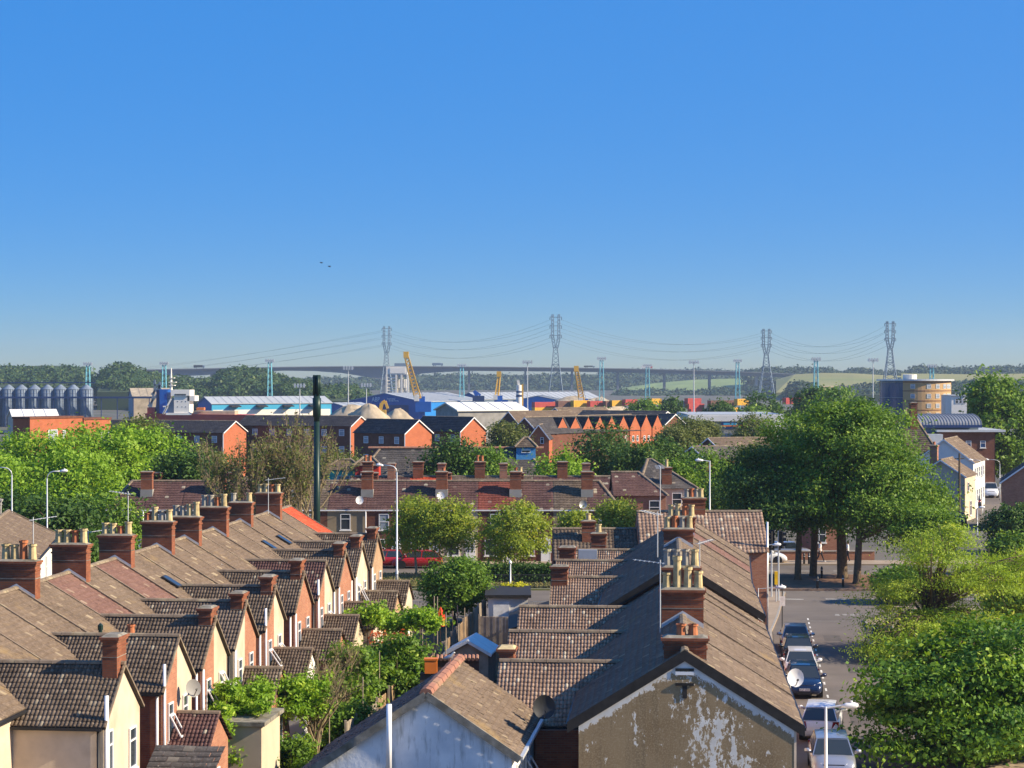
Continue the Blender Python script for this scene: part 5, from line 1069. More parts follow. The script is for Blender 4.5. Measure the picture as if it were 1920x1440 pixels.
# hipped houses right of the row
th = thing('hipped_house', 'house with long brown hipped roof right of the far chimney', 'house', (7.5, 185, 0)); hip(th, PX(1150, 182), PX(1243, 182), 178.5, 186, 5.2, PZ(886, 182), 'tile_purple', 0, 2.4, walls='brick'); window(th, (PX(1228, 178), 178.45, 4.2), (0, -1), .95, 1.2, 'sash'); window(th, (PX(1243, 180) + .02, 181.5, 4.0), (1, 0), .8, 1.2, 'sash')
th = thing('hipped_house', 'house with grey slate hip and sunlit side, cream wall', 'house', (13, 192, 0)); hip(th, PX(1196, 190), PX(1298, 190), 186.5, 196.5, 5.4, PZ(863, 190), 'slate_grey', 1.2, 3.9, walls='cream', prof='flat'); chimney(th, frame((PX(1252, 186), 187.3, 0), 0), 0, 0, 5.2, 7.3, .6, .9, [(0, 0, .6, 'pot_buff')])
window(th, (PX(1270, 186), 186.45, 4.4), (0, -1), .9, 1.2, 'sash')
# hall with the big roof, pavilions, turret
th = thing('church_hall', 'hall with large grey brown slate roof and clay ridge', 'hall', (-9, 204, 0)); hip(th, PX(655, 200), PX(1040, 200), 198, 209, 4.5, PZ(842, 203), 'slate_grey', 3.0, 3.0, prof='flat', walls='brick_dark', col=.35, row=.35); ridge(th, (PX(690, 203), 203.5, PZ(842, 203) + .1), (PX(1020, 203), 203.5, PZ(842, 203) + .1), 'ridge_clay', .16)
for x0, x1, yt, yb, Y, wm, l in ((612, 682, 862, 880, 196, 'turq', 'pavilion with brown pyramid roof and turquoise panels'), (668, 712, 858, 872, 194.5, 'red_paint', 'pavilion with pyramid roof and red posts beside the turquoise one')):
    th = thing('pavilion', l, 'pavilion', (PX((x0 + x1) / 2, Y), Y, 0)); hip(th, PX(x0, Y), PX(x1, Y), Y - 1.4, Y + 1.4, PZ(yb, Y), PZ(yt, Y), 'slate_brown', (PX(x1, Y) - PX(x0, Y)) * .4, (PX(x1, Y) - PX(x0, Y)) * .4, walls=wm, prof='flat'); window(th, (PX((x0 + x1) / 2, Y), Y - 1.42, PZ(yb, Y) - .9), (0, -1), 1.2, .7)
th = thing('turret', 'small blue walled turret with brown pyramid roof', 'turret', (PX(986, 206), 206, 0)); a, b = PX(968, 203), PX(1004, 203); hip(th, a, b, 202, 203.9, PZ(838, 203), PZ(821, 203), 'slate_brown', .95, .95, walls='sky_blue_paint', prof='flat', z0=0)
window(th, ((a + b) / 2, 201.98, PZ(845, 203)), (0, -1), .9, .35, sill=False)
# low brick building and wall behind the people, far right of the junction
fb = thing('brick_building', 'red brick building behind the people at the junction', 'building', (PX(1560, 176), 178, 0))
MB().box(IDT, PX(1520, 176), PX(1580, 176), 176, 184, 0, 4).build('wall', 'brick', fb); MB().box(IDT, PX(1510, 176), PX(1584, 176), 175.7, 184.5, 4.01, 4.3).build('roof', 'slate_grey', fb)
window(fb, (PX(1536, 176), 175.98, 2.0), (0, -1), 1.2, 1.4, 'sash')
wl2 = thing('front_wall', 'low brick front wall with pale coping along the far pavement', 'wall', (PX(1500, 172.5), 172.5, 0)); MB().box(IDT, PX(1425, 172.5), PX(1640, 172.5), 172.5, 172.75, 0, .8).build('wall', 'brick', wl2); MB().box(IDT, PX(1425, 172.5), PX(1640, 172.5), 172.44, 172.8, .81, .9).build('coping', 'kerbstone', wl2)
# ================================================================ street on the right: cars, people, signals
def cx(Y): return RD(Y)
cars = [('silver people carrier facing the camera at the bottom of the street', 'car_silver', 79.0, 4.4, 1.8, 1.55, 180, .85, None), ('silver white hatchback seen from behind, red tail lights', 'car_white', 87.6, 4.3, 1.76, 1.5, 5, .9, None),
        ('navy blue car with pale number plate facing the camera', 'car_navy', 99.3, 4.5, 1.8, 1.5, 180, 1.0, 'EX57 UWB'), ('white car parked behind the navy car', 'car_white', 104.9, 4.4, 1.78, 1.46, 180, 1.0, None),
        ('dark grey car parked behind the white car', 'car_dark', 110.2, 4.4, 1.78, 1.46, 180, 1.0, None), ('silver car at the far end of the parked line', 'car_silver', 115.3, 4.2, 1.74, 1.46, 180, 1.0, None)]
for l, mt, Yf, L, w, h, hd, hood, pl in cars:
    c = car(l, mt, L, w, h, hood, .15 if hd != 180 else .35, 'cars parked along the kerb', plate=pl, rear=.55 if hd != 180 else .45); yc = Yf + L / 2
    place(c, cx(yc) + (.5 if Yf < 82 else .42 if Yf < 90 else -.05), yc, hd + 6.5)
# open car door of the dark car
for l, mt, x, Y, hd in (('black car parked below the pale houses of the hill street', 'car_black', 1808, 226, 12), ('dark hatchback seen from behind on the hill street', 'car_dark', 1826, 243, 12), ('dark car half hidden by the big tree on the hill street', 'car_black', 1797, 214, 12), ('silver car below the big tree on the hill street', 'car_silver', 1802, 234, 12)):
    c = car(l, mt, 4.2, 1.75, 1.48, group='cars on the hill street'); place(c, PX(x, Y), Y, hd)
c = car('white van driving down the hill street', 'car_white', 4.8, 1.9, 1.95, .75, .1, name='white_van', rake=.4, rear=.1); c['category'] = 'van'; place(c, PX(1857, 262), 262, 190)
for l, mt, x, Y, hd in (('pale car behind the traffic lights', 'car_white', 1428, 170.6, 92), ('silver car behind the first trunk of the big tree', 'car_silver', 1478, 175.2, 92)):
    c = car(l, mt, 4.2, 1.75, 1.5, group='cars at the junction'); place(c, PX(x, Y), Y, hd)
c = car('pale blue car under the feathery tree', 'car_silver', 4.2, 1.75, 1.48, group='cars under the trees'); place(c, PX(1655, 116), 116, 186)
person('walking person in white and pink top with dark trousers, between the trunks', (PX(1538, 170.4), 170.4, .12), 80, 'shirt_white', 'trousers_dark', h=1.78, step=.38)
person('walking person in white shirt and black trousers right of the thickest trunk', (PX(1590, 170.4), 170.4, .12), -85, 'shirt_white', 'trousers_dark', h=1.74, step=.2)
person('person in white top half hidden behind the thickest trunk', (PX(1574, 171.2), 171.2, .12), -85, 'shirt_white', 'denim', h=1.72, step=.25)
person('distant person in white shirt beside the pale terrace', (PX(1812, 250), 250, .12), 190, 'shirt_white', 'trousers_dark', h=1.72, step=.25)
def signal(label, x, Y, az, h=3.4):
    b = Vector((PX(x, Y), Y, .1)); t = thing('traffic_light', label, 'traffic light', b, 'traffic lights'); T = frame(b, az)
    MB().tube([T(0, 0, -.1), T(0, 0, h)], .06, 8).build('pole', 'galv', t)
    hd_ = MB().box(T, -.32, -.1, -.19, .19, h - 1.2, h - .02).build('signal_head', 'black_plastic', t); MB().box(T, -.1, -.085, -.3, .3, h - 1.35, h + .1).build('backboard', 'black_plastic', t)
    for k, mt in enumerate(('light_red', 'light_amber', 'light_green')):
        z = h - .22 - k * .37; MB().tube([T(-.33, 0, z), T(-.345, 0, z)], .1, 12).build('lens', mt, hd_)
        m = MB(); 
        for a in range(-60, 241, 30):
            p, q = R(a), R(a + 30)
            if a < 240: m.f(T(-.33, .125 * math.cos(p), z + .125 * math.sin(p)), T(-.33, .125 * math.cos(q), z + .125 * math.sin(q)), T(-.52, .125 * math.cos(q), z + .125 * math.sin(q)), T(-.52, .125 * math.cos(p), z + .125 * math.sin(p)))
        m.build('hood', 'black_plastic', hd_)
    return t
signal('traffic light with pale hoods on the junction corner', 1460, 141.5, -70, 4.9); signal('second traffic light with its back to the camera', 1447, 144, 40, 4.7)
yb = thing('crossing_box', 'yellow pedestrian crossing box on the traffic light pole', 'signal box', Vector((PX(1457, 141), 141, 0))); MB().box(IDT, PX(1457, 141) - .16, PX(1457, 141) + .05, 140.9, 141.2, 1.3, 2.2).build('box', 'sign_yellow', yb); MB().tube([(PX(1457, 141) - .05, 141, 0), (PX(1457, 141) - .05, 141, 1.32)], .04, 6).build('post', 'galv', yb)
sg = thing('blue_road_sign', 'round blue road sign on the corner pole', 'sign', Vector((PX(1425, 121), 121, 0))); q = W(1425, 1121, 121); MB().tube([(q.x, 121, 0), (q.x, 121, q.z + .3)], .035, 6).build('pole', 'galv', sg); MB().tube([q + Vector((0, -.04, 0)), q + Vector((0, -.07, 0))], .26, 16).build('disc', 'sign_blue', sg); MB().bar(q + Vector((.1, -.08, .12)), q + Vector((-.08, -.08, -.12)), .05).build('arrow', 'sign_white', sg)
sg = thing('parking_sign', 'white parking sign on a thin post on the tan pavement', 'sign', G(1467, 1190)); q = G(1467, 1190); MB().tube([q, q + Vector((0, 0, 2.9))], .035, 6).build('pole', 'metal_dark', sg); MB().box(IDT, q.x - .17, q.x + .17, q.y - .06, q.y - .04, 1.75, 2.35).build('plate', 'sign_white', sg)
for k, (x, y) in enumerate(((1436, 1082), (1500, 1058), (1508, 1058), (1517, 1058), (1533, 1105), (1581, 1102), (1541, 1085))):
    q = G(x, y + 2); b = thing('bollard', ['black bollard left of the traffic lights', 'first of three bollards between the two left trunks', 'middle of three bollards between the two left trunks', 'last of three bollards between the two left trunks', 'bollard in the shade below the second trunk', 'bollard in the shade right of the thickest trunk', 'short bollard in the sun patch between the trunks'][k], 'bollard', q, 'street bollards')
    MB().lathe(q, [(.09, -.05), (.085, .8), (.1, .82), (.1, .88), (.075, .9), (.08, .98), (.03, 1.03)], 10).build('post', 'metal_dark', b, smooth=True); MB().lathe(q + Vector((0, 0, .72)), [(.092, 0), (.092, .06)], 10).build('band', 'sign_white' if k % 2 else 'metal_grey', b)
lamp('short lamp arm beside the striped awning', (PX(1422, 117), 117, .1), PZ(1106, 117), 1.0, 90, 'arm', r=.04); lamp('lamp arm above the traffic lights', (PX(1432, 140), 140, .1), PZ(1025, 140), .6, 90, 'arm', r=.05)
# ================================================================ trees on the right
def bl(x, y, Y, rx, rz, base, ry=None):
    q = W(x, y, Y); return (q.x - base[0], q.y - base[1], q.z - base[2], rx, ry or rx, rz)
B = (PX(1580, 157), 157, .1)
LIME = dict(per=230, cs=.72, ls=.25, inner=.4, flat=.5)
tree('lime_tree', 'largest broad green tree at the junction, thickest trunk', B, [bl(1595, 835, 157, 4.2, 3.3, B), bl(1685, 905, 156, 3.0, 2.6, B), bl(1575, 795, 158, 2.4, 1.8, B), bl(1650, 812, 158, 2.4, 2.0, B), bl(1560, 930, 155, 3.6, 2.2, B), bl(1640, 960, 154, 3.6, 1.7, B), bl(1735, 950, 157, 1.9, 1.5, B)], 'leaf_mid', nc=250, trunk=.42, seed=61, limbs=40, **LIME)
B = (PX(1525, 159), 159, .1)
tree('lime_tree', 'tall green tree with the second trunk from the left at the junction', B, [bl(1500, 850, 161, 3.0, 2.8, B), bl(1455, 910, 160, 3.0, 2.4, B), bl(1520, 940, 158, 3.0, 2.0, B), bl(1480, 805, 163, 1.6, 1.1, B)], 'leaf_mid', nc=140, trunk=.3, seed=62, limbs=26, **LIME)
B = (PX(1496, 156), 156, .1)
tree('lime_tree', 'darker tree with the leftmost trunk at the junction', B, [bl(1440, 935, 157, 2.8, 2.3, B), bl(1470, 965, 155, 2.6, 1.3, B), bl(1410, 885, 159, 2.2, 2.2, B)], 'leaf_dark', nc=105, trunk=.27, seed=63, limbs=18, **LIME)
B = (PX(1607, 153), 153, .1)
tree('lime_tree', 'tree with dark trunk just right of the thickest trunk', B, [bl(1690, 985, 152, 2.8, 1.5, B), bl(1640, 890, 155, 3.0, 2.4, B), bl(1735, 985, 150, 1.8, 1.3, B)], 'leaf_mid', nc=105, trunk=.3, seed=64, limbs=18, **LIME)
B = (PX(1745, 116), 116, .1)
tree('feathery_tree', 'feathery yellow green tree with open branches above the side street', B, [bl(1760, 1040, 116, 2.6, 1.5, B), bl(1690, 1110, 116, 2.4, 1.3, B), bl(1840, 1090, 115, 2.6, 1.2, B), bl(1720, 1190, 114, 3.2, 1.2, B), bl(1650, 1215, 113, 1.9, .9, B), bl(1900, 1060, 117, 2.0, 1.0, B), bl(1800, 1160, 116, 2.6, 1.0, B), bl(1690, 1250, 112, 1.8, .8, B), bl(1780, 1000, 117, 1.0, .7, B)], 'leaf_feather', nc=230, per=190, cs=.52, ls=.19, trunk=.26, seed=65, limbs=60, inner=.1, aspect=.32, flat=.35, stems=3, trunk_top=4.4, fork=.3, extra_twigs=2, bark='bark')
B = (18.2, 84, .1)
tree('broadleaf_tree', 'nearest dark green tree filling the bottom right corner', B, [bl(1790, 1280, 84, 3.3, 2.0, B), bl(1880, 1220, 85, 2.6, 1.6, B), bl(1720, 1300, 83, 2.2, 1.4, B), bl(1850, 1370, 82, 3.0, 1.3, B), bl(1700, 1390, 82, 1.5, .8, B), bl(1930, 1330, 84, 3.0, 2.4, B), bl(1700, 1270, 85, 1.1, .7, B)], 'leaf_near', nc=170, per=300, cs=.62, ls=.23, trunk=.24, seed=66, limbs=40, inner=.25, flat=.3)
for k, (x, y, Y, r, h, mt, l) in enumerate(((1905, 965, 180, 2.6, 4.2, 'leaf_dark', 'dark bush tree at the right edge beside the hill street'), (1905, 1010, 160, 1.8, 3.0, 'leaf_mid', 'green shrub tree below the hill street at right'), (1915, 1110, 128, 2.2, 2.8, 'leaf_feather', 'light feathery shrub at the right picture edge'), (1690, 1080, 141, 1.5, 2.2, 'leaf_mid', 'green bush behind the feathery tree'))):
    B = (PX(x, Y), Y, .1); tree('bush_tree', l, B, [(0, 0, h * .55, r, r, h * .45), (r * .4, 0, h * .7, r * .6, r * .6, h * .3), (-r * .45, 0, h * .5, r * .6, r * .7, h * .4)], mt, nc=200, per=60, cs=.38, ls=.28, trunk=.14, seed=70 + k, limbs=8)
bushmass('roadside_scrub', 'dry scrubby plants at the foot of the nearest tree', [(17.4 + k * .35, 82.5 + (k % 3) * .6, .35 + .2 * (k % 2), .42) for k in range(9)], 'leaf_olive', 2600, .2, seed=78)
# left side trees
for k, (x, yt, Y, r, l) in enumerate(((60, 815, 188, 5.6, 'broad bright green tree at the far left edge'), (190, 800, 192, 5.6, 'tallest bright green tree left of the bare trees'), (275, 810, 196, 4.2, 'bright green tree right of the tallest one'), (-30, 845, 180, 4.6, 'bright green tree cut by the left edge'), (120, 850, 182, 4.6, 'bright green tree in front of the red brick flats'))):
    zt = PZ(yt, Y); B = (PX(x, Y), Y, 0); tree('bright_tree', l, B, [(0, 0, zt - r * .75, r, r, r * .75), (-r * .5, -1, zt - r * 1.15, r * .7, r * .7, r * .6), (r * .55, -1, zt - r * 1.1, r * .7, r * .7, r * .6), (0, -2, zt - r * 1.5, r * .9, r * .8, r * .55), (r * .2, 0, zt - r * .3, r * .5, r * .5, r * .3)], 'leaf_bright', nc=150, per=150, cs=.75, ls=.36, trunk=.3, seed=80 + k, limbs=14, group='bright green trees', inner=.55)
for k, (x, yt, Y, r, mt, l) in enumerate(((195, 925, 150, 2.6, 'leaf_mid', 'small green tree behind the left row chimneys'), (110, 925, 146, 2.6, 'leaf_dark', 'dark green tree beside the far left street lamp'), (345, 840, 178, 2.4, 'leaf_dark', 'slender dark tree between bright trees and bare trees'), (385, 850, 182, 2.2, 'leaf_olive', 'olive tree left of the bare trees'), (265, 785, 215, 2.4, 'leaf_olive', 'pale tree top in front of the slate roofed flats'), (640, 845, 214, 2.2, 'leaf_olive', 'olive tree left of the brick block with white gutters'), (45, 925, 150, 2.4, 'leaf_dark', 'dark tree low at the far left'),
        (850, 825, 196.5, 3.0, 'leaf_dark', 'dark round tree in front of the hall roof, left half'), (905, 840, 196, 2.6, 'leaf_mid', 'green tree joined to the dark round tree, right half'), (1050, 850, 196, 2.2, 'leaf_bright', 'bright yellow green tree behind the far chimneys'), (1135, 800, 214, 3.6, 'leaf_dark', 'large dark tree in front of the pointed orange gables'), (1195, 835, 208, 2.6, 'leaf_dark', 'dark tree right of the large one before the gables'), (1235, 820, 212, 2.8, 'leaf_dark', 'dark tree below the last orange gable'), (1325, 848, 202, 3.4, 'leaf_mid', 'green tree behind the slim street lamp'), (1265, 870, 198, 1.8, 'leaf_mid', 'green bush behind the sunlit hipped house'), (950, 795, 268, 2.6, 'leaf_olive', 'pale green tree between the brick blocks'), (1290, 785, 285, 2.2, 'leaf_olive', 'slim cypress like tree left of the white shed'), (1262, 800, 280, 2.0, 'leaf_olive', 'small pale tree beside the slim one'), (1320, 790, 290, 1.6, 'leaf_olive', 'narrow tree before the white shed wall'), (1410, 780, 300, 2.8, 'leaf_olive', 'dull green tree in front of the white shed'), (1415, 830, 235, 3.8, 'leaf_olive', 'spreading brownish tree left of the largest junction tree'), (1375, 900, 190, 3.0, 'leaf_dark', 'dark tree behind the junction trees'))):
    zt = PZ(yt, Y); B = (PX(x, Y), Y, 0); q = min(r, zt * .55); tree('town_tree', l, B, [(0, 0, zt - q * .9, r, r, q * .9), (-r * .4, -.4, zt - q * 1.5, r * .75, r * .75, q * .7), (r * .45, -.3, zt - q * 1.3, r * .7, r * .7, q * .7)], mt, nc=int(40 + 32 * r), per=80, cs=.5 + .04 * r, ls=.32, trunk=.16, seed=100 + k, limbs=8, group='trees among the town roofs', inner=.55)
bare('bare_tree', 'tall almost leafless tree left of the green mast', (PX(560, 158), 158, 0), 12.4, .25, 15, 'twig', .2, None, 5, 'leaf_olive', 4200, .24, 4); bare('bare_tree', 'tall almost leafless tree with dark trunks further left', (PX(450, 156), 156, 0), 11.8, .21, 18, 'twig', .2, None, 5, 'leaf_olive', 4200, .24, 4)
B = (PX(1862, 285), 285, 0); tree('tall_tree', 'tall dense tree right of the round tan building', B, [bl(1860, 740, 285, 3.4, 3.0, B), bl(1880, 800, 284, 5.0, 4.2, B), bl(1905, 760, 286, 3.0, 3.0, B), bl(1850, 850, 283, 4.4, 2.6, B), bl(1890, 855, 282, 4.0, 2.4, B)], 'leaf_mid', nc=420, per=50, cs=.7, ls=.55, trunk=.4, seed=140, limbs=10)
# ================================================================ houses up the hill street on the right
def gbox(label, x, Y, deg, L, hw, ze, zr, wall, roof, gable=None, name='house', cat='house', ov=.2, group=None, z0=0, barge='upvc'):
    """house with its near right corner placed by photo column x at distance Y; ridge along the axis deg, gable end faces the viewer's right/front"""
    T = frame((PX(x, Y), Y, z0), deg); th = thing(name, label, cat, T(0, 0, 0), group)
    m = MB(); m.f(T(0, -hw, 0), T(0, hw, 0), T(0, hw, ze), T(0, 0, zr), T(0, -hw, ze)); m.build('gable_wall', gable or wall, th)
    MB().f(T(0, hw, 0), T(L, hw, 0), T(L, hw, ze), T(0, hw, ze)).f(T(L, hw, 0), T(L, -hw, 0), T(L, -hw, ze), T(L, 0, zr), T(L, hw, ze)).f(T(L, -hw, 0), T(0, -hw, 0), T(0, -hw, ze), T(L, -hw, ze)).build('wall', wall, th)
    k = (zr - ze) / hw; e = hw + ov; S = math.hypot(e, e * k)
    for s in (1, -1): tiles(th, T(-ov, s * e, zr + .06 - e * k), T.a, (-s * T.r + Vector((0, 0, k))).normalized(), L + 2 * ov, S, .45, .42, roof, 'flat', th=.03)
    ridge(th, T(-ov, 0, zr + .06), T(L + ov, 0, zr + .06), 'ridge_brown', .12, .6)
    for s in (1, -1) if barge else (): MB().bar(T(-ov - .02, s * e, zr - e * k), T(-ov - .02, 0, zr), .05, .14).build('bargeboard', barge, th)
    return th, T
th, T = gbox('white rendered gabled house on the hill street beside the red building', 1770, 238, 20, 11, 3.4, 5.6, 8.2, 'white_render', 'slate_brown')
for k in range(5):
    window(th, T(1.4 + k * 2, 3.42, 4.3), T.r, .8, 1.2, 'sash'); window(th, T(1.4 + k * 2, 3.42, 1.6), T.r, .8, 1.4, 'sash')
th, T = gbox('cream house in front of the white gabled one', 1764, 219, 22, 7, 2.6, 4.9, 6.6, 'cream', 'slate_brown', 'cream'); window(th, T(2, 2.62, 3.7), T.r, 1.0, 1.0); window(th, T(3.5, 2.62, 1.3), T.r, .9, 1.6); chimney(th, T, .5, -.8, 5.5, 8.2, .8, .8, [(0, 0, .3, 'pot_red')], 'brick')
th = thing('red_building', 'red brick building with curved grey standing seam roof', 'building', (PX(1780, 268), 268, 0)); Y = 262
a, b, c2 = PX(1750, Y), PX(1866, Y), PX(1880, Y); MB().box(IDT, PX(1760, Y), b, Y, Y + 14, 0, PZ(810, Y)).build('wall', 'brick_dark', th)
MB().f((b + .01, Y - .02, 0), (c2, Y + 14, 0), (c2, Y + 14, PZ(810, Y)), (b + .01, Y - .02, PZ(810, Y))).build('end_wall', 'brick_orange', th); MB().box(IDT, PX(1755, Y), PX(1884, Y), Y - .5, Y + 14, PZ(810, Y) + .01, PZ(806, Y)).build('parapet', 'galv', th)
MB().box(IDT, PX(1714, Y), PX(1838, Y), Y + 1, Y + 10, PZ(812, Y), PZ(796, Y)).build('upper_wall', 'steel_blue_grey', th)
m = MB(); n = 8; x0, x1 = PX(1714, Y) - .3, PX(1838, Y) + .3
for k in range(n):
    t0, t1 = k / n * R(80), (k + 1) / n * R(80); m.f(*[(x, Y + .4 + 7 * (1 - math.cos(t)), PZ(797, Y) + 1.35 * math.sin(t)) for x, t in ((x0, t0), (x1, t0), (x1, t1), (x0, t1))])
m.build('curved_roof', 'zinc', th); m = MB()
for q in range(24):
    x = x0 + (x1 - x0) * q / 23
    for k in range(n): t0, t1 = k / n * R(80), (k + 1) / n * R(80); m.bar((x, Y + .38 + 7 * (1 - math.cos(t0)), PZ(797, Y) + 1.36 * math.sin(t0) + .03), (x, Y + .38 + 7 * (1 - math.cos(t1)), PZ(797, Y) + 1.36 * math.sin(t1) + .03), .05, .07)
m.build('roof_seams', 'zinc', th, 'stuff'); MB().box(IDT, x0, x1, Y + .2, Y + .6, PZ(802, Y), PZ(797, Y)).build('fascia', 'navy_steel', th)
for x in (1816, 1843): window(th, (PX(x, Y), Y - .02, PZ(833, Y)), (0, -1), .7, .9, glass='glass_blue')
MB().box(IDT, PX(1720, Y), PX(1762, Y), Y - 2, Y + 6, 0, PZ(812, Y) - .1).build('grey_wing', 'galv', th)
th, T = gbox('brick house with white bargeboards at the right picture edge', 1962, 205, 14, 9, 4.4, PZ(905, 205), PZ(846, 205), 'brick', 'slate_dark'); 
th = thing('dark_roofed_house', 'brown roofed house partly behind the largest tree', 'house', (PX(1715, 250), 250, 0)); hip(th, PX(1680, 250), PX(1745, 250), 246, 255, 6.2, PZ(768, 250), 'slate_brown', 1.5, 2.6, prof='flat', walls='white_render'); chimney(th, frame((PX(1712, 249), 249, 0), 0), 0, 0, 7.5, PZ(764, 250) + .6, 1.2, .8, [])
lp = thing('telegraph_pole', 'dark wooden pole in front of the cream house', 'pole', (PX(1799, 216), 216, 0)); MB().tube([(PX(1799, 216), 216, 0), (PX(1799, 216), 216, PZ(850, 216))], [.14, .1], 8).build('pole', 'bark', lp); MB().bar((PX(1799, 216) - .5, 216, PZ(860, 216)), (PX(1799, 216) + .5, 216, PZ(860, 216)), .1).build('crossarm', 'bark', lp)
lamp('pale street lamp before the white gabled house', (PX(1842, 222), 222, 0), PZ(863, 222), 1.0, -90, r=.07); lamp('slim white post beside the hill street cars', (PX(1833, 190), 190, 0), PZ(952, 190), .1, 90, 'arm', r=.05); lamp('thin lamp column behind the red building', (PX(1875, 255), 255, 0), PZ(862, 255), 1.4, -90, r=.05)
# round tan office
th = thing('round_building', 'round tan brick office with rows of square windows and flat overhanging roof', 'building', (PX(1715, 430), 440, -2)); Y = 440; cxr = PX(1716, Y); rx = PX(1783, Y) - cxr - .1; zt = PZ(714, Y)
def ell(a, r=1.): return Vector((cxr + rx * r * math.cos(R(a)), Y + rx * .9 * r * math.sin(R(a)), 0))
m = MB(); m2 = MB(); A = list(range(-180, 181, 6)); cut = -122
for a0, a1 in zip(A[:-1], A[1:]):
    p, q = ell(a0), ell(a1); (m2 if -180 <= a0 < cut else m).f(p - Vector((0, 0, 3)), q - Vector((0, 0, 3)), q + Vector((0, 0, zt)), p + Vector((0, 0, zt)))
m.build('wall', 'brick_yellow', th); m2.build('curtain_wall', 'glass_blue', th)
m = MB()
for z in (PZ(716, Y), PZ(732.5, Y), PZ(751, Y), PZ(768, Y)):
    for a0, a1 in zip(A[:-1], A[1:]):
        if a0 >= cut: p, q = ell(a0, 1.004), ell(a1, 1.004); m.f(p + Vector((0, 0, z - .09)), q + Vector((0, 0, z - .09)), q + Vector((0, 0, z + .09)), p + Vector((0, 0, z + .09)))
m.build('string_courses', 'brick_dark', th, 'stuff')
for z in (PZ(724, Y), PZ(742, Y), PZ(760, Y), PZ(777, Y)):
    for a in (-104, -78, -62, -46, -36, -28): p = ell(a, 1.002) + Vector((0, 0, z)); d = Vector((math.cos(R(a)) * .9, math.sin(R(a)), 0)).normalized(); window(th, p, d, .95, .95, glass='glass_pale', sill=False)
m = MB()
for z in np.linspace(1, zt - .3, 5):
    for a0 in range(-180, cut, 6): p, q = ell(a0, 1.006), ell(a0 + 6, 1.006); m.bar(p + Vector((0, 0, z)), q + Vector((0, 0, z)), .12)
m.build('mullions', 'steel_blue_grey', th, 'stuff'); m = MB(); m.f(*[ell(a, 1.09) + Vector((0, 0, zt + .35)) for a in A[:-1]])
for a0, a1 in zip(A[:-1], A[1:]): p, q = ell(a0, 1.09), ell(a1, 1.09); m.f(p + Vector((0, 0, zt)), q + Vector((0, 0, zt)), q + Vector((0, 0, zt + .35)), p + Vector((0, 0, zt + .35))); 
m.f(*[ell(a, 1.09) + Vector((0, 0, zt)) for a in A[:-1]][::-1]); m.build('roof_slab', 'galv', th); MB().lathe((PX(1706, Y), Y, zt + .35), [(1.5, 0), (1.5, 1.0), (1.3, 1.05)], 16).build('plant_drum', 'concrete_white', th)
th = thing('white_flats', 'small white flat roofed block right of the round building', 'building', (PX(1798, 420), 420, 0)); MB().box(IDT, PX(1784, 420), PX(1813, 420), 420, 430, -2, PZ(742, 420)).build('wall', 'white_render', th); MB().box(IDT, PX(1783, 420), PX(1814, 420), 419.7, 430.3, PZ(742, 420) + .01, PZ(741, 420)).build('roof', 'galv', th)
for x in (1794, 1801, 1808): window(th, (PX(x, 420), 419.98, PZ(752, 420)), (0, -1), .6, 1.0, sill=False)
# ================================================================ brick blocks of the middle distance
for l, x, yt, ye, Y, L, hw in (('brick block with white bargeboard gable nearest the hall roof', 784, 788, 812, 290, 9.5, 3.05), ('brick block with orange gable behind the dark round tree', 887, 783, 808, 302, 9.5, 3.15), ('long slate roofed brick flats with orange gable left of the nearest brick block', 675, 781, 798, 318, 19, 4.4), ('long slate roofed brick flats behind the bare trees', 440, 790, 810, 312, 21, 4.4)):
    th, T = gbox(l, x, Y, -74 if L > 15 else -53, L, hw, PZ(ye, Y), PZ(yt, Y), 'brick_dark', 'slate_dark', 'brick_orange', 'brick_flats', 'flats', group='brick flats')  # long walls get darker brick than the sunny gable: shade put into the colour
    for k in range(int(L / 3)):
        for z in (PZ(ye, Y) - 1.0, PZ(ye, Y) - 3.6): window(th, T(1.4 + k * 2.9, -hw - .01, z), -T.r, .85, 1.0, sill=False, glass='glass_pale')
    MB().bar(T(-.02, -hw + .06, 0), T(-.02, -hw + .06, PZ(ye, Y)), .12).build('downpipe', 'upvc', th)
AX = [1055, 1079, 1103, 1125, 1147, 1169, 1191, 1212, 1233]
orw = ['first', 'second', 'third', 'fourth', 'fifth', 'sixth', 'seventh', 'eighth', 'last']
for k, x in enumerate(AX):
    Y = 300 + k * 2.25; th, T = gbox('%s orange brick pointed gable from the left in the row of nine' % orw[k], x, Y, -52, 5, 1.43, PZ(806 - k * .5, Y), PZ(784 - k * .6, Y), 'brick_orange', 'slate_dark', None, 'gabled_house', 'house', .04, 'row of nine pointed gables', barge=None)
    for v in (-.6, .6): window(th, T(-.01, v, PZ(822, Y)), -T.a, .5, .9, sill=False)
th, T = gbox('dark slate roofed terrace joining the nine pointed gables', 985, 296, 38, 27, 2.6, PZ(812, 297), PZ(783, 297), 'brick_dark', 'slate_dark', None, 'terrace_block', 'terrace')
th, T = gbox('small brick gable with pale verge left of the nine gables', 1010, 291, 8, 4, 1.5, PZ(822, 291), PZ(797, 291), 'brick_orange', 'slate_dark', None, 'gabled_house', 'house'); window(th, T(-.01, .5, PZ(826, 291)), -T.a, .5, .9, sill=False)
FT = frame((PX(56, 250), 250, 0), -53)
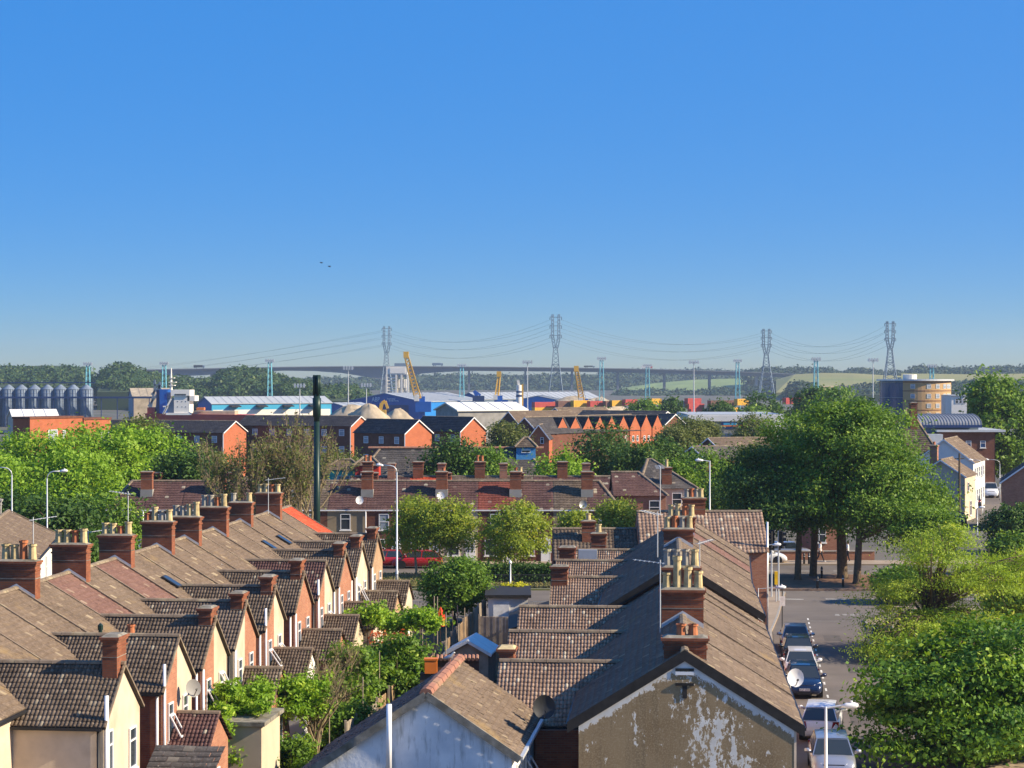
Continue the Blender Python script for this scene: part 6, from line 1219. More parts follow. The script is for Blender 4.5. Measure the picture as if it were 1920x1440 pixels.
for k, (u0, u1, v0, v1, yt, l) in enumerate(((0, 3.2, 0, 8.4, 785, 'flat roofed orange brick block at far left with white window'), (1, 5, 9.5, 14, 788, 'flat roofed brick block just right of the far left one'))):
    th = thing('flat_roofed_block', l, 'building', FT(u0, v0, 0), 'flat roofed brick blocks'); z = PZ(yt, 252 + k * 4); MB().box(FT, u0, u1, v0, v1, 0, z).build('wall', 'brick_orange', th); MB().box(FT, u0 - .1, u1 + .1, v0 - .1, v1 + .1, z + .01, z + .25).build('parapet', 'brick_dark', th)
    window(th, FT(u0 - .01, v0 + 3.6, z - 2.2), -FT.a, 1.5, 1.6, glass='glass_pale'); window(th, FT(u0 - .01, v0 + 5.4, z - 2.3), -FT.a, .5, 1.6, glass='glass_pale')
def mshed(label, x, Y, deg, L, hw, ze, zr, wall, roof, side=None, z0=-5.2, name='warehouse', ov=.4, group=None, band=None):
    T = frame((PX(x, Y), Y, 0), deg); th = thing(name, label, 'warehouse', T(0, 0, z0), group)
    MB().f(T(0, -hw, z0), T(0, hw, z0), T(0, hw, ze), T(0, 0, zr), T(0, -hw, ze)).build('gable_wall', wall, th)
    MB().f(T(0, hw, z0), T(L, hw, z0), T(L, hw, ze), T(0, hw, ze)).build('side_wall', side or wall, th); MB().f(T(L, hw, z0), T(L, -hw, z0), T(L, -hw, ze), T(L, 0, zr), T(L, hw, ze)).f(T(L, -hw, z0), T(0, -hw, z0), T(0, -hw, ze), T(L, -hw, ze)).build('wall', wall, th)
    k = (zr - ze) / hw; e = hw + ov
    for s in (1, -1):
        a, b, c, d = T(-ov, s * e, zr - e * k + .1), T(L + ov, s * e, zr - e * k + .1), T(L + ov, 0, zr + .1), T(-ov, 0, zr + .1); dn = Vector((0, 0, -.25)); MB().hexa([a + dn, b + dn, c + dn, d + dn, a, b, c, d]).build('roof_sheet', roof, th)
        m = MB()
        for q in range(1, int(L / 3)): u = L * q / int(L / 3); m.bar(T(u, s * e, zr - e * k + .16), T(u, 0, zr + .16), .12, .1)
        m.build('roof_ribs', roof, th, 'stuff')
    if band: MB().f(T(.5, hw + .06, z0), T(L - .5, hw + .06, z0), T(L - .5, hw + .06, band), T(.5, hw + .06, band)).build('plinth_wall', 'concrete_white', th)
    return th, T
th, T = mshed('long pale roofed shed behind the two brick blocks', 838, 400, 62, 15, 5, PZ(768, 400), PZ(754, 410), 'grey_render', 'roof_white', 'grey_render')
for l, x, Y, deg, L, hw, ye, yt in (('brown roofed low building left of the containers', 955, 360, 60, 12, 4.5, 800, 772), ('brown hip like roof below the first red container', 1042, 420, 60, 12, 4, 782, 765), ('grey gabled house right of the last pointed gable', 1265, 335, -50, 9, 3.6, 800, 777), ('long dark roof right of the nine gables', 1250, 345, -60, 16, 3.4, 786, 772), ('brown roofed house below the white shed', 1330, 262, 70, 14, 4, 845, 822), ('brown roofed house left of the olive tree', 1300, 246, 70, 10, 3.6, 858, 838)):
    th, T = gbox(l, x, Y, deg, L, hw, PZ(ye, Y), PZ(yt, Y), 'brick_dark', 'slate_brown' if Y > 250 and deg > 0 else 'slate_grey', None, 'low_house', 'house', group='low roofs')
th = thing('retail_shed', 'long white fascia retail shed with dark poster panel', 'shed', (PX(1390, 430), 430, 0)); Y = 430
MB().box(IDT, PX(1296, Y), PX(1400, Y), Y, Y + 30, -3, PZ(792, Y)).build('wall', 'cont_grey', th); MB().box(IDT, PX(1290, Y), PX(1402, Y), Y - .6, Y + 30, PZ(790, Y), PZ(779, Y)).build('fascia', 'roof_white', th); MB().box(IDT, PX(1290, Y), PX(1470, Y), Y + 1, Y + 29, PZ(779, Y) + .01, PZ(777, Y)).build('roof', 'roof_metal', th); MB().box(IDT, PX(1402, Y) + .05, PX(1470, Y), Y - .2, Y + 28, -3, PZ(779, Y)).build('end_bay', 'roof_white', th)
pn = MB().box(IDT, PX(1352, Y), PX(1385, Y), Y - .75, Y - .61, PZ(804, Y), PZ(791, Y)).build('poster_panel', 'navy_steel', th); MB().box(IDT, PX(1354, Y), PX(1383, Y), Y - .8, Y - .76, PZ(799.5, Y), PZ(797, Y)).build('orange_stripe', 'orange_paint', pn); MB().box(IDT, PX(1356, Y), PX(1382, Y), Y - .8, Y - .76, PZ(797, Y), PZ(793, Y)).build('pale_picture', 'cyan_clad', pn); MB().box(IDT, PX(1387, Y), PX(1400, Y), Y - .8, Y - .62, PZ(801, Y), PZ(796, Y)).build('orange_sign', 'orange_paint', th)
# ================================================================ the docks
th, T = mshed('dark blue dock warehouse with white lettering on its gable', 722, 880, 40, 40, 22, PZ(752, 880), PZ(737, 880), 'blue_clad', 'roof_metal', 'blue_bright')  # sunlight painted in: side wall a brighter blue than the shaded gable
text('lettering', 'ABP', T(-.1, -5.5, PZ(749.5, 880)), -T.a, 2.1, 'sign_white', th); text('lettering', 'Associated', T(-.1, 3.6, PZ(747.6, 880)), -T.a, .85, 'sign_white', th); text('lettering', 'British Ports', T(-.1, 5.2, PZ(751.2, 880)), -T.a, .85, 'sign_white', th)
MB().f(T(-.08, -4, -5), T(-.08, 14, -5), T(-.08, 14, PZ(759, 880)), T(-.08, -4, PZ(759, 880))).build('loading_door', 'navy_steel', th)
th, T = mshed('second blue dock warehouse further right with pale roof', 880, 960, 55, 70, 11, PZ(748, 960), PZ(736, 960), 'blue_clad', 'roof_metal', 'steel_blue_grey')
th, T = mshed('small bright blue gabled shed beside the containers', 1008, 900, 8, 20, 12, PZ(752, 900), PZ(742, 900), 'blue_bright', 'roof_metal')
th, T = mshed('cyan walled dock warehouse with grey roof', 384, 790, 62, 50, 8, PZ(756, 790), PZ(744, 790), 'blue_clad', 'roof_metal', 'cyan_clad', band=PZ(768, 790))  # shaded gable dark blue, sunlit long wall cyan: light put into the cladding colours
for k in range(4):
    q = T(9 + k * 11, 8.1, PZ(763, 790)); MB().hexa([q + T.a * -2 + T.r * .1, q + T.a * 2 + T.r * .1, q + T.a * 2 + T.r * 3, q + T.a * -2 + T.r * 3, q + T.a * -2 + T.r * .1 + Vector((0, 0, .8)), q + T.a * 2 + T.r * .1 + Vector((0, 0, .8)), q + T.a * 2 + T.r * 3 + Vector((0, 0, .4)), q + T.a * -2 + T.r * 3 + Vector((0, 0, .4))]).build('door_canopy', 'bargeboard', th)
th, T = mshed('small navy shed between the green mast and the sand heap', 625, 860, 50, 14, 7, PZ(760, 860), PZ(755, 860), 'blue_clad', 'roof_metal'); th, T = mshed('tan clad grain store right of the silos', 245, 860, 75, 16, 12, PZ(742, 860), PZ(728, 860), 'steel_blue_grey', 'sand', 'sand'); th, T = mshed('pale roofed store in front of the silos at far left', 20, 560, 70, 12, 6, PZ(780, 560), PZ(768, 560), 'cream', 'roof_white', 'cream')
# silos
sil = thing('grain_silo', 'leftmost visible grain silo', 'silo', (0, 800, -5), 'row of steel grain silos'); zc, z1 = PZ(730, 800) + 5, PZ(721, 800) + 5
ORG[sil] = Vector(); sil.location = (0, 0, 0); MB().lathe((0, 0, 0), [(2.55, 0), (2.55, zc)], 20).build('bin', 'silo_metal', sil, smooth=True); MB().lathe((0, 0, zc), [(2.7, 0), (.5, z1 - zc)], 20).build('cone_roof', 'silo_metal', sil)
m = MB()
for k in range(18): a = 2 * math.pi * k / 18; m.bar((2.6 * math.cos(a), 2.6 * math.sin(a), 0), (2.6 * math.cos(a), 2.6 * math.sin(a), zc), .12)
for k in range(9): m.lathe((0, 0, k * zc / 9), [(2.58, 0), (2.62, .06), (2.58, .12)], 20)
m.build('ribs', 'silo_metal', sil, 'stuff')
for k in range(8):
    o = sil if k == 0 else copy_tree(sil); o.location = (PX(-8 + k * 24.3, 800), 800, -5); o['label'] = ['silo cut by the left picture edge', 'second silo from the left edge', 'third silo from the left edge', 'fourth silo from the left edge', 'fifth silo from the left edge', 'third silo from the sunlit end', 'silo beside the sunlit end silo', 'sunlit silo at the right end of the row'][k]
cw = thing('silo_catwalk', 'dark conveyor gallery running across the silos', 'gallery', (PX(90, 796), 796, -5)); MB().box(IDT, PX(-30, 796), PX(285, 796), 795.4, 796.2, PZ(747, 796), PZ(743.5, 796)).build('gallery', 'navy_steel', cw)
for x in range(-20, 290, 30): MB().bar((PX(x, 796), 795.8, -5), (PX(x, 796), 795.8, PZ(747, 796)), .3).build('leg', 'navy_steel', cw)
tg = thing('silo_top_gallery', 'dark gallery along the tops of the silos', 'gallery', (PX(70, 800), 800, 10)); MB().box(IDT, PX(-30, 800), PX(178, 800), 799.6, 800.4, PZ(718.5, 800), PZ(716.5, 800)).build('walkway', 'navy_steel', tg); MB().box(IDT, PX(-30, 800), PX(178, 800), 799.5, 799.6, PZ(714.5, 800), PZ(714, 800)).build('handrail', 'navy_steel', tg)
# ship
sp = thing('cargo_ship', 'moored cargo ship with white bridge block, blue casing and red hull', 'ship', (PX(325, 722), 722, -4.6)); Y = 722
def sb(name, x0, x1, y0, y1, mt, d0=0, d1=8, par=None): return MB().box(IDT, PX(x0, Y), PX(x1, Y), Y + d0, Y + d1, PZ(y1, Y), PZ(y0, Y)).build(name, mt, par or sp)
m = MB(); prof = [(275, 776), (285, 771), (300, 774), (460, 774)]
m.hexa([Vector((PX(278, Y), Y + 1, -4.8)), Vector((PX(470, Y), Y + 1, -4.8)), Vector((PX(470, Y), Y + 9, -4.8)), Vector((PX(278, Y), Y + 9, -4.8)), Vector((PX(272, Y), Y - 1, PZ(775, Y))), Vector((PX(470, Y), Y - 1, PZ(778, Y))), Vector((PX(470, Y), Y + 11, PZ(778, Y))), Vector((PX(272, Y), Y + 11, PZ(775, Y)))]).build('hull', 'red_paint', sp)
sb('stern', 276, 290, 764, 776, 'red_paint', 0, 8); bk = sb('casing', 292, 300, 731, 775, 'navy_steel', 1, 8); sb('blue_casing', 300, 314, 730, 775, 'ship_blue', -1, 7); dk = sb('deckhouse', 327, 356, 742, 778, 'ship_white', -1, 8); sb('aft_house', 314, 327, 748, 777, 'steel_blue_grey', 0, 7); br = sb('bridge', 322, 357, 731, 742, 'ship_white', -1.5, 9); sb('bridge_windows', 329, 350, 738.5, 741, 'glass', -1.56, -1.5, br); sb('bridge_wing', 352, 366, 742, 752, 'ship_white', -1, 8); sb('lower_deck', 312, 360, 774, 778, 'ship_white', -1.5, 9)
MB().tube([(PX(321, Y), Y, PZ(732, Y)), (PX(321, Y), Y, PZ(690, Y))], [.5, .2], 8).build('mast', 'ship_white', sp)
for yy, w in ((708, 6), (716, 9), (722, 7)): sb('mast_platform', 321 - w / 2, 321 + w, yy, yy + 1.2, 'ship_white', -1, 2)
for a, b in (((307, 776), (322, 748)), ((308, 776), (316, 762)), ((307, 762), (316, 762))): MB().bar((PX(a[0], Y), Y - 1.6, PZ(a[1], Y)), (PX(b[0], Y), Y - 1.6, PZ(b[1], Y)), .45).build('stair', 'ship_white', sp)
for k, (x, yy) in enumerate(((334, 752), (342, 752), (349, 752), (334, 762), (342, 762), (349, 762))): sb('porthole', x - .7, x + .7, yy, yy + 1.6, 'glass', -1.06, -1.0, dk)
cl = sb('hold_coaming', 362, 440, 771, 778, 'sand', 0, 9); lbx = sb('lifeboat', 370, 384, 764, 769, 'orange_paint', -2, 1)
ld = thing('ship_loader', 'dark grain loader frame leaning over the ship stern', 'loader', (PX(285, 745), 745, -5)); Y2 = 745
for a, b in (((280, 778), (292, 720)), ((292, 778), (300, 716)), ((284, 740), (302, 722)), ((278, 762), (296, 738)), ((296, 720), (304, 735)), ((290, 712), (290, 724))): MB().bar((PX(a[0], Y2), Y2, PZ(a[1], Y2)), (PX(b[0], Y2), Y2, PZ(b[1], Y2)), .7).build('strut', 'steel_blue_grey', ld)
# aggregate heaps
def heap(label, x, yt, r, Y, mt, seed, ry=.7):
    zt = PZ(yt, Y) + 5.2; b = Vector((PX(x, Y), Y, -5.2)); g = random.Random(seed); V = [b + Vector((0, 0, zt))]; N, K = 28, 7; Fc = []; ph = g.random() * 6
    for k in range(1, K + 1):
        for j in range(N):
            a = 2 * math.pi * j / N; q = k / K; rr = r * q * (1 + .12 * math.sin(3 * a + ph) * q + .06 * g.gauss(0, 1) * q); V.append(b + Vector((math.cos(a) * rr, math.sin(a) * rr * ry, zt * (1 - q ** 1.45) + (.25 * g.gauss(0, 1) if 0 < k < K else 0))))
    for j in range(N): Fc.append((0, 1 + j, 1 + (j + 1) % N))
    for k in range(K - 1):
        for j in range(N): a = 1 + k * N + j; c = 1 + k * N + (j + 1) % N; Fc.append((a, a + N, c + N, c))
    m = MB(); m.V = V; m.F = Fc; o = m.build('aggregate_heap', mt, None, org=b, smooth=True); return tag(o, label, 'heap', 'aggregate heaps')
heap('broad tan sand heap behind the brick blocks', 660, 758, 17, 560, 'sand', 1); heap('pointed sand heap right of the broad one', 692, 756, 12, 556, 'sand', 2); heap('low brown gravel heap behind the nearest block', 745, 766, 11, 590, 'sand', 3); heap('dark grey stone heap left half', 905, 758, 10, 600, 'stone_pile', 4); heap('dark grey stone heap with pale top, right half', 940, 757, 9, 604, 'stone_pile', 5); heap('small grey heap with pale side', 968, 762, 6, 590, 'concrete', 6); heap('tan heap behind the yellow container', 1075, 742, 26, 900, 'sand', 7); heap('flat tan heap right of the blue gabled shed', 1120, 745, 20, 905, 'sand', 8)
# plant tower
pt = thing('batching_plant', 'pale concrete plant tower on tall legs below the bridge', 'tower', (PX(744, 940), 940, -5)); Y = 940
def pb(nm, x0, x1, y0, y1, mt, d0, d1, par=None): return MB().box(IDT, PX(x0, Y), PX(x1, Y), Y + d0, Y + d1, PZ(y1, Y), PZ(y0, Y)).build(nm, mt, par or pt)
h1 = pb('hopper_house', 724, 764, 687, 702, 'concrete_white', 0, 9); pb('sign_panel', 731, 760, 690, 700, 'ship_white', -.2, -.02, h1); pb('roof_hut', 739, 762, 681, 687, 'steel_blue_grey', 2, 8)
for x in (724.8, 743, 753, 764):
    for d in (0.4, 8): MB().bar((PX(x, Y), Y + d, -5), (PX(x, Y), Y + d, PZ(702, Y)), .8).build('leg', 'concrete_white', pt)
for y in (707, 713, 719, 726, 731): pb('floor', 724, 742, y, y + 1.6, 'concrete_white', .5, 8)
for k, x in enumerate((747, 751, 757, 760)): MB().lathe((PX(x, Y), Y + 4, PZ(733, Y)), [(.2, 0), (.9, 1.5), (.9, 5.5)], 10).build('hopper', 'ship_white', pt)
# lattice cranes
def lattice(mb, a, b, w0, w1, n, t):
    a = Vector(a); b = Vector(b); d = (b - a).normalized(); x = d.cross(Vector((0, 1, 0))).normalized(); y = Vector((0, 1, 0)); C = [(-1, -1), (1, -1), (1, 1), (-1, 1)]
    P = []
    for k in range(n + 1):
        q = k / n; c = a.lerp(b, q); w = w0 + (w1 - w0) * q; P.append([c + x * (sx * w / 2) + y * (sy * w / 2) for sx, sy in C])
    for k in range(n):
        for j in range(4): mb.bar(P[k][j], P[k + 1][j], t); mb.bar(P[k][j], P[k + 1][(j + 1) % 4], t * .7)
    for j in range(4): mb.bar(P[n][j], P[n][(j + 1) % 4], t)
def crane(label, foot, tip, Y, bodymat, w=2.0):
    f = W(*foot, Y); tp = W(*tip, Y); t = thing('harbour_crane', label, 'crane', (f.x, Y, -5), 'harbour cranes'); m = MB(); lattice(m, f, tp, w, w * .6, 12, .4); m.build('boom', 'crane_yellow', t, 'stuff')
    MB().box(IDT, tp.x - 1.1, tp.x + .9, Y - 1, Y + 1, tp.z - .6, tp.z + 1.8).build('boom_head', 'crane_yellow', t); MB().bar((f.x + 1.5, Y, -5), (f.x + 1.5, Y, f.z + 1), 2.2).build('tower', bodymat, t); MB().box(IDT, f.x - 1, f.x + 5, Y - 2, Y + 2, f.z - 5, f.z - 1).build('machine_house', bodymat, t)
    MB().box(IDT, f.x - 1.4, f.x + .4, Y - 2.4, Y - .4, f.z - .8, f.z + 1.4).build('cab', 'ship_white', t); MB().bar((f.x + 1.8, Y, f.z + 1), tp, .12).build('pendant', 'metal_dark', t)
crane('tall yellow lattice boom crane beside the pale plant tower', (784, 748), (762, 668), 780, 'ship_blue', 2.4); crane('slim yellow twin boom crane with blue base', (931, 746), (936, 704), 880, 'ship_blue', 1.6); crane('yellow lattice boom crane above the containers', (1091, 752), (1081, 694), 860, 'ship_blue', 2.2)
mc = thing('material_handler', 'blue material handler machine left of the twin boom crane', 'machine', (PX(895, 860), 860, -5)); q = PX(895, 860)
MB().box(IDT, q - 2, q + 3, 858, 862, PZ(752, 860), PZ(742, 860)).build('machine_house', 'navy_steel', mc); MB().bar((q, 860, PZ(745, 860)), (PX(889, 860), 860, PZ(733, 860)), 1.3).build('arm', 'ship_blue', mc); MB().bar((PX(889, 860), 860, PZ(733, 860)), (PX(901, 860), 860, PZ(741, 860)), 1.0).build('dipper', 'ship_blue', mc); MB().box(IDT, q - 2.4, q + 3.4, 857.6, 862.4, -5, PZ(752, 860)).build('undercarriage', 'steel_blue_grey', mc)
ex = thing('excavator', 'orange excavator arm in front of the dark blue warehouse', 'excavator', (PX(722, 640), 640, -5)); e = lambda x, y: W(x, y, 640); MB().bar(e(713, 768), e(716, 756), 1.1).build('boom', 'crane_yellow', ex); MB().bar(e(716, 756), e(722, 752), 1.0).build('boom_knuckle', 'crane_yellow', ex); MB().bar(e(722, 752), e(727, 766), .8).build('dipper', 'crane_yellow', ex); q = e(712, 772); MB().box(IDT, q.x - 2, q.x + 2, 639, 642, -5, q.z + .6).build('body', 'crane_yellow', ex); MB().hexa([e(725, 768), e(729, 768), e(729, 772) , e(726, 772)] + [p + Vector((0, 1.2, 0)) for p in (e(725, 768), e(729, 768), e(729, 772), e(726, 772))]).build('bucket', 'metal_dark', ex)
sw = thing('striped_tower', 'white tower with two navy bands near the twin boom crane', 'tower', (PX(973, 880), 880, -5)); q = PX(973, 880)
zs = [PZ(y, 880) for y in (760, 748, 744.5, 740, 736.5, 733, 730.5, 722)]
for k in range(7): MB().lathe((q, 880, zs[k]), [(1.35 - .03 * k, 0), (1.35 - .03 * k, zs[k + 1] - zs[k])], 14).build('band', 'navy_steel' if k in (2, 4) else 'ship_white', sw)
MB().bar((q, 880, zs[7]), (q - .4, 880, PZ(713, 880)), 1.1).build('top_hood', 'ship_white', sw); MB().bar((q + 1.6, 880, -5), (q + 1.6, 880, PZ(720, 880)), .7).build('side_duct', 'crane_yellow', sw)
hp = thing('loading_hopper', 'pale concrete ramp and hopper with striped underside left of the containers', 'hopper', (PX(945, 620), 620, -5)); h_ = lambda x, y, d=0: W(x, y, 620) + Vector((0, d, 0))
MB().hexa([h_(912, 766), h_(952, 766), h_(952, 766, 6), h_(912, 766, 6), h_(910, 762), h_(962, 752), h_(962, 752, 6), h_(910, 762, 6)]).build('ramp', 'concrete_white', hp); MB().hexa([h_(918, 776), h_(944, 776), h_(944, 776, 6), h_(918, 776, 6), h_(914, 767), h_(946, 766.5), h_(946, 766.5, 6), h_(914, 767, 6)]).build('underside', 'sand', hp); MB().hexa([h_(948, 785), h_(958, 785), h_(958, 785, 6), h_(948, 785, 6), h_(948, 766), h_(958, 757), h_(958, 757, 6), h_(948, 766, 6)]).build('support', 'concrete', hp)
# containers
cm = {}
def container(label, x0, x1, y0, y1, mt, Y=850):
    a, b, z0, z1 = PX(x0, Y), PX(x1, Y), PZ(y1, Y), PZ(y0, Y); t = thing('shipping_container', label, 'container', ((a + b) / 2, Y, z0), 'stacked shipping containers'); L = (b - a) / .87; CT = frame((a, Y, 0), 60); MB().box(CT, 0, L, -2.44, 0, z0, z1).build('shell', mt, t); m = MB(); n = max(6, int(L / .55))
    for k in range(n): x = L * (k + .5) / n; m.box(CT, x - .12, x + .12, .002, .06, z0 + .12, z1 - .12)
    m.build('corrugation', mt, t, 'stuff'); m = MB()
    for x in (0, L): m.box(CT, x - .08, x + .08, -2.5, .1, z0, z1 + .03)
    m.build('corner_posts', mt, t, 'stuff')
CL = [(1003, 1046, 754, 764, 'cont_red', 'long red container at the left end of the container line'), (1003, 1046, 764.2, 771, 'cont_yellow', 'yellow container under the long red one'), (1047, 1075, 752, 764, 'cont_brown', 'brown container between red and yellow ones'), (1076, 1105, 751, 766, 'cont_yellow', 'tall yellow container at the middle of the line'), (1107, 1133, 752, 764, 'cont_red', 'red container right of the tall yellow one'), (1136, 1148, 752, 764, 'cont_brown', 'dark container end left of the second yellow one'), (1148, 1172, 751, 762, 'cont_yellow', 'second yellow container right of a dark end'), (1173, 1196, 749, 760, 'cont_red', 'orange red container beside a dark round tree'), (1222, 1241, 747.5, 759, 'cont_yellow', 'yellow container peeping above the dark round trees'), (1290, 1316, 747, 757, 'cont_red', 'top container of the stepped red stack'), (1292, 1322, 757.2, 767, 'cont_red', 'middle container of the stepped red stack'), (1296, 1328, 767.2, 777, 'cont_red', 'bottom container of the stepped red stack'), (1333, 1382, 751, 763, 'cont_brown', 'long brown container right of the stepped stack'), (1383, 1405, 748, 760, 'cont_yellow', 'yellow container at the right of the brown one'), (1374, 1386, 764, 776, 'cont_yellow', 'small yellow container end between two bushes'), (1262, 1290, 752, 764, 'cont_grey', 'grey container left of the stepped stack'), (1474, 1502, 746, 758, 'cont_red', 'red container behind the largest junction tree'), (1330, 1374, 764.2, 775, 'cont_grey', 'grey container below the long brown one')]
for x0, x1, y0, y1, mt, l in CL: container(l, x0, x1, y0, y1, mt)
MB()
# light masts
for k, (x, yt, Y, mt) in enumerate(((165, 683, 900, 'teal_steel'), (308, 682, 900, 'teal_steel'), (506, 677, 900, 'teal_steel'), (866, 686, 900, 'teal_steel'), (1128, 673, 900, 'teal_steel'), (1301, 680, 800, 'galv'), (1383, 677, 950, 'teal_steel'), (1530, 674, 850, 'teal_steel'), (1637, 676, 800, 'galv'), (989, 680, 800, 'galv'), (653, 691, 780, 'galv'), (687, 723, 760, 'galv'), (562, 724, 700, 'galv'), (1747, 687, 900, 'teal_steel'), (1214, 686, 950, 'teal_steel'))):
    t = thing('floodlight_mast', 'dock floodlight mast ' + ['above the silos', 'above the ship', 'left of the green mast', 'left of the stone heap', 'right of the tallest pylon', 'above the stepped red containers', 'in front of the far viaduct end', 'before the grassy hill', 'above the largest junction tree', 'beside the striped tower', 'left of the plant tower', 'before the dark blue warehouse', 'before the cyan warehouse', 'behind the round building', 'below the viaduct near its right piers'][k], 'mast', (PX(x, Y), Y, -5), 'dock floodlight masts'); zt = PZ(yt, Y); X = PX(x, Y)
    m = MB()
    if mt == 'teal_steel': lattice(m, (X, Y, -5), (X, Y, zt), 2.4, 1.3, 10, .22)
    else: m.tube([(X, Y, -5), (X, Y, zt)], [.3, .15], 8)
    m.build('column', mt, t, 'stuff' if mt == 'teal_steel' else None); MB().box(IDT, X - 2.0, X + 2.0, Y - .9, Y + .9, zt, zt + .3).build('platform', 'metal_grey', t)
    for q in range(4): MB().box(IDT, X - 1.9 + q * 1.05, X - 1.3 + q * 1.05, Y - 1, Y - .5, zt - .5, zt + .9).build('floodlight', 'galv', t)
# ================================================================ pylons, cables, viaduct
def pylon(label, x, yt, yb, Y, k):
    b = Vector((PX(x, Y), Y, PZ(yb, Y))); H = PZ(yt, Y) - b.z; t = thing('pylon', label, 'pylon', b, 'electricity pylons'); m = MB()
    lattice(m, b, b + Vector((0, 0, H * .42)), 9.5, 4.2, 6, .42); lattice(m, b + Vector((0, 0, H * .42)), b + Vector((0, 0, H * .62)), 4.2, 2.4, 4, .36)
    for s in (-1, 1):
        lattice(m, b + Vector((s * .8, 0, H * .62)), b + Vector((s * 1.9, 0, H * .74)), 1.5, 1.6, 3, .3); lattice(m, b + Vector((s * 1.9, 0, H * .74)), b + Vector((s * 1.9, 0, H)), 1.6, 1.1, 6, .28)
        for q in (.76, .87, .97): m.bar(b + Vector((s * 1.9, 0, H * q)), b + Vector((s * 3.6, 0, H * q + .2)), .35)
    for q in (.76, .87, .97): m.bar(b + Vector((-1.9, 0, H * q)), b + Vector((1.9, 0, H * q)), .3)
    m.build('lattice', 'steel_blue_grey', t, 'stuff')
    for s in (-1, 1):
        for q in (.76, .87, .97): MB().tube([b + Vector((s * 3.5, 0, H * q)), b + Vector((s * 3.5, 0, H * q - 1.6))], .16, 6).build('insulator', 'metal_dark', t)
    return [b + Vector((s * 3.5, 0, H * q - 1.6)) for s in (-1, 1) for q in (.76, .87, .97)]
PYL = [pylon('pylon behind the pale plant tower', 725, 612, 742, 1500, 0), pylon('tallest pylon at the centre of the skyline', 1042, 590, 752, 1230, 1), pylon('pylon at the right end of the viaduct', 1437, 617, 738, 1350, 2), pylon('pylon left of the round tan building', 1669, 603, 735, 1280, 3)]
ends = [[W(-250, 770 - 3 * i, 2200) + Vector((0, 0, 20)) for i in range(6)]] + PYL
for k in range(4):
    for i in range(6):
        a, b = ends[k][i], ends[k + 1][i]; pts = [a.lerp(b, q / 14) - Vector((0, 0, 11 * 4 * (q / 14) * (1 - q / 14))) for q in range(15)]; o = MB().tube(pts, .045, 4).build('power_cable', 'metal_dark', None, org=a); tag(o, ['overhead power cable left of the plant tower pylon', 'overhead power cable between the first two pylons', 'overhead power cable between the tallest and the third pylon', 'overhead power cable between the two right hand pylons'][k], 'power cable', 'power cables span %d' % (k + 1))
vd = thing('road_viaduct', 'long grey concrete road viaduct across the estuary', 'bridge', (PX(900, 2300), 2300, -6)); Y = 2300
dx = [250, 300, 340, 380, 410, 470, 530, 590, 640, 690, 722, 750, 790, 830, 879, 985, 1073, 1159, 1247, 1332, 1420, 1490]; dt = [693, 692, 691.2, 690.4, 689.8, 688.6, 687.6, 686.8, 686.4, 686.2, 686.1, 686.2, 686.4, 686.6, 687, 688, 689, 690.4, 692.2, 694.6, 697.4, 700.6]; dd = [10, 12, 14, 13, 11, 8.5, 7.4, 9, 13, 21, 27, 22, 14, 11, 8.5, 8.2, 8, 8, 8, 8, 8, 8]
m, mp, rl_ = MB(), MB(), MB()
for k in range(len(dx) - 1):
    q = []
    for z in (0, 1):
        for i, d in ((k, 4), (k + 1, 4), (k + 1, 20), (k, 20)): q.append(Vector((PX(dx[i], Y), Y + d, PZ(dt[i] + (dd[i] if z == 0 else 1.6), Y))))
    m.hexa(q); q = []
    for z in (0, 1):
        for i, d in ((k, 0), (k + 1, 0), (k + 1, 24), (k, 24)): q.append(Vector((PX(dx[i], Y), Y + d, PZ(dt[i] + (1.9 if z == 0 else .2), Y))))
    mp.hexa(q)
m.build('box_girder', 'bridge_conc', vd); mp.build('deck', 'bridge_conc', vd)
for x in (400, 722, 879, 985, 1073, 1159, 1247, 1332, 1420):
    w = 9 if x in (400, 722) else 2.2
    for d in (6, 15): MB().box(IDT, PX(x, Y) - w / 2, PX(x, Y) + w / 2, Y + d, Y + d + 3, -6, PZ(float(np.interp(x, dx, dt)) + 6, Y)).build('pier', 'bridge_conc' if x != 1420 else 'concrete', vd)
for k, x in enumerate((1213, 372, 820, 1105)):
    t = thing('lorry', ['pale lorry with red roof crossing the viaduct', 'dark lorry at the left end of the viaduct', 'dark lorry right of the plant tower on the viaduct', 'small dark van on the viaduct'][k], 'lorry', (PX(x, Y), Y + 5, 0), 'vehicles on the viaduct'); z = PZ(float(np.interp(x, dx, dt)), Y); X = PX(x, Y); h = 2.8 if k < 3 else 1.5; MB().box(IDT, X - 6, X + 4, Y + 3, Y + 6, z + .9, z + .9 + h).build('box_body', ['ship_white', 'bargeboard', 'steel_blue_grey', 'bargeboard'][k], t); MB().box(IDT, X + 4.3, X + 6.3, Y + 3, Y + 6, z + .7, z + .7 + h * .9).build('cab', 'red_paint' if k == 0 else 'steel_blue_grey', t)
    for wx in (-4.5, -2.5, 5): MB().tube([(X + wx, Y + 2.95, z + .5), (X + wx, Y + 3.3, z + .5)], .5, 8).build('wheel', 'tyre', t)
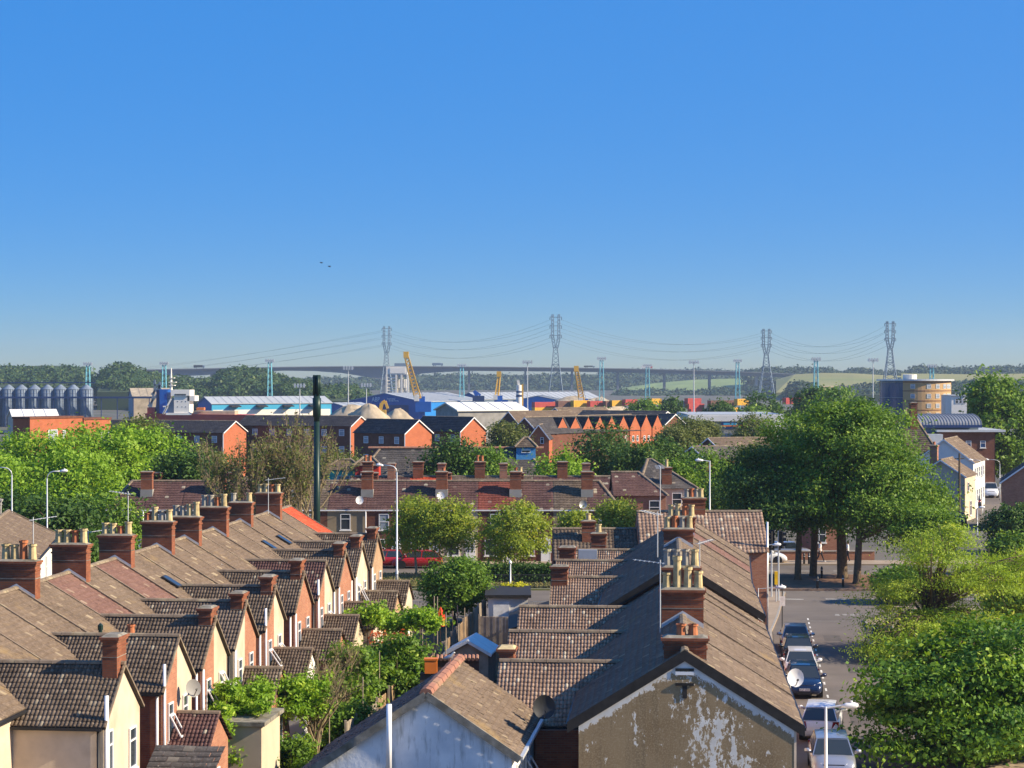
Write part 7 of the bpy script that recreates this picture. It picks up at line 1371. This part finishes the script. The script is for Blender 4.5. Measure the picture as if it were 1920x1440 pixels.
# ================================================================ far land: hills, fields, woods
def slope(name, xs, ytop, ybase, Y0, Y1, mat):
    m = MB()
    for i in range(len(xs) - 1):
        a, b = xs[i], xs[i + 1]; ta, tb = ytop[i], ytop[i + 1]; m.f(W(a, ybase, Y0), W(b, ybase, Y0), W(b, tb, Y1), W(a, ta, Y1)); m.f(W(a, ybase, Y0), W(b, ybase, Y0), Vector((PX(b, Y0), Y0, -6)), Vector((PX(a, Y0), Y0, -6)))
        m.f(W(a, ta, Y1), W(b, tb, Y1), Vector((PX(b, Y1 + 60), Y1 + 60, -6)), Vector((PX(a, Y1 + 60), Y1 + 60, -6)))
    return struct(name, m, mat)
plain('hill_green', (.05, .075, .03), 1, var=.3, scale=.02)
def wood(name, label, xs, tops, yb, Y0, Y1, n, r, qd, ls, mat, seed, var=2.): slope('hill', xs, [t + 5 for t in tops], yb, Y0, Y1, 'hill_green'); woodland(name, label, xs, tops, yb, Y0, Y1, n, r, qd, ls, mat, seed, var)
wood('woodland', 'wood above the silos at far left', [-60, 0, 40, 80, 120, 165], [684, 681, 683, 680, 681, 684], 726, 1250, 1420, 190, 6.5, 120, 2.0, 'leaf_wood', 201)
wood('woodland', 'dark rounded wood between silos and ship', [182, 205, 232, 255, 285, 305], [700, 682, 676, 684, 694, 702], 735, 1180, 1300, 130, 6, 120, 1.8, 'leaf_wood', 202)
wood('woodland', 'scrubby lighter wood behind the ship', [290, 330, 360, 400, 450, 500], [704, 701, 703, 706, 704, 705], 746, 1120, 1280, 170, 4.5, 110, 1.5, 'leaf_wood', 203)
wood('woodland', 'dark wood right of the ship in front of the viaduct', [408, 430, 460, 490, 510, 530, 560], [692, 684, 685, 688, 693, 700, 710], 745, 1100, 1230, 190, 5.5, 120, 1.7, 'leaf_wood', 204)
wood('woodland', 'trees stepping down behind the green mast', [530, 560, 590, 620, 650, 690], [704, 703, 712, 718, 714, 732], 752, 1000, 1120, 150, 4.5, 110, 1.5, 'leaf_wood', 205)
wood('woodland', 'bluish wooded hillside seen under the viaduct', [500, 600, 700, 800, 900, 1000, 1100, 1200, 1260], [712, 705, 702, 699, 699, 698, 697, 697, 700], 748, 2550, 2900, 620, 12, 90, 4.0, 'leaf_far', 206, 1.2)
wood('woodland', 'distant tree line above the right half of the viaduct', [1130, 1180, 1240, 1300, 1360, 1420, 1480], [693, 690, 691, 690, 692, 693, 696], 712, 3000, 3250, 330, 11, 80, 4.0, 'leaf_far', 207, 1.5)
wood('woodland', 'low trees between the viaduct piers', [1160, 1220, 1290, 1350, 1420, 1480], [727, 726, 728, 724, 722, 720], 748, 1950, 2100, 260, 8, 90, 2.6, 'leaf_far', 208, 2)
wood('woodland', 'wooded ridge right of the viaduct end', [1405, 1440, 1480, 1520, 1560, 1570], [690, 686, 686, 685, 689, 697], 712, 2350, 2500, 190, 8, 90, 2.8, 'leaf_far', 209, 1.5)
wood('woodland', 'small wooded ridge behind the right pylon', [1576, 1600, 1620, 1645, 1680, 1705], [696, 688, 688, 692, 693, 695], 712, 2350, 2500, 150, 8, 90, 2.8, 'leaf_far', 210, 1.5)
wood('woodland', 'long wooded ridge at the right skyline', [1700, 1715, 1760, 1800, 1860, 1960], [692, 682, 684, 686, 684, 683], 716, 2150, 2350, 300, 8.5, 90, 2.8, 'leaf_far', 211, 1.5)
wood('woodland', 'trees below the right hand ridge beside the round building', [1560, 1640, 1700, 1790, 1850, 1960], [722, 716, 712, 712, 708, 706], 740, 1500, 1700, 260, 6, 90, 2.2, 'leaf_far', 212, 2)
slope('grassy_hill', [1455, 1490, 1540, 1600, 1650, 1720], [712, 702, 699, 700, 703, 706], 736, 1750, 2150, 'field'); slope('dry_field', [1480, 1560, 1640, 1700], [727, 723, 722, 726], 738, 1650, 1740, 'field_dry')
slope('green_field', [1150, 1230, 1300, 1400], [728, 718, 712, 709], 736, 2350, 2700, 'field_green'); slope('ridge_field', [1690, 1760, 1830, 1940], [700, 701, 702, 700], 722, 1950, 2100, 'field')
wood('woodland', 'dark clump of trees on the grassy hill', [1478, 1500, 1530], [716, 710, 718], 736, 1600, 1640, 40, 6, 90, 2.2, 'leaf_far', 213, 2)
for k, (x, yt, Y, r, l) in enumerate(((1205, 750, 470, 3.6, 'dark round tree in front of the orange containers'), (1350, 752, 480, 4.0, 'round bush tree under the brown container'), (1430, 735, 520, 5, 'dark tree at the foot of the third pylon'), (1565, 722, 420, 5, 'dark tree above the largest junction tree'), (1520, 728, 440, 3.6, 'dark tree left of the one above the junction'), (1255, 748, 500, 3.6, 'dark tree below the grey container'), (1415, 760, 470, 4.4, 'broad bush behind the white retail shed'), (1610, 745, 400, 3.4, 'small dark tree left of the round building'), (1815, 738, 460, 4, 'dark tree right of the small white block'), (975, 768, 470, 2.6, 'small bush left of the first container'), (1125, 766, 440, 2.6, 'small bush below the red container'))):
    zt = PZ(yt, Y); B = (PX(x, Y), Y, -2.5); zt += 2.5; tree('dock_tree', l, B, [(0, 0, zt - r * .8, r, r, r * .8), (-r * .5, -.5, zt - r * 1.4, r * .8, r * .8, r * .7), (r * .5, -.5, zt - r * 1.3, r * .75, r * .7, r * .7)], 'leaf_dark' if k % 3 else 'leaf_mid', nc=120, per=36, cs=.7, ls=.7, trunk=.3, seed=300 + k, limbs=5, group='trees before the docks')
for k, (x, y) in enumerate(((603, 493), (618, 500))):
    q = W(x, y, 270); t = thing('bird', ['upper left of two dark birds in the sky', 'lower right of two dark birds in the sky'][k], 'bird', q, 'birds in flight'); MB().tube([q + Vector((-.2, 0, .02)), q + Vector((-.05, 0, 0)), q + Vector((.1, 0, .01)), q + Vector((.2, 0, .03))], [.02, .06, .05, .015], 8).build('body', 'bargeboard', t)
    for s in (-1, 1): MB().f(q + Vector((.06, 0, .03)), q + Vector((-.06, 0, .03)), q + Vector((-.2 * s - .1, s * .2, .12 + .06 * k)), q + Vector((-.16 * s, s * .42, .16))).build('wing', 'bargeboard', t)
# ================================================================ air
hz = bpy.data.materials.new('haze'); hz.use_nodes = True; t = hz.node_tree; t.nodes.clear(); o = t.nodes.new('ShaderNodeOutputMaterial'); v = t.nodes.new('ShaderNodeVolumePrincipled'); v.inputs['Color'].default_value = (.62, .78, 1, 1); v.inputs['Density'].default_value = .00011; v.inputs['Anisotropy'].default_value = .2
t.links.new(v.outputs[0], o.inputs['Volume']); MT['haze'] = hz
ho = MB().box(IDT, -2450, 2450, -60, 4200, -8, 80).build('haze', 'haze'); ho['kind'] = 'stuff'; ho['label'] = 'thin blue haze over the far docks and hills'; ho['category'] = 'haze'
